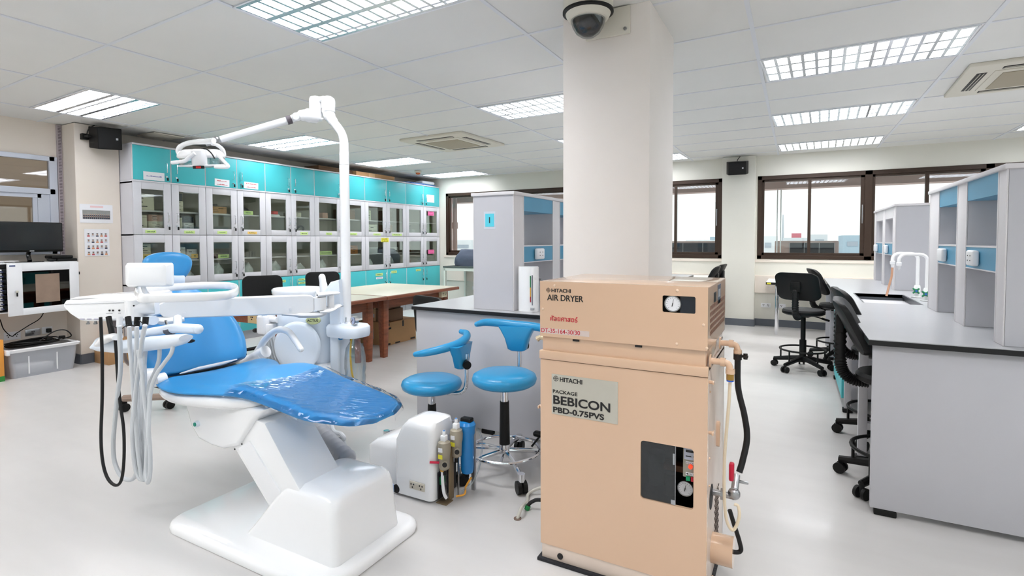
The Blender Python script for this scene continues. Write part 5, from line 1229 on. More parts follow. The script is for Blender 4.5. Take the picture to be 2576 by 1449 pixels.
# hoses on the floor left of the compressor
p1 = pz(1302, 1305, 0); p2 = pz(1325, 1282, 0)
g = G().tube(cr([p1+Vector((0, 0, .0)), p1+Vector((.005, .03, .04)), py(1325, 1262, 2.27), py(1345, 1232, 2.38), (X0+.03, 2.45, .14)], 8), .008, 10)
solo('clear_tube', g, mat('milky_tube', (206, 204, 196), .3, coat=.5), 'milky clear hose rising from the floor drain beside the compressor', 'tube')
solo('floor_drain', G().lathe((p1.x, p1.y, 0), [(.018, 0), (.018, .003), (.012, .004)], 20), mat('brown_drain', (120, 100, 88), .6), 'small brown floor drain hole where the clear hose ends', 'drain')
g = G().tube(cr([p2+Vector((0, 0, .012)), p2+Vector((.02, .02, .035)), p2+Vector((.07, .03, .05)), (X0+.02, 2.28, .05)], 8), .009, 10, m=0).cyl(p2, p2+Vector((.006, .006, .018)), .013, seg=14, m=1)
solo('power_cable', g, [M_RUBBER, mat('green_collar', (30, 150, 80), .4)], 'black cable with green collar entering the floor beside the compressor', 'cable')
# ------------------------------------------------------------------ dental chair
dc_ = thing('dental_chair', 'blue and white dental treatment chair with plastic film on the foot end', 'dental chair', (-1.98, 1.6, 0))
def rr3(cx, cy, w, h, r, z, n=6): return [(x, y, z) for x, y in rrect(cx, cy, w, h, r, n)]
bcx, bcy, bw, bh = -1.99, 1.585, 1.03, .585
part('base_plate', G().rings([rr3(bcx, bcy, bw, bh, .09, .002), rr3(bcx, bcy, bw+.004, bh+.004, .09, .022), rr3(bcx, bcy, bw-.012, bh-.012, .085, .036), rr3(bcx, bcy, bw-.045, bh-.045, .07, .044)]), M_WHITE, dc_, ang=60)
def hr(x0, x1, y0, y1, r, z): return rr3((x0+x1)/2, (y0+y1)/2, x1-x0, y1-y0, r, z)
part('base_housing', G().rings([hr(-2.075, -1.535, 1.405, 1.785, .03, .042), hr(-2.03, -1.537, 1.408, 1.782, .035, .09), hr(-1.90, -1.55, 1.415, 1.775, .04, .24), hr(-1.865, -1.556, 1.422, 1.768, .045, .275), hr(-1.85, -1.568, 1.436, 1.756, .045, .293), hr(-1.83, -1.60, 1.465, 1.73, .04, .302)]), M_WHITE, dc_, ang=60)
# parallelogram lift arm (side outline in x,z)
arm = [(-2.175, .375), (-2.015, .505), (-1.98, .52), (-1.71, .24), (-1.80, .10), (-1.93, .16)]
part('lift_arm', G().prism([(-2.19, .40), (-2.04, .54), (-1.965, .53), (-1.72, .25), (-1.86, .14), (-1.935, .165)], 1.43, 1.65, 'xz', .008), M_WHITE, dc_)
part('lift_arm', G().prism([(-2.135, .395), (-2.06, .44), (-1.80, .20), (-1.88, .14)], 1.422, 1.658, 'xz', .004), M_WHITE2, dc_)
g = G().cyl((-2.105, 1.4215, .42), (-2.105, 1.4195, .42), .004, seg=10).cyl((-2.155, 1.4215, .388), (-2.155, 1.4195, .388), .004, seg=10)
part('bolt', g, M_INK, dc_)
# upper bracket under the seat
ol = [py(x, y, 1.415) for x, y in ((462, 1012), (470, 1040), (478, 1072), (498, 1106), (530, 1122), (560, 1131), (597, 1123), (643, 1052), (668, 1030))]
part('seat_bracket', G().prism([(p.x, p.z) for p in ol], 1.415, 1.80, 'xz', .018, 0, 3), M_WHITE, dc_)
p = py(493, 1067, 1.404)
part('power_button', G().cyl(p+Vector((0, .03, 0)), p+Vector((0, -.004, 0)), .014, seg=20, m=0).cyl(p+Vector((0, -.004, 0)), p+Vector((0, -.008, 0)), .009, seg=16, m=1), [M_UNIT, mat('green_push_button', (10, 140, 120), .3, coat=.4)], dc_)
# seat cushion: sections along x
def seat_top(x):      # height profile of the top surface
    P = [(-2.80, .628), (-2.70, .640), (-2.55, .655), (-2.35, .672), (-2.15, .678), (-1.95, .668), (-1.75, .655), (-1.55, .640), (-1.42, .622)]
    for (a, za), (b, zb_) in zip(P, P[1:]):
        if x <= b: t = (x-a)/(b-a); t = t*t*(3-2*t) if False else t; return za+(zb_-za)*max(0, t)
    return P[-1][1]
def edge(P, x):
    for (a, ya), (b, yb) in zip(P, P[1:]):
        if x <= b: t = max(0, (x-a)/(b-a)); t = t*t*(3-2*t); return ya+(yb-ya)*t
    return P[-1][1]
NEAR = [(-2.66, 1.36), (-2.58, 1.335), (-2.45, 1.325), (-2.25, 1.365), (-2.05, 1.40), (-1.85, 1.385), (-1.65, 1.365), (-1.52, 1.40), (-1.46, 1.44), (-1.425, 1.53)]
FAR = [(-2.66, 1.90), (-2.60, 1.92), (-2.50, 1.90), (-2.34, 1.82), (-2.18, 1.885), (-2.05, 1.87), (-1.85, 1.82), (-1.65, 1.79), (-1.52, 1.76), (-1.46, 1.72), (-1.425, 1.63)]
BUMP_F = [(-2.66, .0), (-2.55, .022), (-2.40, -.004), (-2.20, .018), (-2.0, .0), (-1.4, -.004)]
BUMP_N = [(-2.66, .015), (-2.5, -.01), (-2.35, -.018), (-2.1, -.005), (-1.4, -.005)]
THK = [(-2.66, .05), (-2.4, .05), (-2.1, .055), (-1.7, .05), (-1.43, .035)]
rings = []; xs = [-2.655, -2.64, -2.60, -2.55, -2.48, -2.41, -2.34, -2.27, -2.20, -2.12, -2.04, -1.95, -1.85, -1.75, -1.65, -1.58, -1.53, -1.49, -1.46, -1.44, -1.428]
for x in xs:
    yn, yf = edge(NEAR, x), edge(FAR, x); zt_ = seat_top(x); th = edge(THK, x); bf, bn = edge(BUMP_F, x), edge(BUMP_N, x)
    if x in (-2.655,): th *= .5; zt_ -= .012
    if x == -1.428: th *= .5; zt_ -= .012
    ring = []; n = 11; W_ = yf-yn
    for k in range(n+1):                     # top from near to far
        u = k/n; e = min(u, 1-u); drop = .030*max(0, 1-e/.10)**2; dish = -.012*math.sin(math.pi*u)
        ring.append((x, yn+W_*u+(.0), zt_-drop+dish+bf*u**2+bn*(1-u)**2))
    ring.append((x, yf+.004, zt_-th*.55+bf)); ring.append((x, yf-.02, zt_-th+bf*.8))
    ring.append((x, (yn+yf)/2, zt_-th)); ring.append((x, yn+.02, zt_-th+bn*.8)); ring.append((x, yn-.004, zt_-th*.55+bn))
    rings.append(ring)
seat = part('seat_cushion', G().rings(rings), M_BLUE, dc_, ang=60)
md = seat.modifiers.new('smooth', 'SUBSURF'); md.levels = 1; md.render_levels = 1
# white shell under the seat (near and far cheek)
R = []
for x, zb_, ins in ((-2.64, .60, .03), (-2.60, .585, .012), (-2.50, .568, .004), (-2.35, .565, .006), (-2.2, .568, .012), (-2.08, .580, .018), (-1.98, .605, .04)):
    yn, yf = edge(NEAR, x)+ins-.006, edge(FAR, x)-ins; zt_ = seat_top(x)-.032
    zn = zt_+edge(BUMP_N, x)
    zb_ -= .006; R.append([(x, yn, zn), (x, yn-.008, (zn+zb_)/2), (x, yn-.002, zb_+.006), (x, yn+.04, zb_-.012), (x, yf-.06, zb_-.012), (x, yf-.012, zb_), (x, yf, (zt_+zb_)/2), (x, yf-.004, zt_), (x, (yn+yf)/2, zt_-.02)])
sh = part('seat_shell', G().rings(R), M_WHITE, dc_, ang=60)
md = sh.modifiers.new('smooth', 'SUBSURF'); md.levels = 1; md.render_levels = 1
# crinkled protective film over the foot end
from mathutils import noise
rings = []; NX, NY = 96, 64
for i in range(NX+1):
    x0 = -2.04+.612*i/NX; ring = []
    for k in range(NY+1):
        u = -.02+1.04*k/NY; uu = min(max(u, 0), 1)
        x = min(x0-(.12*(1-u)+.02*math.sin(u*9))*(1-i/NX), -1.428) if i < NX else -1.428
        yn, yf = edge(NEAR, x), edge(FAR, x); zt_ = seat_top(x)+.004; bf, bn = edge(BUMP_F, x), edge(BUMP_N, x)
        e = min(uu, 1-uu); drop = .030*max(0, 1-e/.10)**2+(.016 if k in (0, NY) else 0)+(.014 if i == NX else (.006 if i >= NX-2 else 0))
        y = yn+(yf-yn)*u
        w = abs(noise.noise(Vector((x*16+y*9, y*46-x*20, 0)))); w2 = abs(noise.noise(Vector((x*60, y*90, 3.1))))
        edg = .35+.65*max(0, 1-e/.22)+.5*max(0, 1-abs(x+1.75)/.2)*max(0, uu-.45)
        ring.append((x, y, zt_-drop-.012*math.sin(math.pi*uu)+bf*uu**2+bn*(1-uu)**2+edg*(.0075*(.5-w)+.0026*(.4-w2))))
    rings.append(ring)
M_FILM = bpy.data.materials.new('protective_film'); M_FILM.use_nodes = True; nt = M_FILM.node_tree
for n_ in list(nt.nodes): nt.nodes.remove(n_)
out = nt.nodes.new('ShaderNodeOutputMaterial'); tr = nt.nodes.new('ShaderNodeBsdfTransparent'); gl = nt.nodes.new('ShaderNodeBsdfGlossy'); mx = nt.nodes.new('ShaderNodeMixShader')
gl.inputs['Roughness'].default_value = .05; mx.inputs[0].default_value = .15; tr.inputs[0].default_value = (.96, .98, 1, 1)
tc = nt.nodes.new('ShaderNodeTexCoord'); mp = nt.nodes.new('ShaderNodeMapping'); mp.inputs['Scale'].default_value = (26, 7, 10); mp.inputs['Rotation'].default_value = (0, 0, .5)
nz = nt.nodes.new('ShaderNodeTexNoise'); nz.inputs['Scale'].default_value = 1.6; nz.inputs['Detail'].default_value = 6; nz.inputs['Distortion'].default_value = 1.2
bp = nt.nodes.new('ShaderNodeBump'); bp.inputs['Strength'].default_value = 1.0; bp.inputs['Distance'].default_value = .03
nt.links.new(tc.outputs['Object'], mp.inputs[0]); nt.links.new(mp.outputs[0], nz.inputs[0]); nt.links.new(nz.outputs[0], bp.inputs['Height']); lw = nt.nodes.new('ShaderNodeFresnel'); lw.inputs[0].default_value = 1.55; nt.links.new(lw.outputs[0], mx.inputs[0])
nt.links.new(tr.outputs[0], mx.inputs[1]); nt.links.new(gl.outputs[0], mx.inputs[2]); nt.links.new(mx.outputs[0], out.inputs[0])
part('protective_film', G().rings(rings, cap=(False, False), closed=False), M_FILM, dc_, label='clear crinkled plastic film', ang=80)
# backrest: pad in a tilted frame; s along the back, t across
B0 = Vector((-2.70, 1.61, .64)); B1 = Vector((-2.955, 1.63, 1.045)); ax = (B1-B0); BL = ax.length; ax.normalize(); nrm = Vector((ax.z, 0, -ax.x)).normalized()
def backpad(off0, off1, sc, name, m, wid, con=.03):
    rows = []
    S = [0, .02, .07, .16, .28, .40, .52, .64, .76, .88, .96, 1.0]
    for s in S:
        w = edge(wid, s)*sc; ring = []; n = 12
        endk = min(1, min(s, 1-s)/.05)**.5 if 0 < s < 1 else .25
        f = []; b = []
        for k in range(n+1):
            u = -1+2*k/n; e = 1-abs(u); rd = max(0, 1-e/.22)**2*.03
            c_ = -con*(1-u*u)+.012
            f.append(B0+ax*(BL*s)+Vector((0, 1, 0))*(w*u)+nrm*((off1+c_-rd)*(.5+.5*endk)))
            b.append(B0+ax*(BL*s)+Vector((0, 1, 0))*(w*u*.96)+nrm*((off0+c_*.5)*(.5+.5*endk)))
        rows.append(f+b[::-1])
    o = part(name, G().rings(rows), m, dc_, ang=60); md = o.modifiers.new('smooth', 'SUBSURF'); md.levels = 1; md.render_levels = 1; return o
WID = [(0, .25), (.10, .272), (.25, .29), (.45, .282), (.62, .245), (.80, .18), (.93, .12), (1.0, .07)]
backpad(-.03, .035, 1.0, 'backrest_cushion', M_BLUE, WID)
backpad(-.075, -.03, .97, 'backrest_shell', M_WHITE, WID, con=.01)
# headrest
hc = Vector((-3.045, 1.64, 1.178)); n0 = Vector((.93, -.22, .12)).normalized(); sd = Vector((0, 0, 1)).cross(n0).normalized(); uu_ = n0.cross(sd).normalized()
rows = []
outl = []
for j in range(28):
    q = 2*math.pi*j/28; c_, s_ = math.cos(q), math.sin(q)
    x = .121*math.copysign(abs(c_)**.85, c_); y = .082*math.copysign(abs(s_)**.9, s_)
    if s_ < 0: x = x*(1-.30*abs(s_))+.022*abs(s_); y *= 1.25
    else: y *= (.80-.22*math.cos(2*q)*0); 
    if c_ < 0 and s_ < 0: y *= 1-.35*abs(c_)
    outl.append((x, y))
for sc, d in ((.35, .046), (.72, .044), (.92, .034), (1.0, .012), (.99, -.012), (.85, -.03), (.4, -.036)):
    rows.append([hc+sd*x*sc+uu_*y*sc+n0*d for x, y in outl])
hr_ = part('headrest', G().rings(rows), M_BLUE, dc_, ang=60); md = hr_.modifiers.new('smooth', 'SUBSURF'); md.levels = 1; md.render_levels = 1
part('headrest_bracket', G().box((-3.04, -2.98), (1.63, 1.70), (1.065, 1.115), .012).box((-3.03, -2.985), (1.645, 1.685), (.97, 1.08), .006, 1).cyl((-3.01, 1.60, 1.03), (-3.01, 1.72, 1.03), .016, seg=12), [M_UNIT, M_STEEL], dc_)
# hinge knuckles, armrest
p = py(391, 950, 1.36)
part('hinge_cover', G().cyl((-2.715, 1.33, .655), (-2.715, 1.39, .655), .042, seg=24).cyl((-2.65, 1.355, .645), (-2.65, 1.40, .645), .03, seg=20), M_WHITE, dc_)
part('hinge_cover', G().tube(cr([(-2.80, 1.90, .60), (-2.74, 1.93, .632), (-2.68, 1.945, .655)], 5), [.025, .034], 14).cyl((-2.70, 1.945, .650), (-2.655, 1.95, .672), .036, seg=20), M_WHITE, dc_)
part('back_gap', G().box((-2.80, -2.655), (1.40, 1.84), (.585, .615), .01), M_BLACK, dc_)
part('rear_plate', G().tube([px(452, 940, -2.665), px(500, 927, -2.662), px(560, 914, -2.66), px(596, 904, -2.66)], [.003, .009, .009, .003], 10), M_WHITE, dc_)
pts = cr([py(648, 884, 1.95), py(668, 853, 1.95), py(690, 834, 1.95), py(708, 829, 1.95), py(727, 836, 1.95), py(743, 857, 1.95), py(757, 879, 1.95)], 6)
part('armrest', G().tube(pts, [.020, .019, .019, .018, .017, .016], 16).sph(pts[-1], .0155, 12), M_WHITE, dc_)
# connecting casting towards the dental unit
part('unit_bracket', G().box((-2.62, -2.42), (1.80, 2.34), (.48, .56), .03, 0, 3), M_WHITE, dc_)
# corrugated hose
solo('corrugated_hose', G().tube(cr([(-2.50, 2.20, .50), py(770, 1045, 2.03), py(798, 1078, 1.93), py(832, 1115, 1.85), py(878, 1160, 1.76)], 9), [.046 if k % 2 else .030 for k in range(37)], 18), M_GREYP, 'grey corrugated hose running down to the dental chair base', 'hose', ang=70)
g = G()
for k, (o1, o2) in enumerate(((.05, .03), (.075, .06))):
    g.tube(cr([(-2.36+o1, 2.12+o2, .50), py(835, 1072+14*k, 2.0), py(858, 1092+14*k, 1.98), py(865, 1104+14*k, 1.98), py(850, 1108+14*k, 2.0)], 6), .012, 10)
solo('looped_hose', g, M_TUBE, 'two thin grey hoses curling behind the corrugated hose', 'hose')

# ------------------------------------------------------------------ dental unit (spittoon column)
U = thing('dental_unit', 'pale blue-white dental unit column with spittoon bowl and water bottle', 'dental unit', (-2.72, 2.35, .40))
def uring(x0, x1, y0, y1, r, z): return hr(x0, x1, y0, y1, r, z)
# the column faces the camera corner of the room: built in a frame turned by the room yaw
UA = 0.4957; UM = Matrix.Rotation(UA, 4, 'Z'); UR_ = Vector((math.cos(UA), math.sin(UA), 0)); UF_ = Vector((-math.sin(UA), math.cos(UA), 0))
def pd(x, y, w): return Vector((0, 0, H))+ray(x, y)*w
def turned(g): return g.xf(UM, list(g.bm.verts))
part('body', turned(G().rings([uring(-1.42, -1.12, 3.17, 3.40, .09, .44), uring(-1.435, -1.10, 3.15, 3.42, .10, .47), uring(-1.442, -1.092, 3.135, 3.42, .10, .60), uring(-1.445, -1.09, 3.13, 3.42, .10, .80), uring(-1.445, -1.09, 3.13, 3.42, .10, .885), uring(-1.43, -1.10, 3.15, 3.40, .09, .905)])), M_UNIT, U, ang=60)
# soft round relief on the front face
g = G(); c0 = pd(748, 872, 3.132); R = []
for s_, d_ in ((1.0, .004), (.97, -.003), (.85, -.007), (.4, -.009)): R.append([c0+UR_*(.14*s_*math.cos(q))+UF_*d_+Vector((0, 0, .15*s_*math.sin(q))) for q in [2*math.pi*j/40 for j in range(40)]])
part('front_cover', g.rings(R), M_UNIT, U, ang=60)
part('side_column', turned(G().rings([uring(-1.088, -1.022, 3.10, 3.30, .02, .46), uring(-1.088, -1.022, 3.10, 3.30, .02, .905)])), M_UNIT, U, ang=50)
part('column_head', turned(G().prism([(-1.20, .93), (-1.15, .965), (-1.085, 1.055), (-1.03, 1.07), (-1.022, .91), (-1.16, .908)], 3.12, 3.30, 'xz', .014)), M_UNIT, U)
# bowl
bc = pd(750, 736, 3.33); bc.z = .912
part('spittoon_bowl', G().rings([[(bc.x+.155*k*math.cos(q), bc.y+.15*k*math.sin(q), bc.z+z) for q in [2*math.pi*j/40 for j in range(40)]] for k, z in ((.55, -.015), (.85, .02), (1.0, .062), (1.02, .085), (.97, .092), (.88, .070), (.6, .030), (.2, .010))]), mat('glossy_porcelain', (246, 248, 251), .12, coat=.7), U, ang=60)
r0 = pd(803, 752, 3.25)
part('bowl_rinse_tube', G().tube(cr([r0, pd(801, 737, 3.25), pd(793, 731, 3.27), pd(788, 738, 3.29)], 6), .009, 10), M_WHITE, U)
part('cup_filler', G().tube(cr([pd(817, 765, 3.17), pd(815, 730, 3.17), pd(810, 697, 3.17)], 5), [.024, .023, .020], 16).sph(pd(810, 697, 3.17), .020, 14), M_WHITE, U)
p = pd(788, 806, 3.126)
part('maker_badge', G().rings([[p+UR_*(.043*s_*math.cos(q))+UF_*d_+Vector((0, 0, .024*s_*math.sin(q))) for q in [2*math.pi*j/32 for j in range(32)]] for s_, d_ in ((1.0, .01), (1.0, -.006), (.93, -.009))]), mat('green_gold_badge', (196, 204, 150), .35, coat=.4), U)
text('lettering', 'ACTUS', .021, p-UF_*.0095-Vector((0, 0, .007)), UR_, (0, 0, 1), M_INK, U, align='CENTER', bold=.01)
# bottle holder
part('bottle_holder', G().rings([uring(-2.47, -2.225, 2.19, 2.37, .07, .735), uring(-2.475, -2.22, 2.185, 2.375, .075, .75), uring(-2.475, -2.22, 2.185, 2.375, .075, .79), uring(-2.465, -2.23, 2.195, 2.365, .07, .803), uring(-2.43, -2.26, 2.22, 2.34, .05, .806)]), M_UNIT, U, ang=60)
part('pressure_gauge', G().cyl((-2.262, 2.26, .835), (-2.266, 2.236, .836), .026, seg=28, m=0).cyl((-2.266, 2.2355, .836), (-2.2663, 2.2345, .836), .022, seg=28, m=1).tube([(-2.278, 2.233, .824), (-2.260, 2.233, .846)], [.002, .0008], 5, m=2).cyl((-2.262, 2.26, .80), (-2.262, 2.26, .815), .008, seg=10, m=0), [M_CHROME, mat('pale_blue_dial', (190, 200, 226), .4), M_INK], U)
part('toggle_switch', G().cyl((-2.355, 2.27, .806), (-2.355, 2.27, .82), .009, seg=12).cyl((-2.355, 2.27, .82), (-2.355, 2.27, .845), .005, seg=10).cyl((-2.39, 2.25, .806), (-2.39, 2.25, .815), .010, seg=12), M_CHROME, U)
bt = Vector((-2.285, 2.27, 0))
part('water_bottle', G().lathe((bt.x, bt.y, .42), [(.055, 0), (.062, .012), (.058, .05), (.062, .075), (.057, .10), (.062, .13), (.060, .20), (.052, .25), (.030, .285), (.017, .305), (.017, .325)], 28, cap=(True, False)), M_CLEAR, U)
part('yellow_tube', G().tube(cr([(bt.x-.01, bt.y-.015, .735), (bt.x-.016, bt.y-.02, .65), (bt.x-.010, bt.y-.02, .54), (bt.x-.002, bt.y, .44)], 6), .0055, 8), mat('yellow_tube_plastic', (245, 200, 40), .4), U)
part('filter_insert', G().cyl((bt.x+.010, bt.y+.01, .72), (bt.x+.014, bt.y+.01, .58), .018, seg=14), mat('reddish_filter', (150, 108, 104), .5), U)
part('blue_tube', G().tube(cr([(bt.x-.09, bt.y-.04, .735), (bt.x-.06, bt.y-.06, .722), (bt.x-.03, bt.y-.05, .735)], 6), .004, 6), mat('blue_tube_plastic', (20, 130, 190), .4), U)
# assistant instrument block at the left
a = pd(672, 812, 3.22); a.z = .80
part('assistant_holder', G().box((a.x-.04, a.x+.04), (a.y-.05, a.y+.04), (.735, .85), .015, 0, 3).cyl((a.x+.02, a.y, .825), (a.x+.10, a.y, .825), .018, seg=14).box((a.x+.035, a.x+.075), (a.y-.04, a.y+.03), (.74, .80), .006), M_WHITE2, U)
g = G()
g.tube(cr([(a.x+.02, a.y-.03, .88), (a.x+.02, a.y-.03, .80)], 2), .014, 10)
part('suction_tip', g, M_UNIT, U)
part('tip_cap', G().sph((a.x-.055, a.y-.04, .755), (.018, .018, .014), 10), M_BLACK, U)
g = G()
for k in range(4): g.tube(cr([(a.x-.01+.025*k, a.y-.01, .745), (a.x+.005+.03*k, a.y, .62), (a.x+.05+.03*k, a.y+.02, .48), (a.x+.10+.02*k, a.y+.06, .40)], 6), .009, 8)
part('suction_hose', g, M_TUBE, U)
part('hose_guide', G().cyl((a.x+.10, a.y+.03, .53), (a.x+.10, a.y+.03, .60), .022, seg=16), M_WHITE, U)

# ------------------------------------------------------------------ operating light on its pole
L = thing('operating_light', 'white overhead dental lamp on a tall bent pole', 'dental lamp', (-2.395, 2.33, .80))
yp = 2.33
pole = [(-2.413, yp, .80), (-2.413, yp, 1.75), (-2.412, yp, 1.90), (-2.43, yp, 1.955), (-2.49, yp, 2.015), (-2.555, yp, 2.07), (-2.575, yp, 2.10)]
part('pole', G().tube([(-2.413, yp, .78), (-2.413, yp, 1.76)], .029, 24), M_WHITE, L)
part('upper_pole', G().tube(cr([(-2.413, yp, 1.762), (-2.412, yp, 1.86), (-2.416, yp, 1.915), (-2.44, yp, 1.965), (-2.50, yp, 2.03), (-2.535, yp, 2.075), (-2.54, yp, 2.11)], 6), [.0285, .027, .026, .025, .026, .030, .036, .040], 20).box((-2.575, -2.555), (yp-.03, yp-.01), (2.045, 2.055), .002), M_WHITE, L)
part('joint_cap', G().lathe((-2.54, yp, 2.112), [(.040, 0), (.042, .01), (.042, .045), (.038, .062), (.02, .075), (.001, .078)], 28).box((-2.62, -2.53), (yp-.045, yp+.03), (2.15, 2.185), .016, 0, 3), M_WHITE, L)
part('arm_joint', G().lathe((-2.615, yp-.03, 2.045), [(.036, 0), (.040, .01), (.040, .10), (.040, .125), (.034, .14), (.01, .148)], 28).tube(cr([(-2.61, yp-.04, 2.065), py(768, 290, 2.22), py(748, 294, 2.19), py(733, 300, 2.17)], 4), [.042, .034, .026, .023], 16), M_WHITE, L)
e0 = py(733, 300, 2.17); e1 = py(545, 354, 1.86)
dv = (e1-e0)
part('arm_collar', G().tube([e0-dv*.0, e0+dv*.065], .026, 18), mat('dark_grey_collar', (96, 90, 98), .5), L)
part('pivot_cap', G().cyl(py(744, 292, 2.12), py(744, 292, 2.20), .020, seg=20), M_WHITE2, L)
part('swing_arm', G().tube([e0+dv*.06, e0+dv*.95], [.0225, .0195], 20), M_WHITE, L)
part('arm_tip', G().tube([e0+dv*.94, e0+dv*1.14], .017, 18).sph(e0+dv*.98+Vector((0, -.012, .002)), .020, 12), M_STEEL, L)
# lamp head: frame across the view, tilted a little
hc = py(507, 392, 1.72)
hx_ = Vector((.875, .465, .03)).normalized(); hz_ = Vector((.06, -.14, .98)).normalized(); hy_ = hz_.cross(hx_).normalized(); hx_ = hy_.cross(hz_)
def HP(x, y, z): return hc+hx_*x+hy_*y+hz_*z
def HI(a, b, Y=1.72): return py(a, b, Y)
HM = Matrix((hx_, hy_, hz_)).transposed().to_4x4()
part('yoke', G().tube(cr([HI(459, 388), HI(450, 384), HI(450, 374), HI(462, 364), HI(485, 358), HI(515, 356), HI(538, 354)], 6), [.013, .014, .013, .012, .012, .013, .014], 14, flat=1.15).tube(cr([HI(532, 362, 1.74), HI(548, 366, 1.76), HI(560, 377, 1.78), HI(564, 390, 1.79), HI(561, 400, 1.79)], 6), [.008, .010, .011, .010, .008], 14), M_WHITE, L)
g = G(); g.rings([[HP((.118*k_)*math.cos(q)-.0, (.100*k_)*math.sin(q), z) for q in [2*math.pi*j/40 for j in range(40)]] for k_, z in ((.70, .034), (.88, .026), (1.0, .010), (1.03, -.004), (.98, -.012), (.90, -.010), (.84, .0), (.8, .014))])
part('lamp_shell', g, M_WHITE, L, ang=60)
part('rim', G().tube([HP(.118*math.cos(q)+.01, .10*math.sin(q)-.01, -.052) for q in [2*math.pi*j/36 for j in range(36)]], .005, 8, closed=True), M_WHITE2, L)
part('reflector', G().rings([[HP((.112*k_)*math.cos(q)+.005, (.095*k_)*math.sin(q)-.005, z) for q in [2*math.pi*j/32 for j in range(32)]] for k_, z in ((1.0, -.012), (1.03, -.050), (.75, -.060), (.3, -.064))], cap=(False, True)), glassy('reflector_glass', (215, 232, 235), .30, .05), L)
part('bulb_housing', G().rings([[HP(.036+(.038*k_)*math.cos(q), -.085+(.034*k_)*math.sin(q), z) for q in [2*math.pi*j/28 for j in range(28)]] for k_, z in ((.6, .034), (.95, .026), (1.0, .0), (1.0, -.046), (.9, -.056))]), M_WHITE2, L, ang=50)
part('bulb', G().sph(HP(-.022, -.075, -.004), .016, 12), mat('amber_bulb', (210, 200, 180), .15, metal=.6), L)
T_ = Matrix.Translation(HP(.046, -.118, -.060))
part('switch_display', G().box((-.028, .028), (-.006, .006), (-.008, .008), .002).xf(T_ @ HM).box((-.010, .016), (-.0075, -.006), (-.005, .005), 0, 1).xf(T_ @ HM), [M_BLACK, mat('red_display', (160, 20, 24), .4, emit=.6)], L)
part('lamp_cable', G().tube(cr([HP(.03, -.04, .035), HP(.07, -.07, .034), HP(.105, -.09, .012), HP(.125, -.10, -.016)], 6), .0035, 6), M_BLACK, L)
part('handle', G().tube(cr([HI(490, 385, 1.63), HI(478, 394, 1.62), HI(466, 404, 1.61), HI(452, 407, 1.60), HI(434, 409, 1.59)], 6), [.010, .010, .010, .009, .010], 12).sph(HI(434, 409, 1.59), .010, 10), M_WHITE, L)
part('handle', G().tube(cr([HI(548, 390, 1.66), HI(556, 398, 1.64), HI(566, 409, 1.62), HI(574, 418, 1.61), HI(566, 421, 1.60), HI(542, 420, 1.60)], 6), .0085, 12), M_WHITE, L)
part('side_knob', G().tube([HI(449, 392, 1.68), HI(465, 390, 1.66)], [.010, .012], 12), M_WHITE, L)

# ------------------------------------------------------------------ delivery unit: arm, tray, screen, hoses
D = thing('delivery_unit', 'white instrument delivery unit on a long flat arm with hanging grey hoses', 'dental instrument unit', (-2.75, 1.4, .93))
pa, pb = py(402, 778, 1.42), py(786, 762, 2.04)
u_ = (pb-pa); u_.z = 0; al = u_.length; u_.normalize(); w_ = Vector((-u_.y, u_.x, 0))
def AP(s, t, z): return Vector((pa.x, pa.y, 0))+u_*s+w_*t+Vector((0, 0, z))
zt_a, zb_a = 1.018, .928
R = []
for s, k0, k1 in ((0.0, .20, .75), (.015, .10, .92), (.05, .0, 1.0), (al-.03, .0, 1.0), (al-.008, .05, .95), (al, .15, .85)):
    zz0 = zb_a+(zt_a-zb_a)*(1-k1); zz1 = zt_a-(zt_a-zb_a)*k0*(1 if s < .1 else 1)
    sl = -.03*(s/al)
    R.append([AP(s, y, z) for y, z in ((-.028, zz0+sl+.005), (-.022, zz0+sl), (.022, zz0+sl), (.028, zz0+sl+.005), (.028, zz1+sl*.5-.005), (.022, zz1+sl*.5), (-.022, zz1+sl*.5), (-.028, zz1+sl*.5-.005))])
part('arm', G().rings(R), M_WHITE, D)
part('arm_cap', G().cyl(AP(.10, -.027, .945), AP(.10, -.031, .945), .008, seg=14).cyl(AP(al-.12, -.027, .935), AP(al-.12, -.031, .935), .008, seg=14), M_WHITE2, D)
# right hinge clamp to the unit
part('hinge_clamp', G().cyl(AP(al+.035, .0, .915), AP(al+.035, .0, .985), .040, seg=28).tube(cr([AP(al+.02, -.01, .998), AP(al+.07, .0, 1.0), AP(al+.16, .12, .99)], 5), [.032, .030, .026], 12, flat=.45).tube(cr([AP(al+.03, -.01, .905), AP(al+.08, .0, .905), AP(al+.17, .12, .915)], 5), [.030, .028, .024], 12, flat=.45).box((0, 0.02), (-.02, .02), (0, .08), .006).xf(Matrix.Translation(AP(al+.10, .03, .91))).cyl(AP(al+.02, -.033, 1.0), AP(al+.02, -.036, 1.0), .005, seg=10, m=1), [M_WHITE, M_INK], D)
part('lower_cover', G().tube(cr([AP(al-.16, -.01, .907), AP(al-.06, -.02, .893), AP(al+.03, -.01, .890), AP(al+.09, .02, .912)], 6), [.018, .030, .034, .028], 14, flat=.5), mat('grey_lower_cover', (206, 208, 214), .4), D)
# left joint block
j = Vector((pa.x, pa.y, 0))
jl = py(375, 778, 1.36)
part('left_joint', G().tube([AP(-.10, -.0, .985), AP(-.02, 0, .985)], [.042, .036], 20, flat=.9).cyl(AP(-.10, 0, .928), AP(-.10, 0, 1.024), .038, seg=28).tube(cr([AP(-.05, -.01, .93), AP(.02, -.01, .915), AP(.10, -.01, .92)], 5), [.03, .034, .026], 14, flat=.6).cyl(AP(-.10, -.037, 1.0), AP(-.10, -.041, 1.0), .004, seg=10, m=1), [M_WHITE, M_INK], D)
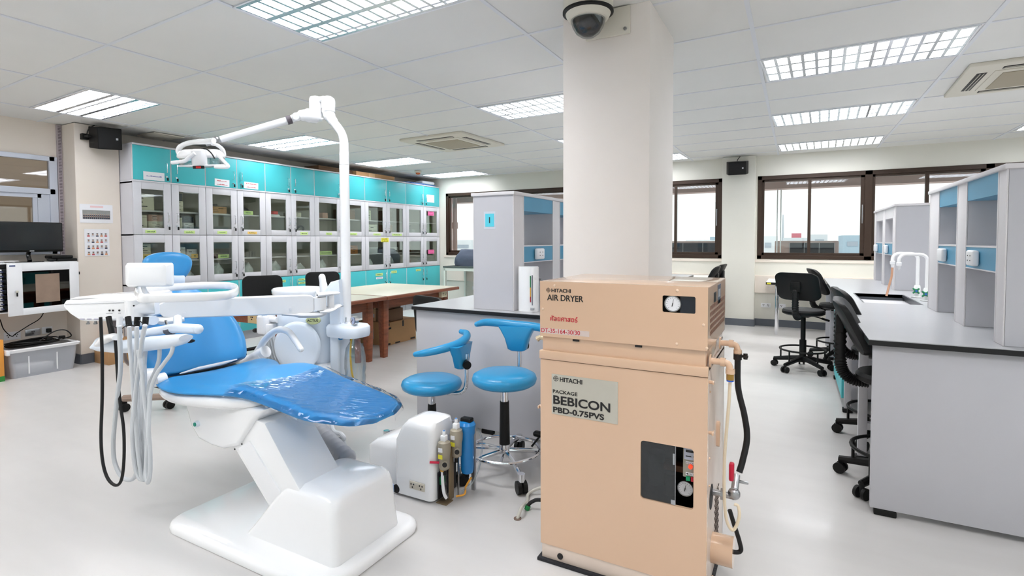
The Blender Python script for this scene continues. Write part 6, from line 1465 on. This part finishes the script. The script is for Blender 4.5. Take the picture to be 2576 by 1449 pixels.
# control body
d0 = Vector((-3.045, 1.17, 0)); d1 = py(352, 778, 1.34); d1 = Vector((d1.x, d1.y, 0)); v_ = (d1-d0); bl = v_.length; v_.normalize(); n_ = Vector((-v_.y, v_.x, 0))
def BP(s, t, z): return d0+v_*s+n_*t+Vector((0, 0, z))
BD = .24
R = []
for s, zb0, zt0 in ((0.0, .985, 1.018), (.006, .975, 1.023), (.03, .950, 1.024), (.065, .928, 1.024), (.10, .922, 1.026), (bl*.6, .925, 1.034), (bl-.01, .930, 1.040), (bl, .94, 1.035)):
    R.append([BP(s, y, z) for y, z in ((.012, zb0), (0, zb0+.010), (0, zt0-.012), (.010, zt0), (BD-.012, zt0+.010), (BD, zt0), (BD, zb0+.01), (BD-.012, zb0))])
cb = part('control_body', G().rings(R), M_WHITE, D)
part('seam', G().tube([BP(.004, -.0005, 1.004), BP(bl, -.0005, 1.014)], .0012, 4), mat('grey_seam', (180, 182, 188), .5), cb)
g = G()
for xx in (277, 285, 300, 320):
    f = (xx-170)/(348-170); c_ = BP(bl*f, 0, .975); g.cyl(c_, c_-n_*.003, .0042, seg=12)
part('control_knob', g, M_INK, cb)
g = G()
for f, w in ((.595, .03), (.73, .012), (.845, .012)):
    c_ = BP(bl*f, -.0005, .962); q = [c_-v_*w/2, c_+v_*w/2]; g.tube(q, .0012, 4)
part('printed_marks', g, mat('grey_print', (150, 152, 158), .6), cb)
p = BP(.115, -.0006, .932)
g = G()
for k in range(3): g.tube([BP(.075+.033*k, -.001, .934), BP(.095+.033*k, -.001, .934)], .0035, 4)
part('icon_strip', g, mat('lilac_grey_print', (188, 186, 202), .6), cb)
g = G()
for f in (.24, .34): g.cyl(BP(bl*f, .03, .928), BP(bl*f, .03, .908), .005, seg=10).cyl(BP(bl*f, .03, .912), BP(bl*f, .03, .905), .008, seg=6)
part('hose_nipple', g, M_STEEL, cb)
# tray ring and holder
zr = 1.062
RP = [(352, 750), (380, 750), (430, 749), (500, 747), (560, 744), (588, 738), (597, 730), (590, 722), (565, 718.5), (520, 718), (460, 721), (400, 725), (352, 730), (342, 740)]
ringp = [pz(x, y, zr) for x, y in RP]
part('tray_ring', G().tube(cr(ringp, 5, True), .0078, 12, closed=True, flat=2.5), M_WHITE, D)
inner = []
cxr = sum((p.x for p in ringp))/len(ringp); cyr = sum((p.y for p in ringp))/len(ringp)
pts = [Vector(((p.x-cxr)*.93+cxr, (p.y-cyr)*.93+cyr, 1.046)) for p in ringp]
part('tray_cover', G().rings([[BP(.0, .03, 1.026), BP(.16, .20, 1.034), BP(.36, .24, 1.040), BP(bl-.02, .16, 1.042), BP(bl-.02, .03, 1.036)], [BP(.03, .045, 1.036), BP(.16, .18, 1.046), BP(.34, .22, 1.050), BP(bl-.04, .14, 1.050), BP(bl-.04, .05, 1.046)]]), M_WHITE, D)
# film viewer screen on a bent stem
sv = v_; sn = n_; so = py(312, 690, 1.30); S0 = Vector((so.x, so.y, 0))
def SP(s, t, z): return S0+sv*s+sn*t+Vector((0, 0, z))
sl_, R = .205, []
for t, e in ((-.006, .020), (0, .006), (.012, 0), (.045, 0), (.055, .006), (.060, .02)):
    R.append([SP(x, t, z) for x, z in rrect(sl_/2, 1.143, sl_-2*e, .112-2*e, .012, 4)])
part('film_viewer', G().rings(R), M_WHITE, D)
part('viewer_stem', G().tube(cr([SP(.065, .03, 1.105), SP(.072, .03, 1.07), SP(.085, .04, 1.045), SP(.11, .05, 1.032)], 6), .010, 12), M_WHITE, D)
# handpieces and holder under the tray
hY = 1.26
part('instrument_rail', G().tube(cr([py(330, 842, hY+.06), py(400, 832, hY+.07), py(440, 826, hY+.08), py(498, 828, hY+.10)], 5), [.018, .020, .022, .022], 14).sph(py(498, 828, hY+.10), .022, 12), M_UNIT, D)
part('rail_band', G().tube([py(422, 831, hY+.075), py(435, 829, hY+.078)], .0225, 14), mat('dark_grey_band', (84, 86, 94), .5), D)
R = []
for xx, y0, y1 in ((243, 866, 878), (252, 848, 884), (275, 850, 886), (300, 858, 888), (330, 852, 888), (380, 846, 882), (430, 842, 876), (462, 840, 866), (468, 842, 858)):
    a_ = py(xx, y0, hY+.02); b_ = py(xx, y1, hY+.02); h2 = (a_.z-b_.z)/2; c_ = (a_+b_)/2
    R.append([c_+Vector((0, .030*math.cos(q), h2*math.sin(q))) for q in [2*math.pi*j/16 for j in range(16)]])
part('instrument_tray_shell', G().rings(R), M_UNIT, D, ang=60)
part('rubber_grip', G().tube([py(258, 864, hY-.005), py(284, 850, hY-.003)], .004, 6).sph(py(478, 858, hY+.08), (.02, .02, .008), 10), M_BLACK, D)
R = []
for xx, y0, y1 in ((250, 862, 872), (262, 842, 866), (285, 838, 856), (296, 842, 856)):
    a_ = py(xx, y0, hY-.02); b_ = py(xx, y1, hY-.02); h2 = (a_.z-b_.z)/2; c_ = (a_+b_)/2
    R.append([c_+Vector((0, .024*math.cos(q), h2*math.sin(q))) for q in [2*math.pi*j/14 for j in range(14)]])
part('end_grip', G().rings(R), M_WHITE, D, ang=60)
part('support_post', G().cyl(py(447, 800, 1.40), py(447, 824, 1.36), .018, seg=16), M_UNIT, D)
part('connector_box', G().tube([py(322, 812, 1.33), py(386, 806, 1.36)], .028, 12, flat=.8), M_UNIT, D)
g = G().tube([py(417, 806, 1.38), py(422, 822, 1.38)], .006, 8)
part('chrome_tip', g, M_CHROME, D)
# handpieces (dark and pale heads hanging in the rail)
hp = [((322, 797), (325, 822), M_BLACK), ((346, 797), (344, 822), M_BLACK), ((367, 797), (365, 818), M_BLACK), ((301, 797), (300, 822), M_WHITE2), ((273, 797), (282, 842), M_BLACK)]
for (a0, a1), (b0, b1), m in hp:
    part('handpiece', G().tube([py(a0, a1, 1.25), py(b0, b1, 1.245)], .012, 12), m, D)
part('handpiece', G().tube([py(290, 797, 1.33), py(298, 840, 1.33)], .018, 14), mat('brown_grey_hose', (112, 100, 100), .6), D)
part('loop_wire', G().tube(cr([py(275, 800, 1.22), py(285, 820, 1.22), py(304, 827, 1.22), py(323, 815, 1.22)], 6), .0022, 5).tube(cr([py(327, 800, 1.22), py(333, 819, 1.22), py(342, 815, 1.22)], 6), .0022, 5).tube(cr([py(350, 806, 1.22), py(366, 817, 1.22), py(369, 805, 1.22)], 6), .0022, 5), M_BLACK, D)
def hose(pts, Ys, r, m, lab=None):
    n = len(pts); P = [py(x, y, Ys[0]+(Ys[1]-Ys[0])*i/(n-1)) for i, (x, y) in enumerate(pts)]
    part('hose', G().tube(cr(P, 7), r, 10), m, D, label=lab)
hose([(253, 798), (255, 840), (257, 900), (257, 1000), (254, 1100), (259, 1165), (272, 1205), (292, 1221), (306, 1205), (312, 1150), (311, 1080), (303, 1020), (297, 960), (293, 900), (289, 842)], (1.18, 1.24), .0066, M_RUBBER, 'black hose')
hose([(300, 820), (302, 860), (303, 930), (296, 990), (290, 1050), (285, 1110), (288, 1160), (303, 1195), (322, 1207), (340, 1198), (352, 1150), (358, 1080), (360, 990), (362, 930), (366, 880)], (1.20, 1.30), .0092, M_TUBE)
hose([(325, 822), (327, 870), (333, 940), (337, 1000), (342, 1060), (347, 1130), (355, 1190), (362, 1207), (368, 1160), (366, 1090), (360, 1020), (356, 950), (352, 900)], (1.20, 1.29), .0088, M_TUBE)
hose([(344, 822), (344, 880), (340, 950), (338, 1010), (333, 1070), (335, 1130), (340, 1175), (348, 1193), (357, 1160), (362, 1090), (364, 1010), (364, 940), (362, 884)], (1.21, 1.30), .0088, M_TUBE)
hose([(365, 818), (357, 860), (350, 920), (342, 980), (338, 1040), (334, 1100), (337, 1150), (345, 1190), (356, 1205), (360, 1170), (357, 1120), (350, 1050), (346, 990), (342, 930), (340, 885)], (1.19, 1.30), .0092, M_TUBE)
hose([(402, 872), (400, 905), (390, 935), (377, 965), (372, 1000), (374, 1050), (372, 1110), (368, 1180), (372, 1214), (378, 1180), (376, 1110), (368, 1040), (362, 990), (358, 940), (348, 880)], (1.28, 1.20), .0085, M_TUBE)
hose([(436, 868), (430, 890), (412, 915), (392, 945), (379, 985), (375, 1040), (373, 1100)], (1.27, 1.21), .0085, M_TUBE)
hose([(312, 880), (316, 905), (326, 918)], (1.32, 1.34), .008, mat('brown_hose', (150, 132, 124), .5))

# brown-grey castor base seen behind the chair, with wheels
t = thing('wheeled_base', 'brown-grey wheeled stool base on castors behind the hanging hoses', 'stool', (-3.35, 2.15, 0))
part('base_leg', G().box((-3.52, -3.20), (1.93, 1.975), (.085, .135), .01), mat('brown_grey_metal', (150, 130, 118), .45), t)
p1 = pz(312, 1025, .03); p2 = pz(425, 1018, .03)
t_b = G()
part('base_leg', G().tube([Vector((p1.x, p1.y, .10)), Vector((p1.x+.42, p1.y+.18, .13))], .024, 8, flat=1.1).tube([Vector((p2.x, p2.y, .09)), Vector((p1.x+.42, p1.y+.18, .12))], .02, 8), MATS['brown_grey_metal'], t)
for p in (p1, p2, Vector((p1.x+.15, p1.y+.55, .03))):
    part('caster', G().cyl((p.x-.028, p.y, .032), (p.x-.006, p.y, .032), .032, seg=18).cyl((p.x+.006, p.y, .032), (p.x+.028, p.y, .032), .032, seg=18).box((p.x-.01, p.x+.01), (p.y-.02, p.y+.02), (.03, .09), .004), M_BLACK, t)
bpy.data.objects.remove([c for c in t.children if c.name.startswith('base_leg')][0], do_unlink=True)
part('column', G().cyl((p1.x+.42, p1.y+.18, .10), (p1.x+.42, p1.y+.18, .40), .025, seg=16), M_BLACK, t)

# ------------------------------------------------------------------ blue operator stools
def blue_stool(name, lab, loc, seat_rz, seat_z, ring_z, arm, r=.192):
    cx, cy = loc; t = thing('operator_stool', lab, 'stool', (cx, cy, 0), 'blue operator stools')
    C0 = Vector((cx, cy, 0))
    for k in range(5):
        q = 2*math.pi*k/5+seat_rz; c, s = math.cos(q), math.sin(q); d = Vector((c, s, 0)); n = Vector((-s, c, 0))
        part('base_leg', G().tube([C0+Vector((0, 0, .12)), C0+d*.15+Vector((0, 0, .115)), C0+d*.285+Vector((0, 0, .085))], [.014, .013, .012], 10).cyl(C0+d*.285+Vector((0, 0, .065)), C0+d*.285+Vector((0, 0, .105)), .019, seg=16), M_CHROME, t)
        cc = C0+d*.285+Vector((0, 0, .034))
        part('caster', G().cyl(cc-n*.026, cc-n*.005, .033, seg=18).cyl(cc+n*.005, cc+n*.026, .033, seg=18).cyl(cc, cc+Vector((0, 0, .03)), .012, seg=10), M_BLACK, t)
    part('hub', G().cyl(C0+Vector((0, 0, .085)), C0+Vector((0, 0, .155)), .030, seg=20), M_CHROME, t)
    part('gas_column', G().cyl(C0+Vector((0, 0, .15)), C0+Vector((0, 0, seat_z-.135)), .030, .026, seg=20), M_BLACK, t)
    part('piston', G().cyl(C0+Vector((0, 0, seat_z-.14)), C0+Vector((0, 0, seat_z-.035)), .022, seg=20), M_CHROME, t)
    if ring_z:
        g = G().tube([C0+Vector((.196*math.cos(q), .196*math.sin(q), ring_z)) for q in [2*math.pi*j/40 for j in range(40)]], .0085, 10, closed=True)
        for k in range(4):
            q = math.pi/2*k+.4; g.tube([C0+Vector((.03*math.cos(q), .03*math.sin(q), ring_z)), C0+Vector((.196*math.cos(q), .196*math.sin(q), ring_z))], .0075, 8)
        part('foot_ring', g, M_CHROME, t)
        part('ring_clamp', G().tube([C0+Vector((.12, .1, ring_z)), C0+Vector((.15, .15, ring_z+.05))], .006, 8).box((cx+.11, cx+.19), (cy+.13, cy+.17), (ring_z+.045, ring_z+.075), .012, 0, 3), M_BLACK, t)
    part('seat', G().lathe(C0+Vector((0, 0, seat_z-.04)), [(.12, -.004), (r-.03, -.002), (r-.008, .012), (r, .034), (r-.008, .056), (r-.035, .070), (.08, .073), (.001, .074)], 44), M_BLUE2, t, ang=70)
    # torso arm: curved pad
    ca, sa = math.cos(arm['dir']), math.sin(arm['dir'])
    def T(x, y, z): return C0+Vector((x*ca-y*sa, x*sa+y*ca, z))      # x points away from the sitter = behind
    part('arm_support', G().tube(cr([T(.02, 0, seat_z-.05), T(.14, 0, seat_z-.055), T(.215, 0, seat_z-.035), T(.24, 0, seat_z+.03), T(.24, 0, seat_z+.20)], 8), .013, 14), M_CHROME, t)
    part('clamp_knob', G().cyl(T(.245, arm['k']*.02, seat_z+.14), T(.245+.02, arm['k']*.045, seat_z+.14), .026, seg=18), M_BLACK, t)
    zc_ = seat_z+arm['h']
    R = []
    for z, wy, x0, x1 in ((-.135, .040, .185, .232), (-.125, .058, .178, .236), (-.06, .075, .172, .240), (-.01, .10, .165, .240), (.012, .12, .17, .238)):
        R.append([T((x0+x1)/2+x, y, zc_+z) for x, y in rrect(0, 0, x1-x0, wy*2, .02, 4)])
    part('back_pad', G().rings(R), M_BLUE2, t, ang=60)
    P = [T(arm['sx']*x+arm.get('ox', 0), y, zc_+.012+z) for x, y, z in arm['pts']]
    n = len(cr(P, 7))
    rad = [.012+.014*math.sin(math.pi*min(1, max(0, (i+.8)/(n)*1.0)))**.5 for i in range(n)]
    part('torso_arm', G().tube(cr(P, 7), rad, 16, flat=1.0).sph(P[0], .016, 12).sph(P[-1], .016, 12), M_BLUE2, t, ang=70)
    return t
blue_stool('operator_stool', 'blue stool with chrome foot ring next to the peach compressor', (-1.43, 2.55), .50, .532, .125,
           dict(dir=math.radians(97), k=-1, h=.245, sx=1, pts=[(.12, .225, .012), (.17, .19, .018), (.205, .10, .012), (.21, 0, .006), (.205, -.10, .004), (.17, -.18, .0), (.10, -.23, -.004)]), r=.183)
blue_stool('operator_stool', 'blue stool without foot ring, left of the pair, curved armrest on its right', (-2.02, 2.66), -.035, .400, 0,
           dict(dir=math.radians(10), k=-1, h=.245, sx=1, pts=[(-.02, -.17, -.042), (.06, -.165, -.026), (.14, -.12, -.008), (.20, -.04, .010), (.215, .05, .030), (.19, .12, .046), (.14, .145, .052)]))

# ------------------------------------------------------------------ floor utility box with filters
B = thing('floor_utility_box', 'white moulded floor box with power outlet between the chair base and the blue stools', 'utility box', (-1.67, 2.12, 0))
part('cover', G().rings([hr(-1.80, -1.556, 2.045, 2.26, .03, .012), hr(-1.80, -1.558, 2.05, 2.26, .03, .28), hr(-1.765, -1.562, 2.055, 2.25, .035, .355), hr(-1.735, -1.566, 2.062, 2.245, .04, .388), hr(-1.70, -1.59, 2.09, 2.22, .035, .398)]), M_WHITE, B, ang=60)
part('low_cover', G().rings([hr(-2.03, -1.80, 2.09, 2.36, .04, .012), hr(-2.03, -1.79, 2.09, 2.36, .04, .20), hr(-1.98, -1.79, 2.10, 2.36, .04, .235), hr(-1.93, -1.79, 2.13, 2.34, .04, .245)]), M_WHITE, B, ang=60)
part('cable_hole', G().cyl((-1.785, 2.0445, .03), (-1.785, 2.052, .03), .022, seg=20), M_INK, B)
o_ = part('outlet_plate', G().box((-1.695, -1.60), (2.040, 2.046), (.055, .095), .003), mat('beige_outlet_plate', (206, 200, 186), .4), B)
g = G()
for x in (-1.675, -1.622):
    for dx, dz in ((-.008, .006), (.008, .006), (0, -.009)): g.box((x+dx-.003, x+dx+.003), (2.0388, 2.041), (.075+dz-.004, .075+dz+.004))
part('socket_hole', g, M_INK, o_, smooth=False)
part('side_opening', G().box((-1.549, -1.546), (2.08, 2.24), (.012, .15), .001), M_INK, B)
part('metal_base', G().box((-1.552, -1.49), (2.07, 2.13), (.0, .005), .001).box((-1.512, -1.506), (2.12, 2.16), (0, .28), .001), mat('bronze_bracket', (140, 122, 96), .4, metal=.5), B)
part('green_terminal', G().box((-1.546, -1.53), (2.09, 2.12), (.085, .125), .003).box((-1.546, -1.528), (2.09, 2.12), (.045, .075), .003, 1), [mat('green_terminal_block', (20, 120, 70), .4), M_BLACK], B)
M_CAST = mat('cast_grey_metal', (168, 160, 144), .45, metal=.4)
def regulator(x, y, z, lab):
    t = thing('air_regulator', lab, 'regulator', (x, y, 0), 'air regulators on the utility box')
    part('body', G().lathe((x, y, z-.10), [(.014, 0), (.026, .01), (.028, .07), (.032, .09), (.034, .12), (.030, .14), (.012, .15)], 20), M_CAST, t)
    part('top_knob', G().box((x-.014, x+.014), (y-.014, y+.014), (z+.045, z+.075), .004).cyl((x, y, z+.075), (x, y, z+.095), .008, seg=12).cyl((x, y, z+.092), (x, y, z+.099), .006, seg=10, m=1), [M_WHITE2, mat('blue_tip', (100, 150, 210), .4)], t)
    part('side_gauge', G().cyl((x+.02, y-.02, z-.055), (x+.030, y-.038, z-.055), .015, seg=18).cyl((x+.030, y-.038, z-.055), (x+.031, y-.040, z-.055), .012, seg=18, m=1), [M_CAST, M_INK], t)
    part('yellow_label', G().box((x-.014, x+.010), (y-.0325, y-.028), (z-.035, z-.015)), M_YEL, t, smooth=False)
    part('white_label', G().box((x-.010, x+.012), (y-.036, y-.030), (z+.0, z+.02)), M_PAPER, t, smooth=False)
    part('drain_nozzle', G().cyl((x, y, z-.10), (x, y, z-.125), .010, seg=12), M_BLACK, t)
    part('bracket', G().box((x-.003, x+.003), (y+.012, y+.02), (0.0, z-.09)), M_STEEL, t)
    return t
regulator(-1.522, 2.10, .262, 'left grey air regulator with yellow label on the utility box')
regulator(-1.497, 2.17, .305, 'right grey air regulator with yellow label beside the blue filter')
t = thing('water_filter', 'bright blue cylindrical water filter beside the white utility box', 'filter', (-1.478, 2.24, 0))
part('filter_bowl', G().lathe((-1.478, 2.24, .10), [(.020, 0), (.030, .006), (.033, .02), (.037, .20), (.041, .21), (.041, .235)], 28), mat('blue_filter_plastic', (20, 130, 205), .35, coat=.3), t)
part('filter_head', G().lathe((-1.478, 2.24, .335), [(.043, 0), (.045, .02), (.036, .035), (.01, .04)], 28).box((-1.508, -1.448), (2.22, 2.26), (.365, .39), .006, 1), [MATS['blue_filter_plastic'], M_BLACK], t)
part('inlet', G().cyl((-1.52, 2.235, .345), (-1.478, 2.24, .345), .012, seg=14), M_BRASS, t)
part('drain_screw', G().cyl((-1.478, 2.24, .08), (-1.478, 2.24, .10), .010, seg=12), M_BLACK, t)
part('bracket', G().box((-1.473, -1.453), (2.27, 2.285), (.0, .34)), M_STEEL, t)
t = thing('ball_valve', 'brass ball valve with red lever on the side of the white utility box', 'valve', (-1.545, 2.10, .2))
part('valve_body', G().cyl((-1.53, 2.095, .155), (-1.53, 2.095, .235), .012, seg=14).cyl((-1.53, 2.095, .19), (-1.53, 2.095, .215), .017, seg=6).cyl((-1.53, 2.095, .235), (-1.53, 2.095, .25), .015, seg=6), M_BRASS, t)
part('lever', G().tube([(-1.535, 2.075, .205), (-1.570, 2.045, .211)], .006, 8), mat('crimson_lever', (205, 30, 70), .4), t)
g = G().tube(cr([(-1.53, 2.095, .155), (-1.525, 2.09, .10), (-1.51, 2.08, .055), (-1.50, 2.085, .03)], 6), .008, 10)
solo('clear_tube', g, M_WHITE2, 'white hose dropping from the brass valve on the utility box', 'tube')
solo('orange_tube', G().tube(cr([(-1.45, 2.235, .085), (-1.46, 2.20, .05), (-1.45, 2.17, .025), (-1.48, 2.14, .02)], 6), .005, 8), mat('orange_tube_plastic', (240, 170, 60), .4), 'small orange tube under the blue filter', 'tube')
solo('clear_tube', G().tube(cr([(-1.42, 2.25, .34), (-1.395, 2.25, .28), (-1.40, 2.24, .17), (-1.42, 2.20, .08), (-1.46, 2.16, .04)], 6), .005, 8), M_CLEAR, 'thin clear tube looping beside the blue filter', 'tube')
solo('grey_conduit', G().tube(cr([(-1.80, 2.045, .032), (-1.74-.1, 2.0, .03), (-1.72-.12, 1.90, .05)], 5), [.020]*11, 12), mat('blue_grey_conduit', (140, 160, 190), .4), 'blue-grey conduit from the chair base into the utility box', 'hose')
